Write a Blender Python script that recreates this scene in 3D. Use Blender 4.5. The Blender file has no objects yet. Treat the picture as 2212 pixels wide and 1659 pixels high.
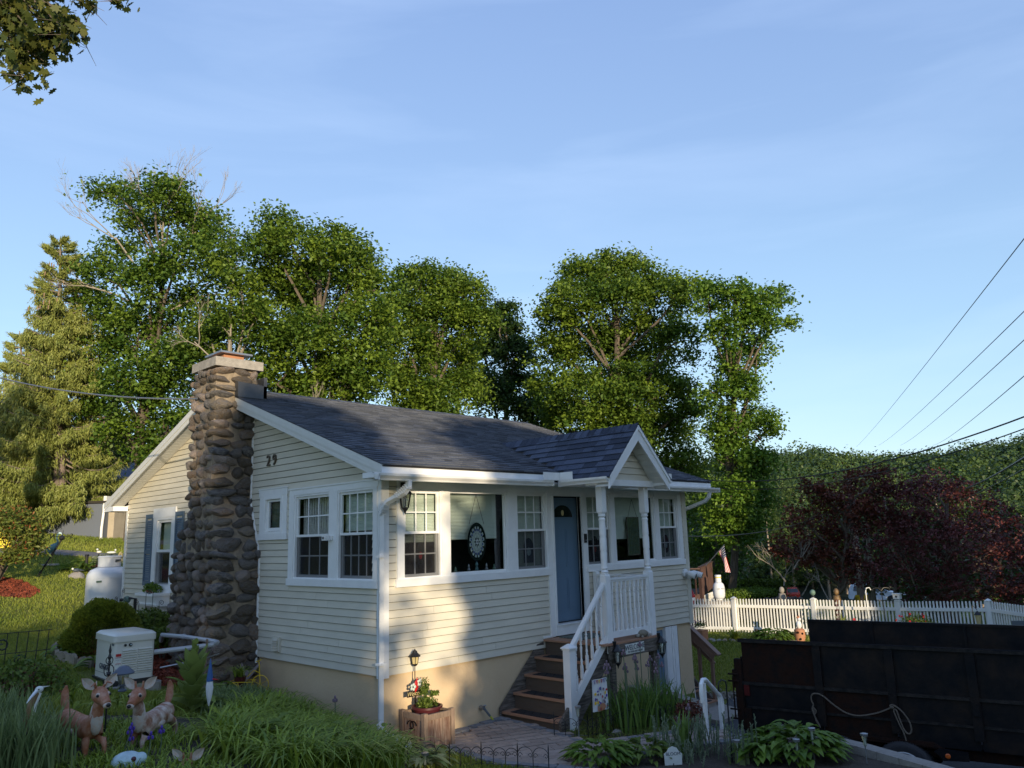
import bpy, bmesh, math, random
import numpy as np
from mathutils import Vector, Matrix, Euler
R = math.radians
rnd = random.Random(7)
rng = np.random.default_rng(11)
SC = bpy.context.scene
COL = SC.collection

# ------------------------------------------------------------------ camera
cd = bpy.data.cameras.new("camera"); cam = bpy.data.objects.new("camera", cd); COL.objects.link(cam)
cd.sensor_width = 36; cd.sensor_fit = 'HORIZONTAL'; cd.lens = 36 * 1700 / 2212; cd.clip_start = .05; cd.clip_end = 3000
yaw, pitch, roll = R(45.7746), R(11.0271), R(-1.7325)
f_ = Vector((math.sin(yaw)*math.cos(pitch), math.cos(yaw)*math.cos(pitch), math.sin(pitch)))
r_ = Vector((math.cos(yaw), -math.sin(yaw), 0)); u_ = r_.cross(f_)
r2 = math.cos(roll)*r_ + math.sin(roll)*u_; u2 = -math.sin(roll)*r_ + math.cos(roll)*u_
cm = Matrix((r2, u2, -f_)).transposed().to_4x4(); cm.translation = (-6.38423, -8.7213, 1.70935)
cam.matrix_world = cm; SC.camera = cam
CAM = Vector((-6.384, -8.721, 1.709))

# ------------------------------------------------------------------ sky, sun, exposure
SUN_AZ, SUN_EL = 205.0, 8.8
W = bpy.data.worlds.new("World"); SC.world = W; W.use_nodes = True
wn = W.node_tree; bg = wn.nodes['Background']
sky = wn.nodes.new('ShaderNodeTexSky'); sky.sky_type = 'NISHITA'; sky.sun_disc = False
sky.sun_elevation = R(SUN_EL); sky.sun_rotation = R(SUN_AZ); sky.air_density = 1.0; sky.dust_density = .3; sky.ozone_density = 1.6
tc = wn.nodes.new('ShaderNodeTexCoord')
mp = wn.nodes.new('ShaderNodeMapping'); mp.inputs['Rotation'].default_value = (0, R(12), R(-38)); mp.inputs['Scale'].default_value = (1.1, 1.1, 7.5)
wn.links.new(tc.outputs['Generated'], mp.inputs['Vector'])
nz = wn.nodes.new('ShaderNodeTexNoise'); nz.inputs['Scale'].default_value = 1.5; nz.inputs['Detail'].default_value = 6; nz.inputs['Roughness'].default_value = .52; nz.inputs['Distortion'].default_value = .5
wn.links.new(mp.outputs[0], nz.inputs['Vector'])
cr = wn.nodes.new('ShaderNodeValToRGB'); cr.color_ramp.elements[0].position = .46; cr.color_ramp.elements[1].position = .8
cr.color_ramp.elements[0].color = (0, 0, 0, 1); cr.color_ramp.elements[1].color = (.20, .20, .20, 1)
wn.links.new(nz.outputs['Fac'], cr.inputs[0])
hs = wn.nodes.new('ShaderNodeHueSaturation'); hs.inputs['Hue'].default_value = .5; hs.inputs['Saturation'].default_value = .9
wn.links.new(sky.outputs[0], hs.inputs['Color'])
sx = wn.nodes.new('ShaderNodeSeparateXYZ'); wn.links.new(tc.outputs['Generated'], sx.inputs[0])
gr = wn.nodes.new('ShaderNodeValToRGB'); ge = gr.color_ramp.elements; ge[0].position = 0; ge[0].color = (.50, .80, 1.08, 1); ge[1].position = .75; ge[1].color = (.285, .45, .93, 1)
e_ = ge.new(.22); e_.color = (.42, .69, 1.05, 1); e_ = ge.new(.42); e_.color = (.36, .57, 1.0, 1); wn.links.new(sx.outputs[2], gr.inputs[0])
gs = wn.nodes.new('ShaderNodeVectorMath'); gs.operation = 'SCALE'; gs.inputs['Scale'].default_value = 3.6; wn.links.new(gr.outputs[0], gs.inputs[0])
gm_ = wn.nodes.new('ShaderNodeMix'); gm_.data_type = 'RGBA'; gm_.inputs[0].default_value = .62; wn.links.new(hs.outputs[0], gm_.inputs[6]); wn.links.new(gs.outputs[0], gm_.inputs[7])
tint = wn.nodes.new('ShaderNodeMix'); tint.data_type = 'RGBA'; tint.blend_type = 'MULTIPLY'; tint.inputs[0].default_value = 1
tint.inputs[7].default_value = (1, 1, 1.0, 1); wn.links.new(gm_.outputs[2], tint.inputs[6])
cl = wn.nodes.new('ShaderNodeMix'); cl.data_type = 'RGBA'; cl.inputs[7].default_value = (3.1, 3.9, 5.2, 1)
wn.links.new(tint.outputs[2], cl.inputs[6]); wn.links.new(cr.outputs[0], cl.inputs[0])
wn.links.new(cl.outputs[2], bg.inputs['Color']); bg.inputs['Strength'].default_value = .13
sl = bpy.data.lights.new("sun", 'SUN'); so = bpy.data.objects.new("sun", sl); COL.objects.link(so)
sl.energy = 2.7; sl.angle = R(.55); sl.color = (1.0, .83, .58)
sdir = Vector((math.sin(R(SUN_AZ))*math.cos(R(SUN_EL)), math.cos(R(SUN_AZ))*math.cos(R(SUN_EL)), math.sin(R(SUN_EL))))
so.rotation_euler = sdir.to_track_quat('Z', 'Y').to_euler()
SC.view_settings.view_transform = 'Standard'; SC.view_settings.look = 'None'; SC.view_settings.gamma = 1
SC.view_settings.use_curve_mapping = False; SC.view_settings.exposure = 1.08
SC.render.engine = 'CYCLES'; SC.cycles.max_bounces = 6; SC.cycles.transparent_max_bounces = 12

# ------------------------------------------------------------------ materials
def mat(name, col, rough=.6, metal=0., noise=0., nscale=8., ovar=0., bump=0., bscale=40., col2=None, spec=.5, stretch=None, trans=0., emis=None, face=None):
    m = bpy.data.materials.new(name); m.use_nodes = True; nt = m.node_tree; N = nt.nodes; L = nt.links
    b = N['Principled BSDF']; b.inputs['Roughness'].default_value = rough; b.inputs['Metallic'].default_value = metal
    b.inputs['Specular IOR Level'].default_value = spec
    c = N.new('ShaderNodeRGB'); c.outputs[0].default_value = (*col, 1); out = c.outputs[0]
    tcn = N.new('ShaderNodeTexCoord'); vec = tcn.outputs['Object']
    if stretch:
        mpn = N.new('ShaderNodeMapping'); mpn.inputs['Scale'].default_value = stretch; L.new(vec, mpn.inputs[0]); vec = mpn.outputs[0]
    if face:   # per-face attribute mixes towards a second colour
        a = N.new('ShaderNodeAttribute'); a.attribute_name = 'v'
        mx = N.new('ShaderNodeMix'); mx.data_type = 'RGBA'; mx.inputs[7].default_value = (*face, 1); L.new(a.outputs['Fac'], mx.inputs[0]); L.new(out, mx.inputs[6]); out = mx.outputs[2]
    if noise or col2:
        n = N.new('ShaderNodeTexNoise'); n.inputs['Scale'].default_value = nscale; n.inputs['Detail'].default_value = 5; n.inputs['Roughness'].default_value = .62
        L.new(vec, n.inputs['Vector'])
        if ovar:
            oi = N.new('ShaderNodeObjectInfo'); ml = N.new('ShaderNodeVectorMath'); ml.operation = 'MULTIPLY_ADD'
            L.new(oi.outputs['Random'], ml.inputs[0]); ml.inputs[1].default_value = (37, 51, 23); L.new(vec, ml.inputs[2]); L.new(ml.outputs[0], n.inputs['Vector'])
        if col2:
            rp = N.new('ShaderNodeValToRGB'); rp.color_ramp.elements[0].position = .38; rp.color_ramp.elements[1].position = .64; L.new(n.outputs['Fac'], rp.inputs[0])
            mx = N.new('ShaderNodeMix'); mx.data_type = 'RGBA'; mx.inputs[7].default_value = (*col2, 1); L.new(rp.outputs[0], mx.inputs[0]); L.new(out, mx.inputs[6]); out = mx.outputs[2]
        if noise:
            mr = N.new('ShaderNodeMapRange'); mr.inputs[1].default_value = .25; mr.inputs[2].default_value = .75; mr.inputs[3].default_value = 1-noise; mr.inputs[4].default_value = 1+noise
            L.new(n.outputs['Fac'], mr.inputs[0])
            vm = N.new('ShaderNodeVectorMath'); vm.operation = 'SCALE'; L.new(out, vm.inputs[0]); L.new(mr.outputs[0], vm.inputs['Scale']); out = vm.outputs[0]
    if ovar:
        oi2 = N.new('ShaderNodeObjectInfo'); mr = N.new('ShaderNodeMapRange'); mr.inputs[3].default_value = 1-ovar; mr.inputs[4].default_value = 1+ovar
        L.new(oi2.outputs['Random'], mr.inputs[0]); vm = N.new('ShaderNodeVectorMath'); vm.operation = 'SCALE'; L.new(out, vm.inputs[0]); L.new(mr.outputs[0], vm.inputs['Scale']); out = vm.outputs[0]
    L.new(out, b.inputs['Base Color'])
    if bump:
        n2 = N.new('ShaderNodeTexNoise'); n2.inputs['Scale'].default_value = bscale; n2.inputs['Detail'].default_value = 6; L.new(vec, n2.inputs['Vector'])
        bp = N.new('ShaderNodeBump'); bp.inputs['Strength'].default_value = bump; bp.inputs['Distance'].default_value = .06 if name == 'field stone' else .02; L.new(n2.outputs['Fac'], bp.inputs['Height']); L.new(bp.outputs[0], b.inputs['Normal'])
    if trans:
        tr = N.new('ShaderNodeBsdfTranslucent'); L.new(out, tr.inputs['Color']); ms = N.new('ShaderNodeMixShader'); ms.inputs[0].default_value = trans
        L.new(b.outputs[0], ms.inputs[1]); L.new(tr.outputs[0], ms.inputs[2]); L.new(ms.outputs[0], N['Material Output'].inputs['Surface'])
    if emis: b.inputs['Emission Color'].default_value = (*col, 1); b.inputs['Emission Strength'].default_value = emis
    return m
def glassmat(name, tint=(1, 1, 1), refl=.16, rough=.0):
    m = bpy.data.materials.new(name); m.use_nodes = True; nt = m.node_tree; N = nt.nodes; L = nt.links; N.remove(N['Principled BSDF'])
    t = N.new('ShaderNodeBsdfTransparent'); t.inputs[0].default_value = (*tint, 1)
    g = N.new('ShaderNodeBsdfGlossy'); g.inputs['Roughness'].default_value = rough; g.inputs[0].default_value = (.9, .95, 1, 1)
    ge_ = N.new('ShaderNodeNewGeometry'); dt = N.new('ShaderNodeVectorMath'); dt.operation = 'DOT_PRODUCT'; L.new(ge_.outputs['Normal'], dt.inputs[0]); L.new(ge_.outputs['Incoming'], dt.inputs[1])
    ab = N.new('ShaderNodeMath'); ab.operation = 'ABSOLUTE'; L.new(dt.outputs['Value'], ab.inputs[0]); on_ = N.new('ShaderNodeMath'); on_.operation = 'SUBTRACT'; on_.inputs[0].default_value = 1; L.new(ab.outputs[0], on_.inputs[1])
    pw = N.new('ShaderNodeMath'); pw.operation = 'POWER'; pw.inputs[1].default_value = 4; L.new(on_.outputs[0], pw.inputs[0])
    ad = N.new('ShaderNodeMath'); ad.operation = 'ADD'; ad.inputs[1].default_value = refl+.05; L.new(pw.outputs[0], ad.inputs[0])
    ms = N.new('ShaderNodeMixShader'); L.new(ad.outputs[0], ms.inputs[0]); L.new(t.outputs[0], ms.inputs[1]); L.new(g.outputs[0], ms.inputs[2]); L.new(ms.outputs[0], N['Material Output'].inputs[0])
    return m
def leafmat(name, a, b, tr=.38, rough=.5, spec=.3):
    return mat(name, a, rough, face=b, trans=tr, spec=spec, ovar=.08)
M = dict(
 siding=mat('siding vinyl', (.63, .585, .48), .5, noise=.09, nscale=1.6, ovar=.03, bump=.06, bscale=60, stretch=(1, 1, 3), spec=.3),
 white=mat('white trim paint', (.80, .80, .79), .45, noise=.06, nscale=5, ovar=.03, spec=.4),
 whitemetal=mat('white gutter aluminium', (.80, .79, .77), .35, noise=.09, nscale=4, ovar=.03),
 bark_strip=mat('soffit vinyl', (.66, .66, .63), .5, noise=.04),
 shingle=mat('asphalt shingle', (.100, .109, .130), .9, noise=.38, nscale=90, ovar=.34, bump=.5, bscale=240, spec=.2),
 shingle_porch=mat('new asphalt shingle', (.066, .077, .108), .92, noise=.4, nscale=90, ovar=.42, bump=.5, bscale=240, spec=.2),
 tar=mat('tar paper edge', (.03, .026, .022), .85, noise=.4, nscale=20),
 stucco=mat('tan stucco foundation', (.66, .49, .30), .85, noise=.13, nscale=2.2, bump=.25, bscale=18, col2=(.59, .445, .28)),
 mortar=mat('chimney mortar', (.27, .215, .155), .95, noise=.3, nscale=14, bump=.9, bscale=30),
 stone=mat('field stone', (.25, .195, .145), .8, noise=.5, nscale=3.2, ovar=.45, bump=.9, bscale=7, col2=(.14, .125, .115)), sheath=mat('wall sheathing', (.10, .09, .07), .9),  # sheathing coloured dark so the gaps between boards read as shadow lines
 concrete=mat('weathered concrete', (.33, .30, .26), .9, noise=.28, nscale=9, bump=.5, bscale=50),
 lead=mat('lead flashing', (.075, .078, .085), .4, metal=.3, noise=.3, nscale=6),
 door=mat('slate blue door paint', (.125, .20, .285), .38, noise=.05, nscale=3),
 shutter=mat('blue grey shutter', (.105, .155, .21), .5, noise=.08),
 glass=glassmat('window glass', (.93, .95, .93), .04), clear=glassmat('lamp glass', (.85, .85, .8), .12, .08),
 screen=None,
 blind=mat('cellular blind fabric', (.60, .66, .60), .9, noise=.03, trans=.0), lace=mat('lace curtain', (.5, .5, .47), .9, noise=.5, nscale=60),
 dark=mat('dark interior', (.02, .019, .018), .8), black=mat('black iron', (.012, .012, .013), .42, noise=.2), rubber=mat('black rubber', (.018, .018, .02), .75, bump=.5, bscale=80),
 treadwood=mat('composite tread', (.36, .19, .115), .6, noise=.16, nscale=6, ovar=.06, stretch=(8, 1, 8)),
 oldwood=mat('weathered dark wood', (.085, .066, .05), .8, noise=.5, nscale=5, stretch=(1, 9, 9), bump=.3, bscale=20, col2=(.15, .13, .11), ovar=.1),
 planter=mat('stained planter wood', (.20, .105, .07), .75, noise=.4, nscale=5, stretch=(7, 7, 1), col2=(.26, .19, .14), ovar=.12),
 planterfr=mat('planter frame wood', (.22, .155, .11), .8, noise=.35, nscale=6, stretch=(7, 7, 1.4), ovar=.1),
 riser=mat('dark riser wood', (.115, .08, .055), .75, noise=.45, nscale=4, stretch=(9, 1, 9), bump=.3, bscale=16, col2=(.07, .052, .04), ovar=.1),
 paver=mat('brown paver', (.29, .235, .20), .9, noise=.22, nscale=14, ovar=.17, bump=.5, bscale=90), paver2=mat('grey border paver', (.17, .175, .19), .9, noise=.22, nscale=14, ovar=.15, bump=.5, bscale=90),
 asphalt=mat('driveway asphalt', (.045, .048, .056), .9, noise=.25, nscale=30, bump=.5, bscale=160),
 path=mat('lane asphalt', (.17, .16, .155), .95, noise=.2, nscale=8), ground=None,
 mulch=mat('red mulch', (.27, .062, .03), .95, noise=.6, nscale=60, bump=1, bscale=120, ovar=.2), soil=mat('dark soil', (.05, .038, .026), .98, noise=.5, nscale=14, bump=1, bscale=50),
 cream=mat('generator enamel', (.62, .60, .53), .35, noise=.04, nscale=3), tank=mat('tank white paint', (.70, .73, .76), .35, noise=.08, nscale=3), pvc=mat('grey pvc pipe', (.42, .43, .44), .4), pad=mat('concrete pad', (.28, .255, .22), .9, noise=.2, nscale=12, bump=.5, bscale=60),
 picket=mat('white vinyl picket', (.80, .79, .74), .4, noise=.05, nscale=3, ovar=.03), deckbrown=mat('dark brown deck stain', (.075, .04, .032), .7, noise=.3, nscale=6, ovar=.12),
 railbrown=mat('brown composite rail', (.24, .145, .105), .6, noise=.1, ovar=.05), railblack=mat('scuffed rail', (.015, .014, .014), .6, noise=.6, nscale=9, col2=(.026, .021, .018), spec=.2), trailer=mat('trailer black paint', (.007, .0078, .0105), .55, noise=.6, nscale=3, bump=.25, bscale=9, col2=(.016, .0105, .008), spec=.16),
 rust=mat('trailer rust', (.034, .0145, .009), .8, noise=.5, nscale=7, bump=.4, bscale=16, col2=(.009, .007, .0065), spec=.12), rope=mat('old rope', (.13, .105, .08), .9, noise=.3, nscale=90), steel=mat('dull steel', (.35, .35, .36), .38, metal=.8, noise=.15),
 deer2=mat('peeling deer paint', (.30, .125, .06), .65, noise=.3, nscale=9, bump=.2, bscale=30, col2=(.50, .42, .35)), tyre=mat('tyre rubber', (.03, .03, .034), .8, bump=.4, bscale=60), amber=mat('amber lens', (.62, .12, .02), .3), redlens=mat('red lens', (.085, .008, .008), .3),
 trunk=mat('grey brown bark', (.125, .10, .075), .95, noise=.4, nscale=7, stretch=(4, 4, .8), bump=1, bscale=14), palebark=mat('pale bare wood', (.27, .235, .185), .9, noise=.3, nscale=5, stretch=(3, 3, .7), bump=.6, bscale=14),
 sprucebark=mat('spruce bark', (.24, .19, .16), .95, noise=.45, nscale=30, bump=1, bscale=40), pole=mat('utility pole wood', (.27, .215, .17), .9, noise=.3, nscale=8, stretch=(5, 5, .5)),
 lf_a=leafmat('maple leaves', (.05, .115, .018), (.19, .28, .034)), lf_b=leafmat('bright maple leaves', (.055, .12, .018), (.22, .31, .034)), lf_c=leafmat('hickory leaves', (.055, .13, .018), (.20, .31, .034)),
 lf_d=leafmat('dark leaves', (.03, .065, .015), (.07, .12, .024)), lf_far=leafmat('distant woodland leaves', (.028, .06, .015), (.095, .145, .03), tr=.2), lf_mid=leafmat('light green woodland leaves', (.065, .11, .03), (.12, .17, .05)),
 lf_oak=leafmat('oak leaves', (.05, .075, .02), (.14, .145, .03), tr=.35), lf_red=leafmat('red maple leaves', (.095, .036, .032), (.22, .062, .056), tr=.25), lf_bronze=leafmat('bronze maple leaves', (.09, .03, .018), (.19, .055, .032), tr=.2), lf_spr=leafmat('spruce needles', (.14, .18, .04), (.32, .34, .085), tr=.15),
 lf_lily=leafmat('daylily blades', (.13, .20, .022), (.32, .39, .05), tr=.3, rough=.4), lf_blue=leafmat('blue green blades', (.14, .20, .07), (.28, .34, .13)), lf_iris=leafmat('iris blades', (.10, .18, .035), (.18, .27, .055)), lf_hosta=leafmat('hosta leaves', (.10, .18, .022), (.18, .27, .035)),
 lf_var=leafmat('variegated hosta leaves', (.15, .22, .04), (.42, .42, .2)), lf_box=leafmat('arborvitae foliage', (.10, .135, .015), (.25, .28, .03)), lf_rho=leafmat('rhododendron leaves', (.10, .15, .025), (.22, .24, .05)), lf_rhored=leafmat('red new leaves', (.28, .08, .03), (.42, .17, .06)),
 lf_mull=leafmat('mullein leaves', (.26, .32, .08), (.40, .44, .13), rough=.8), lf_shrub=leafmat('shrub leaves', (.08, .13, .022), (.18, .24, .04)), lf_grey=leafmat('grey campion leaves', (.18, .23, .14), (.32, .37, .24), rough=.8), grass=leafmat('lawn blades', (.14, .19, .022), (.31, .33, .055), tr=.3),
 lf_hedge=leafmat('yew hedge foliage', (.06, .10, .012), (.14, .19, .02)), purple=mat('purple petal', (.075, .035, .32), .6), lilac=mat('faded lilac petal', (.19, .13, .16), .7, noise=.3), redpl=mat('red paint', (.42, .012, .014), .45), orange=mat('terracotta', (.42, .19, .10), .7, noise=.15), yellow=mat('yellow paint', (.78, .52, .02), .45), yellowpl=mat('yellow plastic', (.75, .62, .05), .4),
 boulder=mat('boulder', (.22, .19, .14), .95, noise=.3, nscale=5, bump=.8, bscale=14, ovar=.15), shed=mat('old stucco', (.43, .37, .28), .95, noise=.2, nscale=1.5, bump=.5, bscale=12), nbsiding=mat('grey clapboard', (.30, .27, .26), .7, noise=.08), bluegrey=mat('blue grey boards', (.12, .14, .18), .7),
 deer=mat('deer brown paint', (.36, .12, .045), .6, noise=.28, nscale=14, bump=.2, bscale=40, col2=(.36, .19, .12)), deerwhite=mat('peeling white paint', (.60, .55, .48), .7, noise=.35, nscale=30, col2=(.42, .30, .22)), gold=mat('yellow hose', (.5, .52, .05), .5), hosegrey=mat('hose grip grey', (.12, .14, .16), .5), bronze=mat('bronze figurine', (.20, .12, .05), .5, noise=.3, nscale=20),
 teal=mat('teal patina', (.10, .20, .21), .5, noise=.3, nscale=14), carred=mat('red car paint', (.38, .02, .016), .25), cardark=mat('dark car paint', (.02, .028, .04), .25), carwhite=mat('white car paint', (.6, .66, .75), .3), carglass=mat('car glass', (.03, .04, .05), .08), flagred=mat('flag red', (.42, .02, .03), .8), flagwhite=mat('flag white', (.7, .7, .7), .8), flagblue=mat('flag blue', (.02, .03, .12), .8),
 slate=mat('slate blue paint', (.05, .065, .09), .55), matgrey=mat('door mat', (.12, .14, .12), .95, noise=.5, nscale=40), pink=mat('grey pink paint', (.34, .27, .28), .7, noise=.15), ceramic=mat('pale blue ceramic', (.45, .58, .60), .4, noise=.25, nscale=12), greenpt=mat('verdigris regulator', (.12, .2, .16), .6), signwhite=mat('sign white', (.66, .67, .62), .7, noise=.12, nscale=10), inkgrey=mat('sign ink', (.06, .07, .09), .7), brassmesh=mat('warm lamp panel', (.55, .45, .22), .5), burg=mat('burgundy pot', (.07, .014, .018), .4), lampmetal=mat('lamp grey blue', (.085, .10, .13), .45),
 sgdark=mat('dark stained glass', (.012, .018, .018), .25), sgblue=mat('blue stained glass', (.03, .06, .22), .3), sgwhite=mat('opal stained glass', (.50, .56, .50), .4), sggreen=mat('olive stained glass', (.10, .12, .05), .4, noise=.5, nscale=25, col2=(.05, .09, .08)), skyblue=mat('blue bird paint', (.03, .10, .28), .4),
)
sm_ = bpy.data.materials.new('insect screen'); sm_.use_nodes = True; _N = sm_.node_tree.nodes; _N.remove(_N['Principled BSDF']); _t = _N.new('ShaderNodeBsdfTransparent'); _t.inputs[0].default_value = (.78, .78, .78, 1); _d = _N.new('ShaderNodeBsdfDiffuse'); _d.inputs[0].default_value = (.05, .05, .055, 1); _m = _N.new('ShaderNodeMixShader'); _m.inputs[0].default_value = .38
sm_.node_tree.links.new(_t.outputs[0], _m.inputs[1]); sm_.node_tree.links.new(_d.outputs[0], _m.inputs[2]); sm_.node_tree.links.new(_m.outputs[0], _N['Material Output'].inputs[0]); M['screen'] = sm_

# field stone: every stone gets its own rock colour
_sm = M['stone']; _nt = _sm.node_tree; _rgb = [n for n in _nt.nodes if n.type == 'RGB'][0]; _oi = _nt.nodes.new('ShaderNodeObjectInfo'); _rp = _nt.nodes.new('ShaderNodeValToRGB'); _e = _rp.color_ramp; _e.interpolation = 'CONSTANT'
_e.elements[0].position = 0; _e.elements[0].color = (.27, .20, .13, 1); _e.elements[1].position = .2; _e.elements[1].color = (.20, .155, .12, 1)
for _p, _c in ((.36, (.33, .26, .18, 1)), (.5, (.19, .17, .155, 1)), (.62, (.25, .175, .12, 1)), (.74, (.135, .12, .11, 1)), (.84, (.30, .23, .19, 1)), (.94, (.09, .085, .085, 1))): _x = _e.elements.new(_p); _x.color = _c
_nt.links.new(_oi.outputs['Random'], _rp.inputs[0])
for _l in list(_rgb.outputs[0].links): _nt.links.new(_rp.outputs[0], _l.to_socket)

# ------------------------------------------------------------------ geometry helpers
class G:
    def __init__(s): s.v = []; s.f = []; s.T = None
    def add(s, vs, fs):
        n = len(s.v)
        if s.T is not None: vs = [tuple(s.T @ Vector(p)) for p in vs]
        s.v += [tuple(p) for p in vs]; s.f += [tuple(i+n for i in f) for f in fs]; return s
    def box(s, x0, x1, y0, y1, z0, z1):
        return s.add([(x0,y0,z0),(x1,y0,z0),(x1,y1,z0),(x0,y1,z0),(x0,y0,z1),(x1,y0,z1),(x1,y1,z1),(x0,y1,z1)],
                     [(0,3,2,1),(4,5,6,7),(0,1,5,4),(1,2,6,5),(2,3,7,6),(3,0,4,7)])
    def cb(s, c, d, m=None):   # centred box, optional rotation
        T = s.T; s.T = (T or Matrix()) @ Matrix.Translation(c) @ (m.to_4x4() if m else Matrix()); s.box(-d[0]/2, d[0]/2, -d[1]/2, d[1]/2, -d[2]/2, d[2]/2); s.T = T; return s
    def beam(s, a, b, w, h, up=(0,0,1)):   # box from a to b
        a = Vector(a); b = Vector(b); x = (b-a); L = x.length; x.normalize(); y = Vector(up).cross(x)
        if y.length < 1e-4: y = Vector((0,1,0)).cross(x)
        y.normalize(); z = x.cross(y); m = Matrix((x, y, z)).transposed()
        return s.cb((a+b)/2, (L, w, h), m)
    def tube(s, pts, r, n=6, cap=True):
        pts = [Vector(p) for p in pts]; rs = r if isinstance(r, (list, tuple)) else [r]*len(pts)
        vs = []; fs = []; up = None
        for i, p in enumerate(pts):
            t = (pts[min(i+1, len(pts)-1)] - pts[max(i-1, 0)])
            if t.length < 1e-9: t = Vector((0,0,1))
            t.normalize()
            if up is None: up = t.orthogonal().normalized()
            up = (up - t*up.dot(t)); up = up.normalized() if up.length > 1e-6 else t.orthogonal().normalized()
            q = t.cross(up)
            for k in range(n):
                a = 2*math.pi*k/n; vs.append(p + (up*math.cos(a) + q*math.sin(a))*rs[i])
        for i in range(len(pts)-1):
            for k in range(n): fs.append((i*n+k, i*n+(k+1)%n, (i+1)*n+(k+1)%n, (i+1)*n+k))
        if cap: fs.append(tuple(range(n))[::-1]); fs.append(tuple((len(pts)-1)*n+k for k in range(n)))
        return s.add(vs, fs)
    def lathe(s, prof, c=(0,0,0), n=12, sq=False):   # prof = [(r,z)...]
        vs = []; fs = []; off = math.pi/n if sq else 0
        for r, z in prof:
            for k in range(n):
                a = 2*math.pi*k/n+off; vs.append((c[0]+r*math.cos(a), c[1]+r*math.sin(a), c[2]+z))
        for i in range(len(prof)-1):
            for k in range(n): fs.append((i*n+k, i*n+(k+1)%n, (i+1)*n+(k+1)%n, (i+1)*n+k))
        fs.append(tuple(range(n))[::-1]); fs.append(tuple((len(prof)-1)*n+k for k in range(n)))
        return s.add(vs, fs)
    def prism(s, poly, ax, a, b):  # polygon in the two other axes, extruded on axis ax from a to b
        def P(q, t):
            return {'x': (t, q[0], q[1]), 'y': (q[0], t, q[1]), 'z': (q[0], q[1], t)}[ax]
        n = len(poly); vs = [P(q, a) for q in poly] + [P(q, b) for q in poly]
        return s.add(vs, [tuple(range(n)), tuple(range(2*n-1, n-1, -1))] + [(i, i+n, (i+1)%n+n, (i+1)%n) for i in range(n)])
    def ball(s, c, r, n=10, m=7):
        r = r if isinstance(r, (tuple, list)) else (r, r, r); prof = []
        vs = []; fs = []
        for i in range(1, m):
            t = math.pi*i/m
            for k in range(n):
                a = 2*math.pi*k/n; vs.append((c[0]+r[0]*math.sin(t)*math.cos(a), c[1]+r[1]*math.sin(t)*math.sin(a), c[2]+r[2]*math.cos(t)))
        vs.append((c[0], c[1], c[2]+r[2])); vs.append((c[0], c[1], c[2]-r[2])); T = len(vs)-2
        for i in range(m-2):
            for k in range(n): fs.append((i*n+k, (i+1)*n+k, (i+1)*n+(k+1)%n, i*n+(k+1)%n))
        for k in range(n): fs.append((T, k, (k+1)%n)); fs.append((T+1, (m-2)*n+(k+1)%n, (m-2)*n+k))
        return s.add(vs, fs)
    def mesh(s, name, m, smooth=False):
        me = bpy.data.meshes.new(name); me.from_pydata(s.v, [], s.f); me.materials.append(M[m] if isinstance(m, str) else m)
        bm = bmesh.new(); bm.from_mesh(me); bmesh.ops.recalc_face_normals(bm, faces=bm.faces); bm.to_mesh(me); bm.free()
        if smooth: smooth_mesh(me)
        return me
    def o(s, name, m, parent=None, smooth=False, **kw):
        return ob(name, s.mesh(name, m, smooth), parent, **kw)
def smooth_mesh(me, ang=40):
    me.polygons.foreach_set('use_smooth', [True]*len(me.polygons))
    try: me.set_sharp_from_angle(angle=R(ang))
    except Exception: pass
def ob(name, me, parent=None, loc=None, rot=None, scale=None, **kw):
    o = bpy.data.objects.new(name, me); COL.objects.link(o)
    if parent is not None: o.parent = parent
    if loc is not None: o.location = loc
    if rot is not None: o.rotation_euler = rot
    if scale is not None: o.scale = scale
    for k, v in kw.items(): o[k] = v
    return o
def T(name, label, cat, loc=(0,0,0), rz=0., group=None):
    o = bpy.data.objects.new(name, None); COL.objects.link(o); o.location = loc; o.rotation_euler = (0, 0, rz); o.empty_display_size = .1
    o['label'] = label; o['category'] = cat
    if group: o['group'] = group
    return o
def tag(o, label, cat, group=None):
    o['label'] = label; o['category'] = cat
    if group: o['group'] = group
    return o
KIDS = {}
def kids(o): return [c for c in bpy.data.objects if c.parent == o]
def dup(src, loc=None, rz=None, label=None, scale=None, parent=None):
    c = src.copy(); COL.objects.link(c)
    if loc is not None: c.location = loc
    if rz is not None: c.rotation_euler = (0, 0, rz)
    if label: c['label'] = label
    if scale: c.scale = (scale,)*3
    if parent is not None: c.parent = parent
    for ch in kids(src): dup(ch, parent=c)
    return c
def fast(name, V, F, m, parent=None, attr=None, smooth=False, **kw):
    """mesh from numpy arrays, F is (n,k)"""
    V = np.ascontiguousarray(V, np.float32); F = np.ascontiguousarray(F, np.int32)
    me = bpy.data.meshes.new(name); n, k = F.shape
    me.vertices.add(len(V)); me.vertices.foreach_set('co', V.ravel())
    me.loops.add(n*k); me.loops.foreach_set('vertex_index', F.ravel())
    me.polygons.add(n); me.polygons.foreach_set('loop_start', np.arange(0, n*k, k, dtype=np.int32))
    if attr is not None:
        a = me.attributes.new('v', 'FLOAT', 'FACE'); a.data.foreach_set('value', np.ascontiguousarray(attr, np.float32))
    me.update(calc_edges=True)
    for mm in ([m] if not isinstance(m, list) else m): me.materials.append(M[mm])
    if smooth: me.polygons.foreach_set('use_smooth', [True]*n)
    return ob(name, me, parent, **kw)
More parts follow.
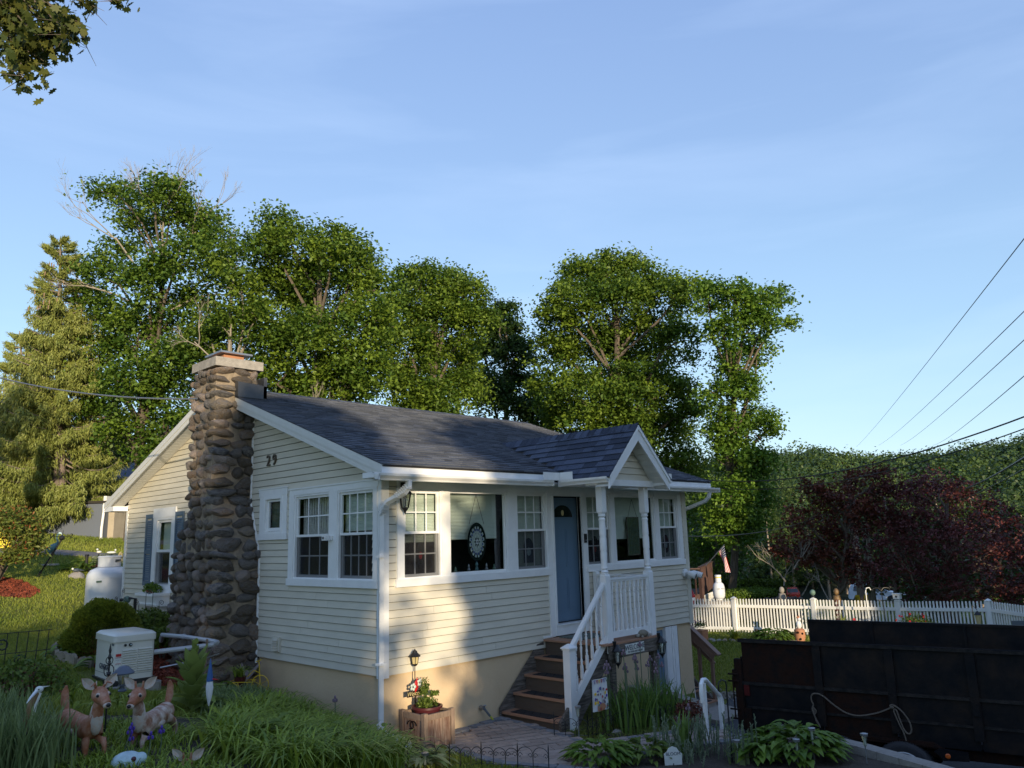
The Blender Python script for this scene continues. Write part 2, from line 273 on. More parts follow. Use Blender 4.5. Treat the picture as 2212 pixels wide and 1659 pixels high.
def text(name, s, size, m, parent, loc, rot, depth=.004, align='CENTER', shear=0., **kw):
    c = bpy.data.curves.new(name, 'FONT'); c.body = s; c.size = size; c.extrude = depth; c.align_x = align; c.align_y = 'CENTER'; c.shear = shear; c.resolution_u = 3
    if 'offset' in kw: c.offset = kw.pop('offset')
    tmp = bpy.data.objects.new('t', c); COL.objects.link(tmp); dg = bpy.context.evaluated_depsgraph_get(); me = bpy.data.meshes.new_from_object(tmp.evaluated_get(dg))
    bpy.data.objects.remove(tmp); me.name = name; me.materials.clear(); me.materials.append(M[m])
    return ob(name, me, parent, loc=loc, rot=rot, **kw)

# ------------------------------------------------------------------ foliage helpers (numpy)
def unit(v): return v/np.maximum(np.linalg.norm(v, axis=1, keepdims=True), 1e-9)
def leaves(C, Nn, size, aspect=.62, g=rng, fold=.25):
    """diamond leaves at C with normals Nn; returns V,F"""
    n = len(C); a = unit(np.cross(Nn, g.normal(size=(n, 3)))); b = np.cross(Nn, a); s = (size*g.uniform(.65, 1.25, n))[:, None]
    up = Nn*s*fold*.5
    V = np.stack([C-a*s*.5, C-b*s*.5*aspect+up, C+a*s*.5-up*.6, C+b*s*.5*aspect+up], 1).reshape(-1, 3)
    return V, np.arange(4*n).reshape(n, 4)
def crown(name, lobes, m, parent, per=34, nl=34, size=.19, clump=.42, flat=.5, seed=1, shell=.55, droop=0., attrp=1.4):
    g = np.random.default_rng(seed); CC = []
    for (x, y, z, r) in lobes:
        n = max(4, int(per*r*r)); d = unit(g.normal(size=(n, 3))); d[:, 2] = np.abs(d[:, 2])*np.where(g.random(n) < .72, 1, -1)
        rr = r*g.uniform(shell, 1.08, n)[:, None]; CC.append(np.array([[x, y, z]])+d*rr*np.array([[1, 1, .92]]))
    CC = np.concatenate(CC); k = len(CC); cs = clump*g.uniform(.6, 1.3, k)
    idx = np.repeat(np.arange(k), nl); n = len(idx)
    off = g.normal(size=(n, 3))*np.array([1, 1, flat])*.55*cs[idx][:, None]
    off[:, 2] -= droop*(off[:, 0]**2+off[:, 1]**2)
    P = CC[idx]+off
    Nn = unit(g.normal(size=(n, 3))*.75+np.array([0, 0, 1.0])+off*.5)
    V, F = leaves(P, Nn, size, g=g)
    at = np.clip(g.random(k)[idx]**attrp*.82+g.random(n)*.22, 0, 1)
    return fast(name, V, F, m, parent, attr=at), CC
def limbs(gm, base, top, lobes, r0, seed=1, n=6, sub=2, wig=.25, tips=None):
    """tapered trunk from base to top with a bent limb to every lobe"""
    q = random.Random(seed); base = Vector(base); top = Vector(top); K = 8; L = (top-base).length
    tr = [base.lerp(top, i/K)+Vector((q.uniform(-1,1), q.uniform(-1,1), 0))*wig*(.5 if 0 < i < K else 0) for i in range(K+1)]
    gm.tube([base-Vector((0,0,.4))]+tr, [r0*1.5]+[r0*(1.12-.85*i/K) for i in range(K+1)], n)
    for (x, y, z, r) in lobes:
        e = Vector((x, y, z)); t = max(.22, min(.93, (z-base.z)/L-.16-q.random()*.14)); i = int(t*K); s = tr[i].lerp(tr[min(i+1, K)], t*K-i)
        d = e-s; mid = s+d*.5+Vector((q.uniform(-.3,.3), q.uniform(-.3,.3), d.length*.10)); rr = r0*(1-t)*.55+.045
        gm.tube([s, s.lerp(mid, .5)+Vector((q.uniform(-.1,.1),)*3), mid, mid.lerp(e, .5)+Vector((0,0,.08*d.length)), e], [rr, rr*.8, rr*.62, rr*.45, rr*.28], 5, cap=False)
        for j in range(sub):
            a = q.uniform(0, 6.28); w = mid.lerp(e, q.uniform(.3,1)); o = Vector((math.cos(a), math.sin(a), q.uniform(.0,1.0)))*r*q.uniform(.6,1)
            gm.tube([w, w+o*.5+Vector((0,0,.08)), w+o], [rr*.32, rr*.22, .012], 4, cap=False)
def twigs(gm, p, d, L, r, q, depth=4, spread=.55, shrink=.72, up=.25):
    """recursive bare branching"""
    p = Vector(p); d = Vector(d).normalized(); e = p+d*L*.5+Vector((q.uniform(-1,1), q.uniform(-1,1), q.uniform(-1,1)))*L*.06; e2 = p+d*L
    gm.tube([p, e, e2], [r, r*.85, r*.68], 4 if depth > 1 else 3, cap=False)
    if depth <= 0: return
    for _ in range(3 if q.random() < .45 else 2):
        dd = (d+Vector((q.uniform(-1,1), q.uniform(-1,1), q.uniform(-1,1)))*spread+Vector((0,0,up*q.random())))
        twigs(gm, e2.lerp(e, q.random()*.7), dd, L*shrink*q.uniform(.75,1.15), r*.6, q, depth-1, spread, shrink, up)
def blades(name, bases, h, w, m, parent=None, lean=.6, segs=4, seed=3, out=None, tip=.25, rise=1.0, **kw):
    """strap-like arching blades from base points (n,3); heights h(n), width w"""
    g = np.random.default_rng(seed); n = len(bases); a = g.uniform(0, 2*np.pi, n) if out is None else out
    D = np.stack([np.cos(a), np.sin(a), np.zeros(n)], 1); S = np.stack([-np.sin(a), np.cos(a), np.zeros(n)], 1); le = lean*g.uniform(.35, 1.3, n)
    h = np.asarray(h)*np.ones(n); Vs = []
    for k in range(segs+1):
        t = k/segs; ww = w*(1-(1-tip)*t**1.5)*(1 if k < segs else .15)
        z = h*rise*(t*(1.0+.25*le)-.75*le*t*t*t); x = h*le*(t**1.6)
        c = bases+D*x[:, None]; c = c+np.stack([0*z, 0*z, z], 1)
        Vs += [c-S*ww*.5, c+S*ww*.5]
    V = np.stack(Vs, 1).reshape(-1, 3); K = 2*(segs+1); F = []
    for k in range(segs): F.append(np.stack([np.arange(n)*K+2*k, np.arange(n)*K+2*k+1, np.arange(n)*K+2*k+3, np.arange(n)*K+2*k+2], 1))
    F = np.concatenate(F); at = np.tile(g.random(n), segs)
    return fast(name, V, F, m, parent, attr=at, smooth=True, **kw)
def broad(name, cx, cy, cz, n, L, w, m, parent=None, seed=5, spread=.35, rise=.5, droop=.5, disp=None, **kw):
    """hosta-like heap: n ribbed oval leaves radiating from a centre, each about L long"""
    g = np.random.default_rng(seed); Vs = []; Fs = []; at = []; segs = 5
    for i in range(n):
        a = g.uniform(0, 6.283); r = spread*math.sqrt(g.random()); hh = g.uniform(.25, 1)*rise; l = L*g.uniform(.7, 1.2); ww = w*g.uniform(.75, 1.15)
        d = np.array([math.cos(a), math.sin(a), 0]); s = np.array([-math.sin(a), math.cos(a), 0]); c0 = np.array([cx, cy, cz])+d*r*.9+np.array([0, 0, hh*(1-.5*r/max(spread, .01))]); n0 = len(Vs)*1
        for k in range(segs+1):
            t = k/segs; wd = ww*.5*math.sin(math.pi*min(1, .08+.92*t)**.75)+.002; c = c0+d*l*t+np.array([0, 0, l*(.35*t-droop*t*t)])
            Vs += [c-s*wd+np.array([0, 0, wd*.35]), c, c+s*wd+np.array([0, 0, wd*.35])]
        for k in range(segs):
            b = n0+3*k; Fs += [(b, b+1, b+4, b+3), (b+1, b+2, b+5, b+4)]
        at += [g.random()]*(2*segs)
    return fast(name, np.array(Vs), np.array(Fs), m, parent, attr=at, smooth=True, **kw)
def bushleaves(name, c, r, n, size, m, parent=None, seed=4, shell=.5, aspect=.5, **kw):
    g = np.random.default_rng(seed); d = unit(g.normal(size=(n, 3))); d[:, 2] = np.where(d[:, 2] < -.3, -d[:, 2], d[:, 2]); rr = g.uniform(shell, 1, n)[:, None]*(1+.14*np.sin(d[:, :1]*9+seed)*np.cos(d[:, 1:2]*8))
    P = np.array([c])+d*rr*np.array([r]); V, F = leaves(P, unit(d+g.normal(size=(n, 3))*.8), size, aspect, g)
    return fast(name, V, F, m, parent, attr=g.random(n), **kw)

# ---- terrain (pasted in scene) ----
TP=np.array([(-6.4,-8.7,.1),(-10,-6,.3),(-3.9,-1.3,0),(-3.4,-1.0,-.02),(-4.7,-2.2,.0),(-2.2,2.8,-.13),(-3.6,.6,.0),
(0,0,-.84),(0,3.3,-.48),(0,1.5,-.62),(-1.2,.4,-.5),(-2.2,-.4,-.3),(0,9,.02),(-.8,7.3,.08),(-1.5,5.5,.03),(-4.5,6,.22),(-2.5,9.5,.36),(.6,11,.2),
(-1.5,14,1.02),(-6,12,1.0),(1,20,1.6),(-5,19,1.7),(5,26,2.2),(4,34,2.7),(10,34,2.6),(-8,28,2.6),(14,30,1.6),
(.5,-1.7,-.9),(2.2,-.2,-.87),(1.6,-3.2,-.92),(4,-2.3,-.93),(3,-4.6,-.93),(0,-5,-.6),(3,0,-.88),(-2,-4,-.25),(2,-8,-.5),
(4,-12,-.6),(-4,-20,.2),(5,2,-.9),(6,9,-.6),(10,14,-.5),(20,22,.2),(30,30,0)],float)
def _tps(P,lam=.02):
    n=len(P); d=np.hypot(P[:,None,0]-P[None,:,0],P[:,None,1]-P[None,:,1])
    K=np.where(d>0,d*d*np.log(np.maximum(d,1e-9)),0)+lam*np.eye(n)
    Q=np.c_[np.ones(n),P[:,:2]]
    A=np.zeros((n+3,n+3)); A[:n,:n]=K; A[:n,n:]=Q; A[n:,:n]=Q.T
    return np.linalg.solve(A,np.r_[P[:,2],0,0,0])
TW=_tps(TP)
def sstep(t): t=np.clip(t,0,1); return t*t*(3-2*t)
def terrain(x,y):
    x=np.asarray(x,float); y=np.asarray(y,float); sh=x.shape; x=x.ravel(); y=y.ravel()
    xx=np.clip(x,-30,32); yy=np.clip(y,-25,36)
    d=np.hypot(xx[:,None]-TP[None,:,0],yy[:,None]-TP[None,:,1])
    up=np.where(d>0,d*d*np.log(np.maximum(d,1e-9)),0)@TW[:-3]+TW[-3]+TW[-2]*xx+TW[-1]*yy
    up=np.clip(up,-1.6,3.4)
    # low level: driveway, right lawn, street
    lo=-1.87+.2*sstep((x-9)/5)+.16*sstep((x-13)/5)+.12*sstep(-(y-2)/5)*sstep((x-14)/3)-1.15*sstep((x-20)/13)+.0*y
    lo=lo-np.clip((x-34)*.066,0,6.2)
    lo=lo+.06*sstep((y+.5)/4)
    # signed distance to the edge of the driveway cut: polyline
    e=edge(x,y)
    w=np.where(y>.05,sstep((x-7.41)/.1+.0*y)*sstep((26-y*1.0)/14+.4*0+ (x-7.41)/12), sstep(e/.12))
    return (up*(1-w)+lo*w).reshape(sh)
def edge(x,y):
    # >0 on the driveway side; edge line through (4.95,-.9) and (4.75,-1.9) then on to (3.75,-6.5), (3,-12)
    ys=np.array([-30,-12,-6.6,-5.31,-4.49,-3.3,-3.1,-2.0,-1.8,-.9,0.1]); xs=np.array([1.,1.4,2.85,3.38,3.72,4.0,3.5,3.5,4.6,5.0,5.2])
    return x-np.interp(y,ys,xs)

def gz(x, y): return float(terrain(x, y))
# ------------------------------------------------------------------ ground
def groundmat():
    m = bpy.data.materials.new('lawn soil'); m.use_nodes = True; nt = m.node_tree; N = nt.nodes; L = nt.links; b = N['Principled BSDF']; b.inputs['Roughness'].default_value = .95; b.inputs['Specular IOR Level'].default_value = .1
    t = N.new('ShaderNodeTexCoord'); a = N.new('ShaderNodeTexNoise'); a.inputs['Scale'].default_value = .45; a.inputs['Detail'].default_value = 8; a.inputs['Roughness'].default_value = .65; L.new(t.outputs['Object'], a.inputs['Vector'])
    r = N.new('ShaderNodeValToRGB'); e = r.color_ramp.elements; e[0].position = .32; e[0].color = (.09, .13, .024, 1); e[1].position = .66; e[1].color = (.22, .215, .06, 1); L.new(a.outputs['Fac'], r.inputs[0])
    c = N.new('ShaderNodeTexNoise'); c.inputs['Scale'].default_value = 38; c.inputs['Detail'].default_value = 6; L.new(t.outputs['Object'], c.inputs['Vector'])
    mr = N.new('ShaderNodeMapRange'); mr.inputs[1].default_value = .3; mr.inputs[2].default_value = .7; mr.inputs[3].default_value = .55; mr.inputs[4].default_value = 1.4; L.new(c.outputs['Fac'], mr.inputs[0])
    v = N.new('ShaderNodeVectorMath'); v.operation = 'SCALE'; L.new(r.outputs[0], v.inputs[0]); L.new(mr.outputs[0], v.inputs['Scale']); L.new(v.outputs[0], b.inputs['Base Color'])
    bp = N.new('ShaderNodeBump'); bp.inputs['Strength'].default_value = 1; bp.inputs['Distance'].default_value = .05; L.new(c.outputs['Fac'], bp.inputs['Height']); L.new(bp.outputs[0], b.inputs['Normal'])
    return m
M['ground'] = groundmat()
def axis(a, b, fine0, fine1, df, dc):
    x = list(np.arange(fine0, fine1+1e-6, df)); s = dc; c = fine1
    while c < b: c += s; s *= 1.18; x.append(c)
    s = dc; c = fine0
    while c > a: c -= s; s *= 1.18; x.insert(0, c)
    return np.array(x)
gx = axis(-160, 420, -8, 20, .16, .3); gy = axis(-160, 420, -10, 12, .16, .3)
X_, Y_ = np.meshgrid(gx, gy, indexing='ij'); Z_ = terrain(X_, Y_)
far = np.maximum(0, np.hypot(X_-5, Y_-5)-60); Z_ = Z_-np.minimum(far*.02, 3.5)
nx_, ny_ = X_.shape; ii = np.arange(nx_*ny_).reshape(nx_, ny_)
GF = np.stack([ii[:-1, :-1], ii[1:, :-1], ii[1:, 1:], ii[:-1, 1:]], -1).reshape(-1, 4)
fast('ground', np.stack([X_, Y_, Z_], -1).reshape(-1, 3), GF, 'ground', smooth=True, kind='structure')
def sheet(name, poly, m, dz=.012, step=.3, kind='structure', flatz=None, **kw):
    """a thin slab draped on the terrain inside a polygon (convex or simple), cut on a grid"""
    bm = bmesh.new(); vs = [bm.verts.new((x, y, 0)) for x, y in poly]; f = bm.faces.new(vs)
    xs = [p[0] for p in poly]; ys = [p[1] for p in poly]
    for ax, lo, hi in ((0, min(xs), max(xs)), (1, min(ys), max(ys))):
        c = lo+step
        while c < hi:
            co = (c, 0, 0) if ax == 0 else (0, c, 0); no = (1, 0, 0) if ax == 0 else (0, 1, 0)
            bmesh.ops.bisect_plane(bm, geom=bm.verts[:]+bm.edges[:]+bm.faces[:], plane_co=co, plane_no=no); c += step
    for v in bm.verts: v.co.z = (gz(v.co.x, v.co.y) if flatz is None else flatz)+dz
    top = bm.faces[:]; ex = bmesh.ops.extrude_face_region(bm, geom=top)
    for v in [e for e in ex['geom'] if isinstance(e, bmesh.types.BMVert)]: v.co.z -= .12
    bmesh.ops.recalc_face_normals(bm, faces=bm.faces); me = bpy.data.meshes.new(name); bm.to_mesh(me); bm.free(); me.materials.append(M[m])
    return ob(name, me, None, kind=kind, **kw)
sheet('driveway', [(5.25,-.05),(7.42,-.05),(7.42,.3),(8.9,.3),(9.6,.6),(10.3,.2),(10.0,-2),(10.2,-9),(9,-16),(1.9,-16),(3.0,-6.6),(3.88,-4.49),(4.15,-3.4),(4.15,-1.9),(5.02,-1.75),(5.2,-.9)], 'asphalt', .03, .5)
sheet('garden_lane', [(-9,19.3),(-2,20.5),(2.5,20.3),(4.6,19.6),(6,19.0),(6.4,20.1),(4.8,20.9),(2.5,21.5),(-2,21.9),(-9,20.9)], 'path', .03, .8)
sheet('landing_slab', [(7.44,-.45),(8.5,-.42),(8.75,.28),(7.44,.28)], 'pad', .10, .5)
# gravel strip between driveway and lawn
g_ = np.random.default_rng(5); n = 900; s_ = g_.random(n); gx1 = 9.3+ .9*s_+g_.normal(0, .16, n); gy1 = 1.0-.9*s_+g_.normal(0, .16, n)+.25
P = np.stack([gx1, gy1, terrain(gx1, gy1)+.04], 1); V, F = leaves(P, unit(g_.normal(size=(n, 3))+[0, 0, .6]), .06, .8, g_); fast('gravel', V, F, 'concrete', kind='stuff')
M['gravelm'] = M['concrete']
# mulch beds
sheet('mulch_bed', [(-1.75,3.3),(-1.0,3.0),(-.75,3.5),(-.78,4.8),(-.05,5.0),(-.05,8.8),(-1.0,8.3),(-1.9,6.6),(-2.3,5.4),(-1.9,4.2)], 'mulch', .02, .4)
sheet('mulch_ring', [(-1.9,12.6),(-.9,12.5),(-.5,13.2),(-.6,14.4),(-1.4,15),(-2.6,14.4),(-2.7,13.2)], 'mulch', .03, .5)
sheet('flower_bed_soil', [(-5.6,-2.6),(-4.6,-3.6),(-2.6,-3.0),(-1.2,-2.0),(-.3,-1.0),(-.1,-.1),(-.05,3.2),(-1.0,3.2),(-1.6,1.9),(-3.4,1.2),(-5.2,.8)], 'soil', .015, .4)
sheet('iris_bed_soil', [(2.35,-1.25),(5.0,-1.3),(4.6,-1.85),(3.5,-2.1),(3.0,-2.3),(2.5,-1.9)], 'soil', .015, .3)
sheet('front_bed_soil', [(1.2,-2.5),(2.6,-2.9),(3.3,-3.2),(3.85,-3.4),(3.6,-4.4),(3.2,-5.2),(2.7,-6.4),(1.0,-6),(.2,-4)], 'soil', .015, .4)
for nm_, pl_, n_ in (('mulch_chips', [(-1.75,3.3),(-1.0,3.0),(-.75,3.5),(-.78,4.8),(-.05,5.0),(-.05,8.8),(-1.0,8.3),(-1.9,6.6),(-2.3,5.4),(-1.9,4.2)], 3200), ('mulch_chips', [(-1.95,12.5),(-.85,12.4),(-.4,13.2),(-.5,14.5),(-1.4,15.1),(-2.7,14.5),(-2.8,13.2)], 2600)):
    X1 = g_.uniform(-3, 0, n_*2); Y1 = g_.uniform(2.9, 15.2, n_*8)[:n_*2] if 0 else g_.uniform(min(p[1] for p in pl_), max(p[1] for p in pl_), n_*2); bx_ = bpy.data
    ins_ = np.zeros(len(X1), bool)
    for i_ in range(len(pl_)):
        (x1, y1), (x2, y2) = pl_[i_], pl_[(i_+1) % len(pl_)]; ins_ ^= ((y1 > Y1) != (y2 > Y1)) & (X1 < (x2-x1)*(Y1-y1)/(y2-y1+1e-12)+x1)
    X1, Y1 = X1[ins_], Y1[ins_]; V, F = leaves(np.stack([X1, Y1, terrain(X1, Y1)+.04], 1), unit(g_.normal(size=(len(X1), 3))+[0, 0, .9]), .085, .4, g_); fast(nm_, V, F, 'mulch', kind='stuff')
# ------------------------------------------------------------------ lawn blades
def inpoly(px, py, poly):
    ins = np.zeros(len(px), bool); n = len(poly)
    for i in range(n):
        x1, y1 = poly[i]; x2, y2 = poly[(i+1) % n]; c = ((y1 > py) != (y2 > py)); ins ^= c & (px < (x2-x1)*(py-y1)/(y2-y1+1e-12)+x1)
    return ins
LX = []; LY = []; LH = []
for (x0, x1, y0, y1, n, hh) in ((-5, 0, 2.2, 9, 42000, .042), (-6, 3, 9, 20, 56000, .055), (-3, 8, 20, 34, 36000, .08), (9, 17.2, -3.2, 7.5, 52000, .06), (-.6, 1.6, -2.9, -.4, 9000, .05), (-4.2,-.8,.9,3.2,14000,.07)):
    LX.append(g_.uniform(x0, x1, n)); LY.append(g_.uniform(y0, y1, n)); LH.append(np.full(n, hh))
LX = np.concatenate(LX); LY = np.concatenate(LY); LH = np.concatenate(LH)
NO = [[(-1.75,3.3),(-1.0,3.0),(-.75,3.5),(-.78,4.8),(-.05,5.0),(-.05,8.8),(-1.0,8.3),(-1.9,6.6),(-2.3,5.4),(-1.9,4.2)], [(-1.9,12.6),(-.9,12.5),(-.5,13.2),(-.6,14.4),(-1.4,15),(-2.6,14.4),(-2.7,13.2)],
      [(-9,19.3),(-2,20.5),(2.5,20.3),(4.6,19.6),(6,19.0),(6.4,20.1),(4.8,20.9),(2.5,21.5),(-2,21.9),(-9,20.9)], [(0,0),(7.5,0),(7.5,9.1),(0,9.1)], [(-2.35,2.55),(-1.45,2.55),(-1.45,4.2),(-2.35,4.2)], [(.6,-3),(6,-4),(6,0),(.9,0),(.75,-.5),(.45,-1.5)],
      [(5.25,-.05),(7.42,-.05),(7.42,.3),(8.9,.3),(9.6,.7),(10.3,.25),(10.0,-2),(10.2,-9),(9,-16),(4.2,-16)]]
keep = np.ones(len(LX), bool)
for pl in NO: keep &= ~inpoly(LX, LY, pl)
LX, LY, LH = LX[keep], LY[keep], LH[keep]; n = len(LX)
a = g_.uniform(0, 6.283, n); LZ = terrain(LX, LY); h = LH*g_.uniform(.5, 1.3, n); w = LH*.20
B = np.stack([LX, LY, LZ], 1); sd = np.stack([np.cos(a), np.sin(a), 0*a], 1); ln = np.stack([np.cos(a*3.3), np.sin(a*3.3), 0*a], 1)
V = np.stack([B-sd*w[:, None], B+sd*w[:, None], B+ln*(h*.45)[:, None]+np.stack([0*h, 0*h, h], 1)], 1).reshape(-1, 3)
pt = (np.sin(LX*1.3+LY*.7)+np.sin(LX*.37-LY*1.9)+np.sin(LY*.9+1))*.12+.42
fast('lawn_grass', V, np.arange(3*n).reshape(n, 3), 'grass', attr=np.clip(pt+g_.normal(0, .22, n), 0, 1), kind='stuff')

# ------------------------------------------------------------------ house
HL, HD, EX = 7.41, 9.06, .1018
SL = .3594
def rz(y): return 2.69+SL*(y+.45) if y <= HD/2 else 2.69+SL*(HD-y+.45)
house = T('house', 'cream clapboard cottage with stone chimney, blue front door and small gabled porch roof', 'house')
# board profile along +x, unit local: x length, -y outward
def board_mesh(g, p0, p1, q0, q1, out):   # bottom edge p0->p1, top edge q0->q1 (3D), outward vector
    o = Vector(out); p0, p1, q0, q1 = map(Vector, (p0, p1, q0, q1))
    b, t = .019, .005
    q0 = q0-Vector((0, 0, .0095)); q1 = q1-Vector((0, 0, .0095))  # top edge cut short, the dark wall behind shows as a shadow line
    g.add([p0+o*b, p1+o*b, q1+o*t, q0+o*t, p0-o*.001, p1-o*.001, q1-o*.001, q0-o*.001],
          [(0,1,2,3), (4,7,6,5), (0,4,5,1), (1,5,6,2), (2,6,7,3), (3,7,4,0)])
def boards(segs_at, z0, z1, P, out, parent=house):
    n = int(round((z1-z0)/EX))
    for k in range(n):
        a = z0+k*EX; b = a+EX+.002
        for (l0, r0, l1, r1) in segs_at(a, b):
            if r0-l0 < .02 and r1-l1 < .02: continue
            cs = [None]
            if r0-l0 > 1.6 and abs(l0-l1) < .01 and abs(r0-r1) < .01: cs = [rnd.uniform(l0+.5, r0-.5), None]
            la = l0
            for c in cs:
                g = G()
                if c is None: board_mesh(g, P(la, a), P(r0, a), P(l1 if la == l0 else la, b), P(r1, b), out)
                else: board_mesh(g, P(la, a), P(c-.0015, a), P(l1, b), P(c-.0015, b), out); la = c+.0015
                g.o('siding_board', 'siding', parent)
def cut(l, r, z, ops):
    iv = [(l, r)]
    for (a, b, c, d) in ops:
        if c <= z <= d:
            nv = []
            for (p, q) in iv:
                if b <= p or a >= q: nv.append((p, q)); continue
                if a > p: nv.append((p, a))
                if b < q: nv.append((b, q))
            iv = nv
    return iv
front_ops = [(.28, 3.33, 1.12, 2.6), (3.33, 4.25, .05, 2.6), (4.25, 7.18, 1.12, 2.6)]
def fseg(a, b):
    return [(l, r, l, r) for l, r in cut(.1, 7.31, (a+b)/2, front_ops)]
boards(fseg, 0, 2.545, lambda x, z: (x, 0, z), (0, -1, 0))
chy = lambda z: (3.28, 4.80) if z < 1.55 else ((3.62, 4.38) if z > 2.4 else (3.28+(z-1.55)*.4, 4.80-(z-1.55)*.494))
left_ops = [(.19, 2.27, 1.12, 2.52), (2.43, 3.25, 1.80, 2.57), (6.56, 7.53, .90, 2.47)]
def lseg(a, b):
    out = []
    for l, r in cut(.06, chy(a)[0], (a+b)/2, left_ops):
        lb = max(l, (b-2.60)/SL-.45+.02) if b > 2.60 else l; la = max(l, (a-2.60)/SL-.45+.02) if a > 2.60 else l
        if la < r: out.append((la, r, min(lb, r), r))
    for l, r in cut(chy(a)[1], HD-.06, (a+b)/2, left_ops):
        rb = min(r, HD-((b-2.60)/SL-.45+.02)) if b > 2.60 else r; ra = min(r, HD-((a-2.60)/SL-.45+.02)) if a > 2.60 else r
        if ra > l: out.append((l, ra, l, max(rb, l)))
    return out
boards(lseg, 0, 4.38, lambda y, z: (0, y, z), (-1, 0, 0))
# core walls (behind the boards)
g = G(); g.box(.02, .24, .02, .06, -.2, 2.6).box(2.4, 2.42, .02, .05, .9, 2.6)
wall = G()
def wl(x0, x1, z0, z1, y0=.004, y1=.09): wall.box(x0, x1, y0, y1, z0, z1)
wl(.0, HL, -.05, 1.15) if 0 else None
wl(0, 3.42, -.003, 1.16); wl(4.19, HL, -.003, 1.16); wl(3.42, 4.19, -.05, .3); wl(0, HL, 2.42, 2.6); wl(0, .34, 1.16, 2.42); wl(7.12, HL, 1.16, 2.42); wl(3.27, 3.42, 1.16, 2.42); wl(4.19, 4.27, 1.16, 2.42)
wl(1.03, 1.17, 1.16, 2.42); wl(2.36, 2.55, 1.16, 2.42); wl(4.95, 5.07, 1.16, 2.42); wl(6.34, 6.46, 1.16, 2.42)
def wx(y0, y1, z0, z1): wall.box(.004, .09, y0, y1, z0, z1)
wx(.09, HD, -.003, .88); wx(.09, 6.6, .88, 1.16); wx(7.5, HD, .88, 2.5); wx(2.2, 6.6, 1.16, 1.85); wx(2.2, 2.55, 1.85, 2.5); wx(3.12, 6.6, 1.85, 2.5); wx(.09, HD, 2.5, 2.68); wx(1.02, 1.22, 1.16, 2.5); wx(0.09, .14, 1.16, 2.5); wx(6.6, 7.5, 2.44, 2.5)
wall.prism([(.09-.0, 2.6), (HD, 2.6), (HD/2, 4.3)], 'x', .006, .09)
wall.box(HL-.09, HL, .09, HD, -.4, 2.6); wall.prism([(0, 2.55), (HD, 2.55), (HD/2, 4.35)], 'x', HL-.1, HL-.003); wall.box(0, HL, HD-.09, HD, -.4, 2.66)
wall.o('wall', 'sheath', house)
g = G(); g.box(.3, HL-.3, .95, 1.0, .2, 2.58).box(.3, HL-.3, .1, 9, .2, .25); g.box(.9, .95, .95, 9, .2, 2.58); g.box(.09, HL-.09, .09, HD-.09, 2.56, 2.6); g.o('interior_wall', 'dark', house)  # near-black inner walls stand for the gloom of the unlit rooms
# foundation
g = G(); g.box(.035, 5.98, .03, .2, -2.2, -.004); g.box(6.93, HL-.03, .03, .2, -2.2, -.004); g.box(5.98, 6.93, .03, .2, -.06, -.004)
g.box(.035, .2, .2, HD-.03, -1.6, -.004); g.box(HL-.2, HL-.03, .2, HD, -2.2, -.004); g.o('foundation', 'stucco', house)
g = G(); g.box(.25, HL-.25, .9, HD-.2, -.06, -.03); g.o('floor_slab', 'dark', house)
# corner posts
for nm, b in (('corner_post', (-.02, .105, -.022, .0, -.03, 2.55)), ('corner_post', (-.022, .0, 0, .07, -.03, 2.55)), ('corner_post', (7.30, 7.432, -.022, 0, -.03, 2.55)), ('corner_post', (7.41, 7.432, 0, .1, -.03, 2.5)), ('corner_post', (-.022, .0, 8.98, 9.08, -.03, 2.62))):
    G().box(*b).o(nm, 'white' if b[0] < 7 else 'siding', house)
# chimney trim
g = G(); pts = [(-.015, chy(z)[0]-.025, z) for z in (-.1, .7, 1.5, 1.56, 1.9, 2.38, 2.44, 3.2, 3.98)]; g.tube(pts, .02, 6); g.o('chimney_edge_trim', 'white', house)
# ---------------- windows
def sash(parent, P, a0, a1, z0, z1, dep, grid, pane='glass', fw=.035, screen=False):
    """P(a,d,z): a along the wall, d outward depth"""
    g = G()
    def bx(a, b, c, d, e0, e1):
        q = [P(a, e0, c), P(b, e1, d)]; g.box(min(q[0][0], q[1][0]), max(q[0][0], q[1][0]), min(q[0][1], q[1][1]), max(q[0][1], q[1][1]), min(q[0][2], q[1][2]), max(q[0][2], q[1][2]))
    bx(a0, a0+fw, z0, z1, dep, dep+.03); bx(a1-fw, a1, z0, z1, dep, dep+.03); bx(a0+fw, a1-fw, z0, z0+fw, dep, dep+.03); bx(a0+fw, a1-fw, z1-fw, z1, dep, dep+.03)
    g.o('sash', 'white', parent)
    g = G(); c_ = [P(a0+fw, dep+.014, z0+fw), P(a1-fw, dep+.014, z0+fw), P(a1-fw, dep+.014, z1-fw), P(a0+fw, dep+.014, z1-fw)]; g.add(c_, [(0,1,2,3)]); g.o('pane', pane, parent)
    if grid:
        nx, nz2 = grid
        for i in range(1, nx): g = G(); c = a0+fw+(a1-a0-2*fw)*i/nx; bx(c-.009, c+.009, z0+fw, z1-fw, dep+.017, dep+.024); g.o('muntin', 'white', parent)
        for i in range(1, nz2): g = G(); c = z0+fw+(z1-z0-2*fw)*i/nz2; bx(a0+fw, a1-fw, c-.009, c+.009, dep+.0175, dep+.0245); g.o('muntin', 'white', parent)
    if screen: g = G(); bx(a0+.01, a1-.01, z0+.01, z1-.005, dep+.034, dep+.035); g.o('insect_screen', 'screen', parent)
def PF(a, d, z): return (a, -d, z)
def PL(a, d, z): return (-d, a, z)
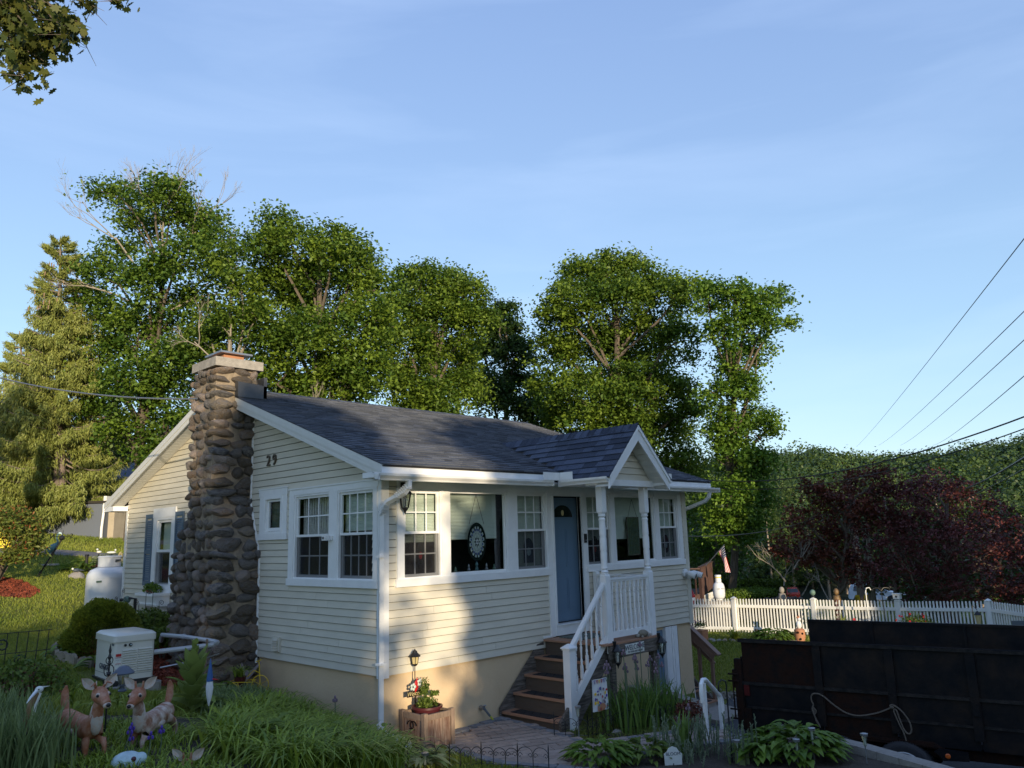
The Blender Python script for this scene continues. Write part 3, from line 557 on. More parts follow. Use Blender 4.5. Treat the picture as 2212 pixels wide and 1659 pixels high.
def frame(P, a0, a1, z0, z1, w=.05, d=.035, name='window', m='white'):
    g = G()
    def bx(a, b, c, e, f0=-.03, f1=d):
        q = [P(a, f0, c), P(b, f1, e)]; g.box(*[v for i in range(3) for v in (min(q[0][i], q[1][i]), max(q[0][i], q[1][i]))])
    bx(a0, a0+w, z0, z1); bx(a1-w, a1, z0, z1); bx(a0+w, a1-w, z1-w, z1); bx(a0+w, a1-w, z0, z0+w*.7)
    return g.o(name, m, house)
def blind(parent, P, a0, a1, z0, z1, dep=-.10, pleat=.02, m='blind'):
    n = int((z1-z0)/pleat); vs = []; fs = []
    for k in range(2*n+1):
        z = z0+(z1-z0)*k/(2*n); d = dep+(.008 if k % 2 else -.004); vs += [P(a0, d, z), P(a1, d, z)]
    for k in range(2*n): fs.append((2*k, 2*k+1, 2*k+3, 2*k+2))
    G().add(vs, fs).o('blind', m, parent)
def dh(P, a0, a1, z0, z1, gridn=(3, 2), blindto=None, sc=True):
    w = frame(P, a0, a1, z0, z1, .03, .02); zm = (z0+z1)/2
    sash(w, P, a0+.032, a1-.032, zm-.012, z1-.03, -.035, gridn); sash(w, P, a0+.032, a1-.032, z0+.022, zm+.018, -.07 if 0 else -.062, gridn, screen=False)
    g = G(); g.add([P(a0+.03, -.019, z0+.02), P(a1-.03, -.019, z0+.02), P(a1-.03, -.019, zm), P(a0+.03, -.019, zm)], [(0,1,2,3)])
    if sc: g.o('insect_screen', 'screen', w)
    if blindto is not None: blind(w, P, a0+.03, a1-.03, blindto, z1-.03)
    return w
w1 = dh(PF, .34, 1.03, 1.2, 2.42, blindto=1.68)
w3 = dh(PF, 2.55, 3.27, 1.2, 2.42, blindto=1.25)
w4 = dh(PF, 4.27, 4.95, 1.2, 2.42, blindto=1.62)
w6 = dh(PF, 6.46, 7.12, 1.2, 2.42, blindto=1.25)
def pic(a0, a1, bl):
    w = frame(PF, a0, a1, 1.2, 2.42, .03, .02); sash(w, PF, a0+.03, a1-.03, 1.22, 2.39, -.035, None, fw=.022); blind(w, PF, a0+.03, a1-.10, bl, 2.39, dep=-.13); return w
w2 = pic(1.17, 2.36, 1.70); w5 = pic(5.07, 6.34, 1.62)
wl1 = dh(PL, 1.22, 2.2, 1.2, 2.44, (3, 2), blindto=None); wl2 = dh(PL, .14, 1.02, 1.2, 2.44, (4, 2), blindto=1.86)
g = G(); [g.tube([(.13, 1.28+.86*k/26, 1.82), (.12+.02*(k % 2), 1.28+.86*k/26, 2.42)], .016, 4) for k in range(27)]; g.o('lace_curtain', 'lace', wl1)
w = frame(PL, 2.55, 3.12, 1.88, 2.47, .05, .04); sash(w, PL, 2.6, 3.07, 1.92, 2.43, -.03, None, fw=.05); G().box(.07, .072, 2.62, 3.05, 1.94, 2.42).o('stained_glass', 'sggreen', w)
w = frame(PL, 6.66, 7.44, .98, 2.3, .05, .03); sash(w, PL, 6.71, 7.39, 1.63, 2.25, -.03, None, fw=.05); sash(w, PL, 6.71, 7.39, 1.0, 1.66, -.06, None, fw=.05); blind(w, PL, 6.76, 7.34, 1.66, 2.2)
g = G(); g.add([(-.019, 6.73, 1.03), (-.019, 7.37, 1.03), (-.019, 7.37, 1.63), (-.019, 6.73, 1.63)], [(0,1,2,3)]); g.o('insect_screen', 'screen', w)
# casings and sills
def trim(bx, name='casing', m='white'): return G().box(*bx).o(name, m, house)
for b in ((.24, .34, -.034, 0, 1.2, 2.44), (1.03, 1.17, -.03, 0, 1.2, 2.42), (2.36, 2.55, -.03, 0, 1.2, 2.42), (3.27, 3.38, -.034, 0, .15, 2.43), (3.38, 3.42, -.05, 0.1, .31, 2.36), (4.19, 4.23, -.02, .1, .31, 2.36), (4.15, 4.27, -.032, 0, .15, 2.43),
          (4.95, 5.07, -.03, 0, 1.2, 2.42), (6.34, 6.46, -.03, 0, 1.2, 2.42), (7.12, 7.24, -.034, 0, 1.2, 2.44), (.24, 3.3, -.026, 0, 2.42, 2.525), (3.3, 4.2, -.03, 0, 2.36, 2.527), (4.2, 7.24, -.026, 0, 2.42, 2.525)): trim(b)
for b in ((.21, 3.35, -.05, 0, 1.10, 1.20), (4.24, 7.26, -.05, 0, 1.10, 1.20)): trim(b, 'window_sill')
trim((3.38, 4.23, -.05, .12, .15, .30), 'threshold'); trim((3.40, 4.21, -.07, .12, .30, .318), 'threshold')
trim((3.10, 3.38, -.028, 0, .14, .17), 'threshold')
for b in ((-.034, 0, 2.2, 2.34, 1.2, 2.44), (-.03, 0, 1.02, 1.22, 1.2, 2.44), (-.034, 0, .06, .14, 1.2, 2.44), (-.03, 0, .03, 2.34, 2.44, 2.53), (-.03, 0, 2.42, 2.55, 1.88, 2.48), (-.03, 0, 3.12, 3.27, 1.88, 2.48), (-.036, 0, 2.40, 3.29, 2.47, 2.585), (-.03, 0, 6.53, 6.66, .98, 2.32), (-.03, 0, 7.44, 7.57, .98, 2.32), (-.036, 0, 6.52, 7.58, 2.30, 2.48)): trim(b)
for b in ((-.05, 0, .03, 2.36, 1.10, 1.20), (-.05, 0, 2.38, 3.31, 1.785, 1.88), (-.05, 0, 6.52, 7.58, .875, .98)): trim(b, 'window_sill')
for b in ((-.042, 0, .02, 2.36, 2.525, 2.545), (-.045, 0, 2.39, 3.30, 2.58, 2.595)): trim(b, 'drip_cap')
# shutters
for y0, y1 in ((7.58, 7.93), (6.14, 6.51)):
    s = G(); [s.box(*b) for b in ((-.045, -.018, y0, y0+.05, .99, 2.38), (-.045, -.018, y1-.05, y1, .99, 2.38), (-.045, -.018, y0+.05, y1-.05, .99, 1.08), (-.045, -.018, y0+.05, y1-.05, 2.30, 2.38), (-.045, -.018, y0+.05, y1-.05, 1.60, 1.69))]
    sh = s.o('shutter', 'shutter', house)
    me = None
    for zz in [1.10+.0358*i for i in range(14)]+[1.71+.0358*i for i in range(16)]:
        if me is None:
            gg = G(); gg.prism([(-.040, -.012), (-.036, -.012), (-.018, .016), (-.022, .016)], 'y', 0, y1-y0-.1); 
            gg.v = [(p[0], p[1], p[2]) for p in gg.v]; me = gg.mesh('slat', 'shutter')
        ob('slat', me, sh, loc=(0, y0+.05, zz))
# vent, door
g = G(); g.box(-.05, -.01, 2.51, 2.72, .12, .33); v = g.o('wall_vent', 'siding', house)
for k in range(5): G().prism([(-.085, .14+.035*k), (-.05, .14+.035*k), (-.05, .17+.035*k)], 'y', 2.54, 2.69).o('louvre', 'siding', v)
g = G(); g.box(3.42, 4.19, .12, .165, .318, 2.345); door = g.o('front_door', 'door', house)
g = G()
for (a, b, c, d) in ((3.53, 3.73, .50, 1.02), (3.87, 4.08, .50, 1.02), (3.53, 3.73, 1.20, 1.83), (3.87, 4.08, 1.20, 1.83)):
    g = G(); g.box(a, b, .112, .122, c, d).box(a+.03, b-.03, .104, .113, c+.03, d-.03); g.o('door_panel', 'door', door)
arc = [(3.805+.25*math.cos(t), 2.02+.20*math.sin(t)) for t in np.linspace(0, math.pi, 17)]; arc2 = [(3.805+.29*math.cos(t), 2.0+.25*math.sin(t)) for t in np.linspace(0, math.pi, 17)]
G().prism(arc2, 'y', .108, .121).o('fanlight_frame', 'door', door); G().prism(arc, 'y', .100, .109).o('fanlight', 'sgdark', door)
G().ball((3.80, .096, 2.09), (.035, .006, .05), 8, 5).o('glass_motif', 'brassmesh', door)
G().box(3.42, 4.19, .09, .12, .318, .335).o('door_sweep', 'black', door)
# basement door
g = G(); g.box(5.98, 6.45, .05, .08, -1.85, -.04); g.o('basement_door', 'door', house)
for b in ((6.45, 6.62, -.02, .09, -1.85, -.02), (6.62, 6.80, -.045, .05, -1.85, -.02), (6.66, 6.68, -.06, -.04, -1.85, -.02)): trim(b, 'door_casing')
G().box(6.80, 6.81, -.04, .02, -1.8, -.02).o('door_casing', 'shutter', house)
# ---------------- roof
roof = G(); e = .02
def slab(x0, x1, y0, z0, y1, z1, t): 
    return G().add([(x0,y0,z0),(x1,y0,z0),(x1,y1,z1),(x0,y1,z1),(x0,y0,z0-t),(x1,y0,z0-t),(x1,y1,z1-t),(x0,y1,z1-t)], [(0,1,2,3),(7,6,5,4),(0,4,5,1),(1,5,6,2),(2,6,7,3),(3,7,4,0)])
zr = rz(HD/2)
g = slab(-.325, 7.72, -.43, rz(-.43)-.008, HD/2, zr-.008, .05); g2 = slab(-.325, 7.72, HD+.45, rz(HD+.45)-.008, HD/2, zr-.008, .05); g.add(g2.v, g2.f)
roof = g.o('roof', 'tar', house)
# barge boards left and right
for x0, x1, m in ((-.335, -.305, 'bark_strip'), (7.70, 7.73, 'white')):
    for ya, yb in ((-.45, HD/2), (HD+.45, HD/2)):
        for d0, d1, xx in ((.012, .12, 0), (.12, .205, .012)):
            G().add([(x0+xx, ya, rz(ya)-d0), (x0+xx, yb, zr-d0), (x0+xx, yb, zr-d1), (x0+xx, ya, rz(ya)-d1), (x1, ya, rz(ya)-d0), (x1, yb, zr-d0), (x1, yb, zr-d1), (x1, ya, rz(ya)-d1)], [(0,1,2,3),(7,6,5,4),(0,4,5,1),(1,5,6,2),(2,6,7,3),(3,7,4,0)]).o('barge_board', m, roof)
# rake soffit panels (back slope seen from below, front slope too)
gg = G(); gg.box(-.325, -.02, 0, .108, -.012, 0); gg.box(-.325, -.02, .108, .118, -.003, 0); pm = gg.mesh('soffit_panel', 'bark_strip')
a_ = math.atan(SL)
n = int((HD/2+.45)/math.cos(a_)/.118)
for k in range(n):
    s = k*.118
    ob('soffit_panel', pm, roof, loc=(0, HD+.45-s*math.cos(a_), rz(HD+.45)-.16+s*math.sin(a_)), rot=(math.pi-a_, 0, 0) if 0 else (-a_, 0, 0), scale=(1, -1, 1))
    ob('soffit_panel', pm, roof, loc=(0, -.45+s*math.cos(a_), rz(-.45)-.16+s*math.sin(a_)), rot=(a_, 0, 0))
# front soffit + fascia + gutters
trim((-.3, 7.7, -.44, -.002, 2.528, 2.54), 'front_soffit'); trim((-.3, 7.7, HD, HD+.44, 2.50, 2.515), 'back_soffit')
trim((-.33, 2.85, -.455, -.435, 2.50, 2.655), 'fascia'); trim((4.55, 7.72, -.455, -.435, 2.50, 2.655), 'fascia'); trim((-.33, 7.72, HD+.435, HD+.455, 2.5, 2.655), 'fascia')
trim((-.325, -.002, 8.98, HD+.43, 2.50, 2.60), 'return_box'); trim((-.325, -.002, -.43, -.02, 2.53, 2.60), 'return_box')
kprof = [(0, .0), (-.075, .0), (-.085, .02), (-.12, .055), (-.125, .085), (-.115, .085), (-.11, .06), (-.075, .025), (-.07, .008), (-.006, .008), (-.006, .1), (0, .1)]
def gutter(x0, x1, y, z): 
    g = G(); g.prism([(y+p[0], z+p[1]) for p in kprof], 'x', x0, x1); g.box(x0, x0+.004, y-.12, y, z, z+.08); g.box(x1-.004, x1, y-.12, y, z, z+.08); return g
gutter(-.45, 2.86, -.456, 2.475).o('gutter', 'whitemetal', house); gutter(4.62, 7.86, -.456, 2.47).o('gutter', 'whitemetal', house)
# porch roof
PX, PZ, PY = 3.83, 3.40, -1.52; ps = (PZ-2.60)/.78
def pz(x): return PZ-ps*abs(x-PX)
def yv(z): return (z-2.69)/SL-.45
proof = G()
for s in (-1, 1):
    xe = PX+s*.80; ze = pz(xe)
    proof.add([(xe, PY, ze-.01), (PX, PY, PZ-.01), (PX, yv(PZ)+.05, PZ-.01), (xe, yv(ze)+.1, ze-.01), (xe, PY, ze-.05), (PX, PY, PZ-.05), (PX, yv(PZ)+.05, PZ-.05), (xe, yv(ze)+.1, ze-.05)], [(0,1,2,3),(7,6,5,4),(0,4,5,1),(1,5,6,2),(2,6,7,3),(3,7,4,0)])
pr = proof.o('porch_roof', 'tar', house)
for s in (-1, 1):
    xe = PX+s*.80; ze = pz(xe)
    for d0, d1, y0, y1 in ((.02, .20, PY+.004, PY+.028), (.008, .07, PY-.018, PY+.003)):
        G().prism([(PX, PZ-d0), (xe, ze-d0), (xe, ze-d1), (PX, PZ-d1-.05*(d1 > .1))], 'y', y0, y1).o('barge_board', 'white', pr)
    # soffit of the overhang
    for k in range(8):
        t0, t1 = k/8, (k+1)/8-.012; xa, xb = PX+s*.1+(xe-PX-s*.1)*t0, PX+s*.1+(xe-PX-s*.1)*t1
        G().add([(xa, PY+.03, pz(xa)-.17), (xb, PY+.03, pz(xb)-.17), (xb, -1.24, pz(xb)-.17), (xa, -1.24, pz(xa)-.17), (xa, PY+.03, pz(xa)-.16), (xb, PY+.03, pz(xb)-.16), (xb, -1.24, pz(xb)-.16), (xa, -1.24, pz(xa)-.16)], [(0,1,2,3),(7,6,5,4),(0,4,5,1),(1,5,6,2),(2,6,7,3),(3,7,4,0)]).o('soffit_panel', 'bark_strip', pr)
for k in range(7):   # pediment boards
    z0 = 2.545+k*EX; z1 = z0+EX; hw0 = (PZ-.17-z0)/ps; hw1 = max(.005, (PZ-.17-z1)/ps)
    if hw0 > .03: g = G(); board_mesh(g, (PX-hw0, -1.225, z0), (PX+hw0, -1.225, z0), (PX-hw1, -1.225, z1), (PX+hw1, -1.225, z1), (0, -1, 0)); g.o('pediment_board', 'siding', pr)
G().prism([(PX-.8, 2.5), (PX+.8, 2.5), (PX, 3.25)], 'y', -1.22, -1.2).o('pediment', 'siding', pr)
G().box(PX-.72, PX+.72, -1.24, -.44, 2.485, 2.51).o('porch_ceiling', 'white', pr); G().box(PX-.76, PX+.76, -1.27, -1.03, 2.45, 2.545).o('porch_beam', 'white', pr)
G().box(PX-.74, PX-.70, -1.48, -.45, 2.47, 2.56).o('fascia', 'white', pr); G().box(PX+.70, PX+.74, -1.48, -.45, 2.47, 2.56).o('fascia', 'white', pr)
for s in (-1, 1):
    g = G(); ry = PX+s*.745; g.prism([(ry+s*(-p[0]), 2.475+p[1]) for p in kprof], 'y', -1.50, -.46 if s > 0 else -.575); g.prism([(ry, 2.475), (ry+s*.12, 2.53), (ry+s*.12, 2.56), (ry, 2.56)], 'y', -1.503, -1.50); g.o('gutter', 'whitemetal', pr)
G().box(2.60, 2.97, -.60, -.585, 2.56, 2.68).o('splash_guard', 'whitemetal', pr); G().box(2.955, 2.97, -.86, -.60, 2.56, 2.68).o('splash_guard', 'whitemetal', pr)
G().box(PX+.78, PX+.90, -1.50, -1.42, 2.50, 2.66).o('splash_guard', 'whitemetal', pr)
# ---------------- shingles
def shingle_mesh(w, e, t=.007):
    g = G(); g.box(0, w, 0, e*1.08, -t*.2, t); me = g.mesh('shingle', 'shingle'); return me
cand = []
q = random.Random(3)
expo = .128; slope_len = (HD/2+.45)/math.cos(a_); rows = int(slope_len/expo)
def main_ok(x, s):
    y = -.45+s*math.cos(a_); z = 2.69+SL*(y+.45)
    if z < PZ+.02 and abs(x-PX) < (PZ-z)/ps-.02: return False
    if -.75 < x < .06 and 3.62 < y < 4.4: return False
    return True
for r in range(rows):
    x = -.335-q.random()*.15
    while x < 7.72:
        w = q.choice((.14, .18, .22, .30, .35)); x0 = max(x, -.335); x1 = min(x+w, 7.735)
        if x1-x0 > .03 and main_ok((x0+x1)/2, (r+.3)*expo) : cand.append(('m', x0, x1, r))
        x += w
ca, sa = math.cos(a_), math.sin(a_)
ap = math.atan(ps); prow = int(.80/math.cos(ap)/expo)+1
for sgn in (-1, 1):
    for r in range(prow):
        y = PY-.02
        while y < 1.6:
            w = q.choice((.14, .2, .26, .33)); y1 = y+w; xs = sgn*(.82-(r*expo)*math.cos(ap)); z = pz(PX+xs)
            yl = yv(max(z, 2.6))+.04
            if z > PZ-.02: break
            if y < yl-.03: cand.append(('p', y, min(y1, yl), r, sgn))
            y = y1
def sh_geo(c, lift):
    if c[0] == 'm':
        _, x0, x1, r = c; s0 = r*expo-.012; s1 = s0+expo*1.12
        def P(x, s, n): y = -.45+s*ca-n*sa; return (x, y, 2.69+s*sa+n*ca)
        a0, a1 = x0, x1-.004
        return [P(a0, s0, lift+.003), P(a1, s0, lift+.003), P(a1, s1, .001), P(a0, s1, .001), P(a0, s0, -.006), P(a1, s0, -.006)]
    _, y0, y1, r, sg = c; s0 = r*expo-.02; s1 = min(s0+expo*1.12, .81/math.cos(ap))
    def P(y, s, n): x = .82-s*math.cos(ap)+n*math.sin(ap); return (PX+sg*x, y, PZ-ps*.82+s*math.sin(ap)+n*math.cos(ap))
    return [P(y0, s0, lift+.003), P(y1-.005, s0, lift+.003), P(y1-.005, s1, .001), P(y0, s1, .001), P(y0, s0, -.006), P(y1-.005, s0, -.006)]
SF = [(0,1,2,3), (0,4,5,1), (0,3,4), (1,5,2)]
def dist(c):
    p = sh_geo(c, 0)[0]; return (Vector(p)-CAM).length
cand.sort(key=dist); bulk = {'m': G(), 'p': G()}; nm = 0
for c in cand:
    vs = sh_geo(c, .011+q.random()*.008)
    if nm < 298 and not (c[0] == 'p' and c[4] == 1):
        g = G(); g.add(vs, SF); o = g.o('shingle', 'shingle' if c[0] == 'm' else 'shingle_porch', roof if c[0] == 'm' else pr); nm += 1
    else: bulk[c[0]].add(vs, SF)
def perface(o, seed):   # a random tone for each shingle of a joined sheet
    g = np.random.default_rng(seed); n = len(o.data.polygons); a = o.data.attributes.new('v', 'FLOAT', 'FACE'); a.data.foreach_set('value', np.repeat(g.random(n//4+1), 4)[:n].astype(np.float32))
M['shb'] = mat('asphalt shingle field', (.072, .078, .092), .9, noise=.38, nscale=90, bump=.5, bscale=240, spec=.2, face=(.128, .138, .162))
M['shp'] = mat('porch shingle field', (.042, .05, .068), .9, noise=.4, nscale=90, bump=.5, bscale=240, spec=.2, face=(.10, .115, .155))
perface(bulk['m'].o('shingles', 'shb', roof, kind='stuff'), 1); perface(bulk['p'].o('shingles', 'shp', pr, kind='stuff'), 2)
# ridge caps
for k in range(38):
    x = -.33+k*.212; g = G(); g.add([(x, HD/2-.14, zr-.14*SL+.012), (x+.235, HD/2-.14, zr-.14*SL+.005), (x+.235, HD/2, zr+.014), (x, HD/2, zr+.022), (x, HD/2+.14, zr-.14*SL+.012), (x+.235, HD/2+.14, zr-.14*SL+.005)], [(0,1,2,3), (3,2,5,4)]); g.o('ridge_cap', 'shingle', roof)
k = 0; y = PY-.02
while y < yv(PZ)+.05:
    g = G(); w = .13; g.add([(PX-w, y, PZ-ps*w+.028), (PX-w, y+.16, PZ-ps*w+.014), (PX, y+.16, PZ+.016), (PX, y, PZ+.03), (PX+w, y, PZ-ps*w+.028), (PX+w, y+.16, PZ-ps*w+.014)], [(0,1,2,3), (3,2,5,4)]); g.o('ridge_cap', 'shingle_porch', pr); y += .14
# drip edge tar strip under first course
G().box(-.32, 2.95, -.462, -.43, 2.655, 2.672).o('drip_edge', 'tar', roof); G().box(4.7, 7.72, -.462, -.43, 2.655, 2.672).o('drip_edge', 'tar', roof)
# ---------------- chimney
ch = G()
for z0, z1 in ((-.9, 1.55), (1.55, 2.4), (2.4, 4.62)):
    a0, b0 = chy(z0 if z0 > 0 else 0)[0]+.022, chy(z0 if z0 > 0 else 0)[1]-.022; a1, b1 = chy(z1+.01 if z1 < 2.3 or z1 > 2.4 else 2.41)[0]+.022, chy(z1+.01)[1]-.022
    if z0 < 1: a1, b1 = a0, b0
    xo0 = -.695 if z0 > 1 else -.715; xr = .03
    if z0 == 1.55: a0, b0 = 3.302, 4.778
    ch.add([(xo0, a0, z0), (xr, a0, z0), (xr, b0, z0), (xo0, b0, z0), (-.68, a1, z1), (xr, a1, z1), (xr, b1, z1), (-.68, b1, z1)], [(0,3,2,1),(4,5,6,7),(0,1,5,4),(1,2,6,5),(2,3,7,6),(3,0,4,7)])
chim = ch.o('chimney', 'mortar', house)
def stone_me(seed):
    bm = bmesh.new(); bmesh.ops.create_icosphere(bm, subdivisions=2, radius=1); q = random.Random(seed); ax = [Vector((q.uniform(-1,1), q.uniform(-1,1), q.uniform(-1,1))).normalized() for _ in range(8)]; am = [q.uniform(.62, .92) for _ in ax]
    for v in bm.verts:
        p = v.co.copy()
        s = max(abs(p.x)**2.6+abs(p.y)**2.6+abs(p.z)**2.6, 1e-6)**(-1/2.6); p *= s
        for a, m in zip(ax, am):
            d = p.dot(a)
            if d > m: p -= a*(d-m)*.92
        v.co = p*(1.02+q.uniform(-.02, .02))
    me = bpy.data.meshes.new('stone'); bm.to_mesh(me); bm.free(); me.materials.append(M['stone']); smooth_mesh(me, 34); return me
SM = [stone_me(s) for s in range(22)]
def stone(x, y, z, dx, dy, dz, q): ob('stone', q.choice(SM), chim, loc=(x, y, z), rot=(q.uniform(-.28,.28), q.uniform(-.28,.28), q.uniform(-.2,.2)), scale=(dx/2, dy/2, dz/2))
q = random.Random(12); z = -.62; ns = 0
while z < 4.60:
    h = min(q.uniform(.115, .235), 4.64-z)
    if h < .07: break
    zc = z+h/2; a, b = chy(max(zc, 0)); xo = -.70 if zc < 1.6 else -.67
    # south face (-y): corner stone + fillers
    x = xo-.03; first = True
    while x < .0:
        w = q.uniform(.28, .46) if first else q.uniform(.17, .36); w = min(w, .04-x)
        if w < .09: break
        if zc > -.2 or x < -.2: stone(x+w/2-(.03 if first else 0), a+.035+q.uniform(-.02, .015)+(.05 if first else 0), zc+q.uniform(-.025, .025)*(not first), w*1.20, .20 if not first else .34, h*q.uniform(1.08, 1.28), q)
        ns += 1; x += w; first = False
    # west face
    y = a+.17
    if zc > -.62:
        while y < b+.02:
            w = q.uniform(.13, .24)
            if y+w > b+.05: w = max(b+.05-y, .10)
            for kk in ((0,) if h < .17 or w < .17 else (0,)):
                stone(xo+.015+q.uniform(-.045,.03), y+w/2, zc+q.uniform(-.035,.035), q.uniform(.17,.27), w*q.uniform(1.0, 1.15), h*q.uniform(.95,1.25), q); ns += 1
            y += w
    if zc > 4.0:
        for xx in (-.3, -.05): stone(xx, b-.03, zc, .26, .14, h, q)
        for yy in (3.8, 4.05): stone(.03, yy, zc, .12, .24, h, q)
    z += h
g = G(); g.box(-.74, .11, 3.555, 4.45, 4.64, 4.79); o = g.o('chimney_cap', 'concrete', house)
g = G(); g.box(-.50, -.14, 3.78, 4.2, 4.80, 4.90); g.o('flue_tile', 'orange', o); g = G(); g.box(-.60, -.03, 3.68, 4.28, 4.905, 4.935); g.o('flue_cover', 'steel', o)
g = G(); g.add([(-.36, 3.50, 4.14), (.16, 3.50, 4.14), (.16, 3.50, 4.36), (-.36, 3.50, 4.40), (-.36, 3.62, 4.16), (.16, 3.62, 4.16), (.16, 3.62, 4.42), (-.36, 3.62, 4.42)], [(0,1,2,3),(7,6,5,4),(0,4,5,1),(1,5,6,2),(2,6,7,3),(3,7,4,0)]); g.box(.10, .16, 3.5, 4.4, 4.15, 4.52); g.o('chimney_flashing', 'lead', house)
# ---------------- downspouts
g = G(); W_ = .07
g.tube([(-.06+.12, -.515, 2.48), (.055, -.515, 2.40), (.03, -.47, 2.33), (-.045, -.20, 2.22), (-.06, -.11, 2.16), (-.06, -.075, 2.08), (-.06, -.075, -.62)], .042, 4); 
ds = g.o('downspout', 'whitemetal', house)
for (p0, p1) in (((.052, -.505, 2.40), (.0, -.36, 2.29)), ((-.05, -.16, 2.20), (-.06, -.075, 2.08))):
    for k in range(7):
        c = Vector(p0).lerp(Vector(p1), k/6); G().cb(c, (.088, .012, .088), Euler((R(-50), 0, 0)).to_matrix()).o('elbow_rib', 'whitemetal', ds)
for z in (1.5, .15): G().box(-.115, -.005, -.122, -.03, z, z+.03).o('strap', 'white', ds)
g = G(); g.tube([(7.56, -.51, 2.47), (7.56, -.49, 2.38), (7.555, -.40, 2.30), (7.50, .0, 2.17), (7.485, .12, 2.12), (7.48, .16, 2.04), (7.48, .16, -1.2)], .042, 4).o('downspout', 'whitemetal', house)
g = G(); g.tube([(7.48, .16, -1.15), (7.48, .14, -1.5), (7.5, .10, -1.72)], .06, 6).o('downspout_foot', 'white', house)

# ------------------------------------------------------------------ front porch with steps
st = T('porch_steps', 'dark wooden stairs and deck with white turned balustrade at the blue front door', 'porch steps')
DZ = .13
zs_ = [DZ, -.10, -.325, -.55, -.775]; xs_ = [3.11, 2.88, 2.64, 2.395, 2.15]
for k in range(5):
    z = zs_[k]; x = xs_[k]
    if k:
        for y0, y1 in ((-1.10, -.74), (-.735, -.37), (-.365, -.012)):
            if k != 0: pass
        g = G(); g.box(x, xs_[k-1]+.05, -1.10, -.012, z-.03, z); g.box(x-.012, x+.012, -1.09, -.02, z-.034, z-.004); g.o('tread', 'treadwood', st)
        mt = G(); mt.box(x+.02, xs_[k-1]-.01, -.92, -.16, z+.001, z+.008)
        for i in range(14): mt.ball((x+.04+(i % 3)*.07, -.86+.05*i, z+.009), (.012, .018, .006), 5, 3)
        tag(mt.o('tread_mat', 'rubber'), 'black ornamental rubber mat on the %s step of the porch stairs' % ('top', 'second from top', 'third from top', 'bottom')[k-1], 'mat', 'rubber mats on the porch steps')
    zb_ = zs_[k+1] if k < 4 else -1.0
    G().box(x+.02, x+.04, -1.09, -.02, zb_, z-.03).o('riser', 'riser', st)
for k in range(9): G().box(3.09+k*.152, 3.09+k*.152+.147, -1.24, -.015, DZ-.028, DZ).o('deck_board', 'treadwood', st)
def strg(y0, y1, m='oldwood'):
    return G().prism([(2.14, -1.0), (2.14, -.70), (3.15, .22) if y1 > -.5 else (3.15, .115), (3.42, .10), (3.42, -.10), (3.30, -.12), (2.45, -.98)], 'y', y0, y1)
G().prism([(2.10, -.98), (2.10, -.72), (2.95, .07), (3.10, .095), (3.10, -.98)], 'y', -.012, -.002).o('stringer', 'oldwood', st)
G().prism([(2.16, -1.0), (2.16, -.79), (3.12, .10), (3.40, .10), (3.40, -.10), (3.30, -.12), (2.45, -.98)], 'y', -1.145, -1.10).o('stringer', 'oldwood', st)
G().box(3.20, 4.52, -1.245, -1.20, -.09, .10).o('rim_beam', 'oldwood', st); G().box(4.44, 4.48, -1.20, -.02, -.09, .10).o('rim_beam', 'oldwood', st)
for x in (3.32, 4.40): G().box(x-.05, x+.05, -1.20, -1.10, -1.15, .095).o('support_post', 'oldwood', st)
def post_profile(z0, z1, sq0, sq1):  # turned part
    L = z1-z0; P_ = [(0, .055), (.01, .05), (.025, .062), (.04, .05), (.055, .04), (.08, .056), (.10, .05), (.115, .047)]
    out = [(r, z0+d) for d, r in P_]
    a, b = z0+.115, z1-.115; k = 6
    for i in range(1, k*3):
        t = i/(k*3); z = a+(b-a)*t; r = .047+.006*math.sin(math.pi*t); out.append((r-.006 if i in (6, 12) else r, z)); 
        if i in (6, 12): out.append((r, z+.012))
    return out+[(r, z1-d) for d, r in reversed(P_)]
for x in (3.30, 4.42):
    g = G(); y = -1.13; g.box(x-.057, x+.057, y-.057, y+.057, -.02, 1.10); g.lathe([(.081, 1.10), (.055, 1.13)], (x, y, 0), 4, sq=True); g.o('post_base', 'white', st)
    g = G(); g.lathe(post_profile(1.13, 2.02, 0, 0), (x, y, 0), 16); g.o('turned_shaft', 'white', st, smooth=True)
    g = G(); g.lathe([(.05, 2.02), (.078, 2.05)], (x, y, 0), 4, sq=True); g.box(x-.055, x+.055, y-.055, y+.055, 2.05, 2.455); g.o('post_head', 'white', st)
bal = G(); bal.box(-.017, .017, -.017, .017, 0, .20); bal.box(-.017, .017, -.017, .017, .56, .68)
bal.lathe([(.012, .20), (.02, .215), (.012, .23), (.018, .26), (.012, .30), (.014, .38), (.019, .46), (.011, .49), (.02, .505), (.012, .52), (.015, .56)], (0, 0, 0), 8)
bme = bal.mesh('baluster', 'white', True)
for k in range(9): ob('baluster', bme, st, loc=(3.42+.112*k+.03, -1.13, .27), scale=(1, 1, 1.12))
G().box(3.35, 4.37, -1.17, -1.09, 1.03, 1.06).o('top_rail', 'white', st); G().box(3.35, 4.37, -1.155, -1.105, 1.0, 1.03).o('top_rail', 'white', st); G().box(3.35, 4.37, -1.155, -1.105, .185, .275).o('bottom_rail', 'white', st); G().box(4.30, 4.36, -1.165, -1.095, .16, .32).o('rail_bracket', 'white', st)
for k in range(8): ob('baluster', bme, st, loc=(4.42, -1.0+.125*k, .27), scale=(1, 1, 1.12))
G().box(4.385, 4.455, -1.07, -.04, 1.03, 1.06).o('top_rail', 'white', st); G().box(4.395, 4.445, -1.07, -.04, .185, .275).o('bottom_rail', 'white', st); G().box(4.37, 4.47, -.1, -.035, .1, 1.1).o('wall_post', 'white', st)
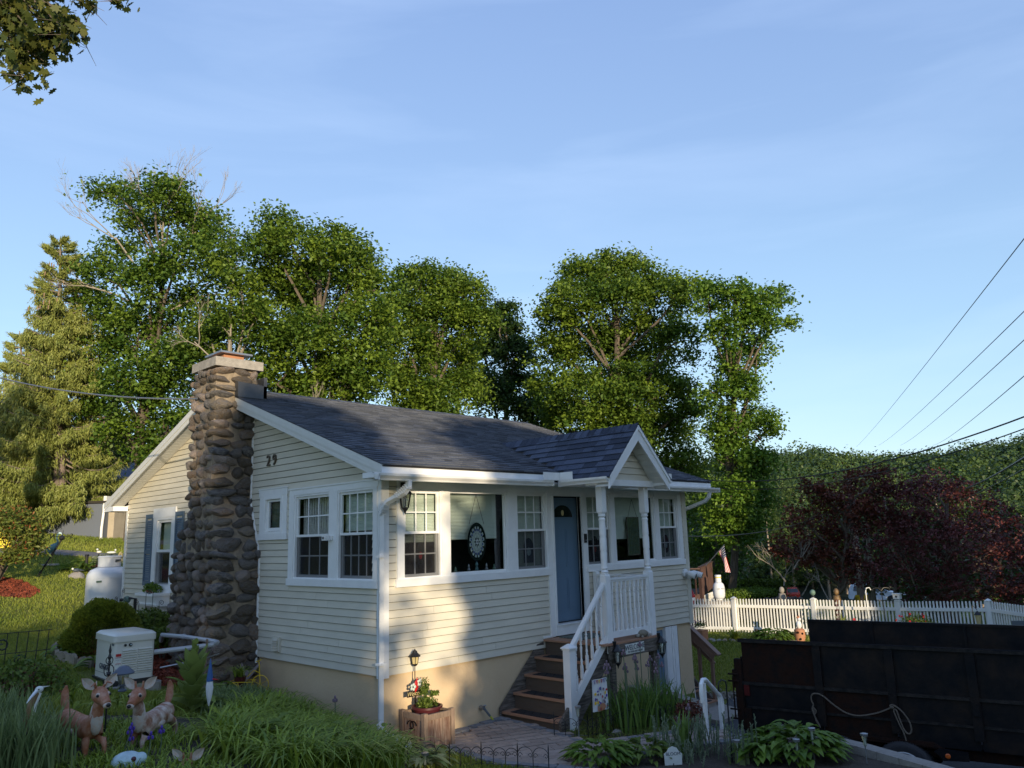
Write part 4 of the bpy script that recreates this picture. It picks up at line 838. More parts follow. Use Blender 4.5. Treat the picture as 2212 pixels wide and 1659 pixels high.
# stair rail
nx, ny = 2.40, -1.13
G().box(nx-.062, nx+.062, ny-.062, ny+.062, -.96, .15).o('newel_post', 'white', st)
g = G(); g.box(nx-.085, nx+.085, ny-.085, ny+.085, .15, .165); g.lathe([(.12, .165), (.02, .215)], (nx, ny, 0), 4, sq=True); g.box(nx-.072, nx+.072, ny-.072, ny+.072, .13, .15); g.o('newel_cap', 'white', st)
G().beam((2.44, ny, .145), (3.26, ny, .995), .075, .035).o('handrail', 'white', st); G().beam((2.44, ny, .115), (3.26, ny, .965), .045, .04).o('handrail', 'white', st)
G().beam((2.44, ny, -.60), (3.26, ny, .20), .045, .11).o('lower_rail', 'white', st)
for k in range(6):
    x = 2.54+.125*k; z0 = -.545+(x-2.44)*.985; ob('baluster', bme, st, loc=(x, ny, z0+.03), scale=(1, 1, .93))
# things on and around the porch
g = G(); g.box(3.35, 4.0, -.62, -.12, DZ, DZ+.018); tag(g.o('door_mat', 'matgrey'), 'green grey door mat on the porch deck before the blue door', 'door mat')
t = T('turtle_figurine', 'small stone turtle figurine at the front edge of the porch deck under the balustrade', 'figurine', (4.13, -1.16, DZ))
g = G(); g.ball((0, 0, .05), (.11, .08, .06), 12, 7); g.o('shell', 'boulder', t, smooth=True); g = G(); g.ball((-.13, -.01, .03), (.04, .03, .03)); [g.ball((sx*.08, sy*.06, .015), (.03, .02, .02), 6, 4) for sx in (-1, 1) for sy in (-1, 1)]; g.o('head_and_feet', 'pad', t, smooth=True)
t = T('welcome_board', 'white board reading WELCOME TO OUR LAKE HOUSE under the porch deck', 'sign', (3.785, -1.26, .01)); G().box(-.235, .235, 0, .012, -.07, .07).o('board', 'signwhite', t)
text('lettering', 'WELCOME', .105, 'inkgrey', t, (0, -.002, .018), (R(90), 0, 0), .002); text('lettering', 'TO OUR LAKE HOUSE', .038, 'inkgrey', t, (0, -.002, -.043), (R(90), 0, 0), .002, shear=.2)
def porch_lantern(x, y, z, label, grp=None, name='wall_lantern', s=1., m='black'):
    t = T(name, label, 'lantern', (x, y, z), 0, grp); g = G(); g.box(-.02*s, .02*s, -.02, .02, 0, .10*s); g.o('bracket', m, t)
    g = G(); g.lathe([(.006*s, .06*s), (.02*s, .045*s), (.085*s, -.03*s), (.085*s, -.04*s)], (0, -.05, 0), 6); g.o('cap', m, t)
    g = G(); g.lathe([(.072*s, -.04*s), (.042*s, -.20*s)], (0, -.05, 0), 6); g.o('glass', 'clear', t); g = G()
    for k in range(6): a = k*math.pi/3; g.tube([(.073*s*math.cos(a), -.05+.073*s*math.sin(a), -.04*s), (.044*s*math.cos(a), -.05+.044*s*math.sin(a), -.20*s)], .005*s, 4)
    g.lathe([(.05*s, -.20*s), (.03*s, -.225*s), (.012*s, -.25*s), (.004*s, -.28*s)], (0, -.05, 0), 6); g.o('cage', m, t); g = G(); g.lathe([(.012*s, -.18*s), (.012*s, -.1*s)], (0, -.05, 0), 6); g.o('candle', 'white', t); return t
porch_lantern(3.29, -1.25, .06, 'black hexagonal lantern left of the WELCOME board below the white porch post', 'lanterns on the porch beam')
porch_lantern(4.43, -1.25, .06, 'black hexagonal lantern right of the WELCOME board beside the basement door', 'lanterns on the porch beam')
porch_lantern(.31, -.06, 2.38, 'black coach lantern on the wall behind the front downspout elbow', None, 'wall_lantern', 1.15)
t = T('doorbell', 'black video doorbell on the casing right of the blue door', 'doorbell', (4.21, -.035, 1.66)); G().box(-.03, .03, -.02, 0, -.075, .075).o('body', 'black', t); g = G(); g.T = Matrix.Rotation(R(90), 4, 'X'); g.lathe([(.014, .018), (.014, .024)], (0, -.035, 0), 12); g.o('button', 'steel', t)
t = T('motion_floodlight', 'white twin head floodlight on the siding at the right house corner', 'floodlight', (7.22, -.02, .93)); g = G(); g.T = Matrix.Rotation(R(90), 4, 'X'); g.lathe([(.085, 0), (.085, .035), (.05, .05)], (0, 0, 0), 8); g.o('base', 'white', t)
for dx, nm in ((-.02, 'lamp_head'), (.20, 'lamp_head')):
    g = G(); g.tube([(dx*.4, -.05, 0), (dx*.8, -.12, -.01), (dx+.02, -.26, -.06)], [.03, .055, .06], 10); h = g.o(nm, 'white', t); G().tube([(dx+.02, -.262, -.0605), (dx+.022, -.268, -.062)], .045, 10).o('lens', 'sgdark', h)
G().ball((.04, -.09, -.09), (.035, .04, .04)).o('sensor', 'white', t, smooth=True)
t = T('security_camera', 'white cube security camera on the mullion between the two side windows', 'camera', (-.03, 1.13, 1.78)); G().box(-.03, 0, -.02, .02, -.03, .03).o('mount', 'white', t); g = G(); g.box(-.12, -.04, .01, .09, -.035, .035); g.o('body', 'white', t); g = G(); g.tube([(-.121, .05, 0), (-.126, .05, 0)], .02, 10); g.o('lens', 'black', t)
t = T('house_number', 'rough cork brown digits 29 on the upper side wall by the chimney', 'house number', (-.03, 2.92, 3.04)); text('digit_two', '2', .25, 'trunk', t, (0, .105, 0), (R(90), 0, R(-90)), .012); text('digit_nine', '9', .25, 'trunk', t, (0, -.085, 0), (R(90), 0, R(-90)), .012)
# stained glass hangings
def oval(x, z, rx, rz_, label):
    t = T('stained_glass_oval', label, 'stained glass', (x, .055, z)); g = G(); K = 32
    E = lambda r, a: (rx*r*math.cos(a), rz_*r*math.sin(a))
    def ring(r0, r1, m, nm, y=0., a0=0, a1=2*math.pi, k=K):
        vs = []; fs = []
        for i in range(k+1):
            a = a0+(a1-a0)*i/k; p = E(r0, a); q_ = E(r1, a); vs += [(p[0], y, p[1]), (q_[0], y, q_[1])]
        for i in range(k): fs.append((2*i, 2*i+1, 2*i+3, 2*i+2))
        g = G(); g.add(vs, fs); return g
    ring(.80, 1, 0, 0).o('outer_rim', 'sgdark', t); ring(0.0, .80, 0, 0, -.001).o('field', 'sgwhite', t)
    g = G()
    for i in range(16):
        a = i*math.pi/8; p = E(.55, a); q_ = E(.80, a+.10); r_2 = E(.80, a-.10); g.add([(p[0], -.003, p[1]), (q_[0], -.003, q_[1]), (r_2[0], -.003, r_2[1])], [(0,1,2)])
    g.o('black_fans', 'sgdark', t); g = G()
    for i in range(16):
        a = (i+.5)*math.pi/8; p = E(.62, a); g.ball((p[0], -.003, p[1]), (rx*.085, .002, rz_*.075), 6, 4)
    g.o('blue_gems', 'sgblue', t); g = G()
    for i in range(8):
        a = i*math.pi/4; p = E(.36, a); l = E(.13, a+.5); r_2 = E(.13, a-.5); g.add([(p[0], -.004, p[1]), (l[0], -.004, l[1]), (0, -.004, 0), (r_2[0], -.004, r_2[1])], [(0,1,2,3)])
    g.o('dark_star', 'sgdark', t); g = G()
    for i in range(10):
        a = i*math.pi/5+.2; p = E(.16, a); g.ball((p[0]*.6, -.006, p[1]*.6), (rx*.045, .002, rz_*.05), 5, 4)
    g.o('white_flower', 'flagwhite', t); g = G(); [g.tube([(*(lambda p: (p[0], -.004, p[1]))(E(.36, a)),), (*(lambda p: (p[0], -.004, p[1]))(E(.56, a)),)], .0015, 3) for a in [i*math.pi/8 for i in range(16)]]
    for rr in (.46,): g.tube([(E(rr, i*math.pi/12)[0], -.004, E(rr, i*math.pi/12)[1]) for i in range(25)], .0015, 3)
    g.o('lead_lines', 'black', t); g = G(); g.tube([(-.15, 0, .26), (0, 0, .70)], .003, 4); g.tube([(.15, 0, .26), (0, 0, .70)], .003, 4); g.o('chain', 'black', t)
oval(1.78, 1.66, .19, .285, 'oval stained glass rosette with dark rim hanging by chains in the big left window')
t = T('stained_glass_hanging', 'tall rectangular olive stained glass panel hanging by chains in the right picture window', 'stained glass', (5.72, .055, 1.68)); G().box(-.17, .17, 0, .006, -.34, .32).o('panel', 'sggreen', t)
g = G(); g.box(-.185, -.17, -.004, .01, -.35, .33); g.box(.17, .185, -.004, .01, -.35, .33); g.box(-.185, .185, -.004, .01, .32, .335); g.box(-.185, .185, -.004, .01, -.355, -.34); g.o('wood_frame', 'oldwood', t)
g = G(); [g.tube([(x, -.004, -.33), (x+.02*math.sin(i), -.004, 0), (x, -.004, .31)], .002, 3) for i, x in enumerate((-.12, -.07, -.02, .03, .08, .13))]; g.o('lead_lines', 'black', t); g = G(); g.tube([(-.14, 0, .33), (0, 0, .66)], .003, 4); g.tube([(.14, 0, .33), (0, 0, .66)], .003, 4); g.o('chain', 'black', t)
for (x, z, w_, h_, lb, m) in ((2.92, 1.50, .11, .19, 'arched blue grey stained glass with vase in the window left of the door', 'slate'), (.72, 1.52, .07, .15, 'small stained glass with red and blue flowers in the leftmost front window', 'sgdark'), (4.6, 1.50, .09, .19, 'arched dark stained glass in the window just right of the door', 'sgdark'), (6.80, 1.50, .085, .17, 'oval stained glass in the rightmost front window', 'burg')):
    t = T('stained_glass_hanging', lb, 'stained glass', (x, .075, z)); arc_ = [(w_*math.cos(a), .0+h_*math.sin(a)) for a in np.linspace(0, math.pi, 12)]+[(-w_, -h_), (w_, -h_)] if 'arched' in lb else [(w_*math.cos(a), h_*math.sin(a)) for a in np.linspace(0, 2*math.pi, 20)[:-1]]
    G().prism(arc_, 'y', 0, .006).o('glass_panel', m, t); g = G(); g.ball((0, -.003, -.02), (w_*.45, .004, h_*.35), 8, 5); g.o('motif', 'ceramic' if m != 'sgdark' else 'redpl', t); g = G(); g.tube([(p[0], -.003, p[1]) for p in arc_+[arc_[0]]], .003, 4); g.o('lead_edge', 'black', t)
for i, (x, h_, m, lb) in enumerate(((1.36, .07, 'greenpt', 'green glass perfume bottle at left on the picture window ledge'), (1.62, .10, 'steel', 'slim twisted glass bottle below the oval stained glass'), (1.78, .14, 'teal', 'tall teal shaded glass lamp bottle under the oval stained glass'), (1.98, .10, 'steel', 'clear tiered glass bottle right of the oval stained glass'), (2.14, .08, 'greenpt', 'green glass bottle at right on the picture window ledge'))):
    g = G(); g.lathe([(.02, 0), (.026, .02), (.012, h_*.45), (.028 if i == 2 else .016, h_*.6), (.01, h_*.85), (.002, h_)], (x, .07, 1.245), 8); tag(g.o('glass_bottle', m, None, smooth=True), lb, 'bottle', 'bottles on the window ledge')
# garden flag, hose
t = T('garden_flag', 'colourful garden flag with flowers and WELCOME bunting in front of the steps', 'flag', (2.44, -1.62, gz(2.44, -1.62))); h0 = -.24-gz(2.44, -1.62)
g = G(); g.tube([(-.19, 0, 0), (-.19, 0, h0+.04), (.18, 0, h0+.04)], .006, 5); g.o('stand', 'black', t)
vs = []; fs = []
for i in range(7):
    x = -.16+.32*i/6; vs += [(x, .015*math.sin(i*1.5), h0+.03), (x+.01, .02*math.sin(i*1.9+1), h0-.38)]
for i in range(6): fs.append((2*i, 2*i+1, 2*i+3, 2*i+2))
G().add(vs, fs).o('cloth', 'flagwhite', t)
for i, (c, m) in enumerate(((-.13, 'purple'), (-.08, 'redpl'), (-.03, 'yellow'), (.02, 'redpl'), (.07, 'purple'), (.12, 'greenpt'))): G().add([(c-.022, -.022, h0+.025), (c+.022, -.022, h0+.025), (c, -.022, h0-.03)], [(0,1,2)]).o('bunting', m, t); text('letter', 'WELCOM'[i], .03, 'flagwhite', t, (c, -.024, h0+.008), (R(90), 0, 0), .001)
q = random.Random(4)
for i in range(34):
    x, z = q.uniform(-.14, .14), h0-.06-.31*q.random()**.7; m = q.choice(('redpl', 'lilac', 'yellow', 'purple', 'pink', 'greenpt') if z > h0-.28 else ('orange', 'greenpt', 'redpl')); G().ball((x, -.024, z), (q.uniform(.012, .026), .003, q.uniform(.012, .026)), 6, 4).o('printed_flower', m, t)
G().ball((.0, -.022, h0-.33), (.09, .004, .05), 10, 5).o('printed_pot', 'orange', t)
t = T('hose_bib', 'grey spigot with yellow hose on the stucco wall left of the stairs', 'spigot', (1.75, -.0, -.66)); g = G(); g.tube([(0, 0.02, .0), (0, -.05, 0)], .03, 8); g.ball((.01, -.06, .03), (.03, .012, .012)); g.o('tap', 'steel', t); G().tube([(0, -.05, 0), (.04, -.07, -.06), (.09, -.08, -.12)], .016, 6).o('hose_grip', 'hosegrey', t); G().tube([(.09, -.08, -.12), (.14, -.09, -.18), (.22, -.12, -.225), (.34, -.14, -.235)], .013, 6).o('hose', 'gold', t)
# planter with pot, solar lamp, metal welcome stake
t = T('wooden_planter', 'square red brown wooden planter box with scroll panel at the house corner', 'planter', (.53, -.27, gz(.53, -.27))); W2 = .225
for sx in (-1, 1):
    for sy in (-1, 1): G().box(sx*W2-.03, sx*W2+.03, sy*W2-.03, sy*W2+.03, -.03, .46).o('corner_post', 'planterfr', t)
for s in (-1, 1):
    for a, b in ((-.195, -.07), (-.065, .065), (.07, .195)):
        G().box(a, b, s*(W2-.005)-.009, s*(W2-.005)+.009, .02, .37).o('board', 'planter', t); G().box(s*(W2-.005)-.009, s*(W2-.005)+.009, a, b, .02, .37).o('board', 'planter', t)
    G().box(-.195, .195, s*W2-.018, s*W2+.018, .37, .44).o('top_rail', 'planterfr', t); G().box(s*W2-.018, s*W2+.018, -.195, .195, .37, .44).o('top_rail', 'planterfr', t)
g = G()
for s in (-1, 1):
    for k in (-1, 1): g.tube([(-W2-.022, s*(.03+.07*math.cos(u)*.9), .2+k*.1+.05*math.sin(u)) for u in np.linspace(0, 5, 12)], .007, 4)
g.o('scroll_panel', 'rust', t)
pt = T('flower_pot', 'burgundy pot with dark green bushy plant in the wooden planter', 'flower pot', (.53, -.27, gz(.53, -.27)+.42)); g = G(); g.lathe([(.13, -.1), (.18, .05), (.205, .055), (.205, .08), (.18, .08), (.17, .04)], (0, 0, 0), 20); g.o('pot', 'burg', pt, smooth=True); G().lathe([(.17, .04), (.17, .05)], (0, 0, 0), 16).o('soil', 'soil', pt)
bushleaves('foliage', (0, 0, .08), (.15, .14, .12), 420, .05, 'lf_shrub', pt, seed=3, shell=.3); bushleaves('foliage', (-.03, 0, .25), (.08, .08, .14), 260, .04, 'lf_shrub', pt, seed=6, shell=.2); bushleaves('foliage', (.13, 0, .2), (.09, .06, .05), 120, .045, 'lf_shrub', pt, seed=8, shell=.2); bushleaves('flower_buds', (-.03, 0, .38), (.06, .06, .06), 60, .03, 'lf_var', pt, seed=9, shell=.2)
z0 = gz(.53, -.27)+.5; t = T('solar_lamp_stake', 'black solar lantern on a thin stake standing in the planter pot', 'lamp', (.47, -.10, z0)); g = G(); g.tube([(0, 0, -.1), (0, 0, .48)], .007, 6); g.o('stake', 'black', t)
g = G(); g.lathe([(.018, .48), (.03, .49), (.045, .51)], (0, 0, 0), 6); g.lathe([(.075, .60), (.078, .61), (.035, .65), (.03, .67), (.012, .68), (.004, .70)], (0, 0, 0), 12); g.o('cap', 'black', t); G().lathe([(.038, .51), (.052, .60)], (0, 0, 0), 6).o('panel', 'brassmesh', t)
g = G(); [g.tube([(.04*math.cos(a), .04*math.sin(a), .51), (.055*math.cos(a), .055*math.sin(a), .60)], .004, 4) for a in [i*math.pi/3 for i in range(6)]]; g.o('cage', 'black', t)
t = T('welcome_stake', 'rusty metal stake with red bird, cream flowers and Welcome plaque in the planter', 'garden stake', (.43, -.17, z0)); g = G(); g.tube([(0, 0, -.1), (0, 0, .30)], .006, 5); g.box(-.15, .13, -.008, -.003, .12, .19); g.tube([(.04+.05*math.cos(u), -.005, .25+.05*math.sin(u)) for u in np.linspace(-1.5, 4, 12)], .005, 4); g.o('plaque', 'rust', t)
text('lettering', 'Welcome', .075, 'brassmesh', t, (-.01, -.011, .155), (R(90), 0, 0), .001, shear=.3)
g = G(); g.add([(-.02, -.012, .16), (.03, -.012, .22), (.035, -.012, .30), (.005, -.012, .36), (-.01, -.012, .28), (-.035, -.012, .20)], [(0,1,2,3,4,5)]); g.ball((.0, -.014, .27), (.035, .01, .05)); g.o('red_bird', 'redpl', t)
for (x, z) in ((-.06, .24), (.05, .28)):
    g = G(); [g.ball((x+.03*math.cos(a), -.02, z+.03*math.sin(a)), (.02, .006, .02), 6, 4) for a in [i*1.2566 for i in range(5)]]; g.o('flower', 'sgwhite', t, smooth=True)
# crumpled white downspout sleeve
q = random.Random(8); g = G(); pts = [(-.06, -.08, -.58), (-.06, -.10, -.68), (-.04, -.20, -.74), (-.01, -.34, -.76), (.03, -.46, -.79)]; n = 14; vs = []; fs = []
for i in range(15):
    t_ = i/14*4; k = min(int(t_), 3); c = Vector(pts[k]).lerp(Vector(pts[k+1]), t_-k)
    for j in range(n): a = j*2*math.pi/n; r = .062+.05*(i/14)+q.uniform(-.012, .012); vs.append((c.x+r*math.cos(a), c.y+r*math.sin(a)*.5, c.z+r*math.sin(a)*.95))
for i in range(14):
    for j in range(n): fs.append((i*n+j, i*n+(j+1) % n, (i+1)*n+(j+1) % n, (i+1)*n+j))
tag(G().add(vs, fs).o('drain_sleeve', 'flagwhite'), 'crumpled white plastic sleeve at the foot of the corner downspout', 'drain sleeve')
# window box
t = T('window_box', 'white window box with green plants under the shuttered side window', 'planter', (-.03, 7.02, .68)); g = G(); g.prism([(-.24, .0), (-.30, .15), (0, .15), (0, 0)], 'y', -.42, .42); g.prism([(-.32, .15), (-.32, .20), (0, .20), (0, .15)], 'y', -.44, .44); g.prism([(-.25, -.04), (-.27, 0), (0, 0), (0, -.04)], 'y', -.44, .44); g.o('box', 'white', t)
for y in (-.3, .3): G().prism([(-.2, -.04), (0, -.04), (0, -.26), (-.05, -.22)], 'y', y-.02, y+.02).o('bracket', 'white', t)
bushleaves('foliage', (-.16, .03, .24), (.13, .36, .15), 520, .055, 'lf_hosta', t, seed=3, shell=.3); bushleaves('red_flowers', (-.25, -.1, .22), (.05, .2, .05), 18, .03, 'redpl', t, seed=5, shell=.2)
# back steps at the right side of the house
t = T('side_steps', 'side stairs with brown railing beyond the right house corner', 'steps'); 
for k in range(8):
    y = .28+.255*k; z = -1.665+.205*k; g = G(); g.box(7.46, 8.62, y, y+.28, z-.03, z); g.o('tread', 'treadwood', t); G().box(7.47, 8.58, y+.02, y+.04, z-.21, z-.03).o('riser', 'concrete' if k == 0 else 'riser', t)
    if k < 3: m_ = G().box(7.55, 8.45, y+.04, y+.24, z+.001, z+.01); tag(m_.o('tread_mat', 'rubber'), 'black rubber mat on the %s step of the side stairs' % ('lowest', 'second', 'third')[k], 'mat', 'rubber mats on the side stairs')
G().prism([(.30, -1.9), (.30, -1.72), (2.3, -.10), (2.3, -.4)], 'x', 8.60, 8.65).o('stringer', 'oldwood', t)
for k in range(6):
    y = .36+.29*k; zt = -.80+.80*(y-.3); G().box(8.60, 8.66, y-.03, y+.03, zt-.95 if k else -1.84, zt-.12).o('baluster' if k else 'newel_post', 'railbrown', t)
G().beam((8.63, .18, -.79), (8.63, 2.2, .83), .14, .035).o('handrail', 'railbrown', t); G().beam((8.585, .28, -.83), (8.585, 2.2, .70), .035, .13).o('handrail', 'railbrown', t); G().beam((8.67, .33, -.98), (8.67, 2.2, .52), .035, .07).o('mid_rail', 'railbrown', t)
# path: pavers
def inp(x, y, poly): return bool(inpoly(np.array([x]), np.array([y]), poly)[0])
patio = [(.78, -.03), (2.1, -.03), (2.12, -1.15), (2.0, -1.75), (3.3, -2.4), (3.55, -2.25), (3.6, -3.2), (3.2, -3.2), (2.6, -2.85), (1.5, -2.5), (.9, -2.7), (.45, -1.7), (.55, -.7)]
sheet('paver_bedding', patio, 'mortar', .0, .3)
pave = T('paver_patio', 'curved walk of brown concrete pavers with a dark grey border before the porch steps', 'patio', (0, 0, 0)); th = R(-24); c_, s_ = math.cos(th), math.sin(th); q = random.Random(2); np_ = 0; pvstuff = G()
inner = [(x*.93+1.7*.07, y*.90-1.4*.10) for x, y in patio]
r = -30
pm1 = G(); pm1.cb((0, 0, 0), (.262, .128, .05)); pmA = pm1.mesh('paver', 'paver'); pm2 = G(); pm2.cb((0, 0, 0), (.205, .125, .05)); pmB = pm2.mesh('paver', 'paver2')
for r in range(-34, 34):
    for k in range(-20, 24):
        u = k*.27+(r % 2)*.135; v = r*.136; x, y = 1.7+u*c_-v*s_, -1.4+u*s_+v*c_
        if inp(x, y, inner): ob('paver', pmA, pave, loc=(x, y, gz(x, y)+.012+q.uniform(-.003, .004)), rot=(q.uniform(-.01, .01), q.uniform(-.012, .012), th+q.uniform(-.012, .012))); np_ += 1
for i in range(len(patio)):
    a, b = Vector((*patio[i], 0)), Vector((*patio[(i+1) % len(patio)], 0)); L = (b-a).length; n = max(1, int(L/.213)); d = (b-a)/n; nr = Vector((d.y, -d.x, 0)).normalized()*.068
    for k in range(n):
        p = a+d*(k+.5); p2 = p+nr; p3 = p-nr; pp = p3 if inp(p3.x, p3.y, patio) else p2
        ob('border_paver', pmB, pave, loc=(pp.x, pp.y, gz(pp.x, pp.y)+.014+q.uniform(-.002, .003)), rot=(0, 0, math.atan2(d.y, d.x)+q.uniform(-.02, .02)))
# steps down to the drive and retaining wall
t = T('block_steps', 'tan concrete block steps going down to the driveway by the white handrail', 'steps')
for k in range(3):
    x0 = 3.5+.33*k; z1 = -1.12-.22*k
    for j in range(4): G().box(x0, x0+.36, -3.25+.36*j, -3.25+.36*j+.355, z1-.5, z1).o('block', 'pad', t)
t = T('retaining_wall', 'tan concrete block retaining wall along the driveway beside the trailer', 'wall'); pts = [(2.75, -6.6), (3.55, -4.60), (3.85, -3.4)]; blk = G().cb((0, 0, 0), (.30, .2, .15)).mesh('block', 'pad')
for i in range(2):
    a, b = Vector((*pts[i], 0)), Vector((*pts[i+1], 0)); L = (b-a).length; n = int(L/.305); 
    for k in range(n):
        p = a.lerp(b, (k+.5)/n)
        for j in range(6): ob('block', blk, t, loc=(p.x+.07, p.y, -.91-.152*j), rot=(0, 0, math.atan2(b.y-a.y, b.x-a.x)))
pts = [(3.55, -2.12), (4.62, -1.85), (5.05, -1.0), (5.18, -.05)]
for i in range(3):
    a, b = Vector((*pts[i], 0)), Vector((*pts[i+1], 0)); L = (b-a).length; n = int(L/.305); 
    for k in range(n):
        p = a.lerp(b, (k+.5)/n)
        for j in range(6): ob('block', blk, t, loc=(p.x, p.y, -.93-.152*j), rot=(0, 0, math.atan2(b.y-a.y, b.x-a.x)))
t = T('white_handrail', 'white metal handrail at the block steps between iris bed and trailer', 'handrail'); A = Vector((3.05, -2.86, -.95)); B = Vector((4.0, -2.52, -1.30)); 
G().beam(A-Vector((0, 0, .2)), A+Vector((0, 0, .72)), .045, .045, (1, 0, 0)).o('post', 'white', t); G().beam(B-Vector((0, 0, .4)), B+Vector((0, 0, .72)), .045, .045, (1, 0, 0)).o('post', 'white', t)
d = (B-A).normalized(); g = G(); g.tube([A+Vector((-.10, -.03, .50)), A+Vector((-.13, -.04, .62)), A+Vector((-.11, -.03, .71)), A+Vector((-.02, 0, .76)), A+Vector((.12, .04, .74)), B+Vector((0, 0, .73)), B+Vector((.10, .03, .66)), B+Vector((.12, .04, .56)), B+Vector((.07, .02, .44))], .028, 8); g.o('grab_rail', 'white', t, smooth=True)

# ------------------------------------------------------------------ left garden
def at(x, y, dz=0): return (x, y, gz(x, y)+dz)
t = T('generator', 'cream standby generator cabinet with louvres and black base on a concrete pad', 'generator', (-1.96, 3.38, gz(-1.96, 3.3)+.05), R(-3))
def rbox(g, hx, hy, z0, z1, r=.05, top=0., seg=3):
    P_ = []
    for cx, cy, a0 in ((hx-r, hy-r, 0), (-hx+r, hy-r, 90), (-hx+r, -hy+r, 180), (hx-r, -hy+r, 270)):
        for k in range(seg+1): a = R(a0+90*k/seg); P_.append((cx+r*math.cos(a), cy+r*math.sin(a)))
    n = len(P_); vs = [(x, y, z0) for x, y in P_]+[(x, y, z1) for x, y in P_]
    if top: vs += [(x*(1-top/hx), y*(1-top/hy), z1+top*.9) for x, y in P_]
    fs = [tuple(range(n))[::-1]]; L = 3 if top else 2
    for l in range(L-1):
        for k in range(n): fs.append((l*n+k, l*n+(k+1) % n, (l+1)*n+(k+1) % n, (l+1)*n+k))
    fs.append(tuple((L-1)*n+k for k in range(n))); g.add(vs, fs); return g
hx, hy = .265, .43
rbox(G(), hx+.03, hy+.03, -.015, .05).o('base', 'black', t); rbox(G(), hx, hy, .05, .55).o('cabinet', 'cream', t, smooth=True)
rbox(G(), hx+.018, hy+.018, .55, .63, .06, .035).o('lid', 'cream', t, smooth=True); rbox(G(), hx+.004, hy+.004, .12, .124).o('seam', 'hosegrey', t)
lm = G(); lm.prism([(-hy-.022, 0), (-hy+.004, -.012), (-hy+.004, .016)], 'x', -.092, .092); lme = lm.mesh('louvre', 'cream')
for cx in (-.068, .135):
    for k in range(10): ob('louvre', lme, t, loc=(cx, 0, .155+.031*k))
g = G(); g.T = Matrix.Translation((-.13, -hy-.003, .505)) @ Matrix.Rotation(R(90), 4, 'X'); g.lathe([(.018, 0), (.018, .01)], (0, 0, 0), 12); g.o('knob', 'black', t); g = G(); g.T = Matrix.Translation((-.065, -hy-.003, .505)) @ Matrix.Rotation(R(90), 4, 'X'); g.lathe([(.023, 0), (.023, .012)], (0, 0, 0), 14); g.o('gauge', 'black', t)
g = G(); g.ball((-.06, -hy-.017, .507), (.009, .003, .009)); g.o('green_light', 'ceramic', t)
text('lettering', 'GENERAC', .105, 'inkgrey', t, (-hx-.004, -.05, .20), (R(90), 0, R(-90)), .002)
lab = G().box(-.245, -.175, -hy-.004, -hy-.001, .13, .40).o('warning_label', 'signwhite', t); G().box(-.245, -.175, -hy-.006, -hy-.004, .365, .40).o('red_stripe', 'redpl', lab); G().box(-.245, -.175, -hy-.006, -hy-.004, .27, .276).o('red_stripe', 'redpl', lab); text('lettering', 'WARNING', .018, 'redpl', lab, (-.21, -hy-.007, .35), (R(90), 0, 0), .0005)
G().box(-hx-.003, -hx-.001, -.40, -.31, .505, .535).o('badge', 'hosegrey', t)
for k in range(3): text('lettering', '== == =', .02, 'inkgrey', lab, (-.21, -hy-.007, .32-.06*k), (R(90), 0, 0), .0004)
g = G(); g.lathe([(.66, 0), (.66, .07)], (0, 0, 0), 4, sq=True); pad_ = G(); rbox(pad_, .37, .55, -.10, .035, .12); o = pad_.o('generator_pad', 'pad', kind='structure'); o.location = (-1.96, 3.38, gz(-1.96, 3.3)); o.rotation_euler = (0, 0, R(-3))
t = T('conduit_pipe', 'grey plastic conduit running from the generator to the chimney base', 'pipe', (0, 0, 0)); g = G(); zp = gz(-1.9, 3.3)+.42
g.tube([(-1.70, 3.02, zp), (-1.2, 2.85, zp+.02), (-.95, 2.80, zp+.03), (-.85, 2.86, zp+.05), (-.86, 3.1, zp+.06), (-.9, 3.9, zp+.07), (-.95, 4.6, zp+.06), (-.9, 4.75, zp-.05)], .034, 8); g.o('pipe', 'pvc', t, smooth=True)
for p in ((-1.2, 2.85, zp+.02), (-.9, 3.9, zp+.07)): G().ball(p, .045).o('coupling', 'pvc', t, smooth=True)
G().tube([(-1.6, 3.02, zp-.22), (-1.1, 2.78, zp-.15), (-.8, 2.9, zp-.12)], .012, 5).o('thin_conduit', 'steel', t); G().tube([(-1.05, 2.80, zp-.55), (-1.04, 2.79, zp+.12)], .018, 4).o('stake', 'planterfr', t)
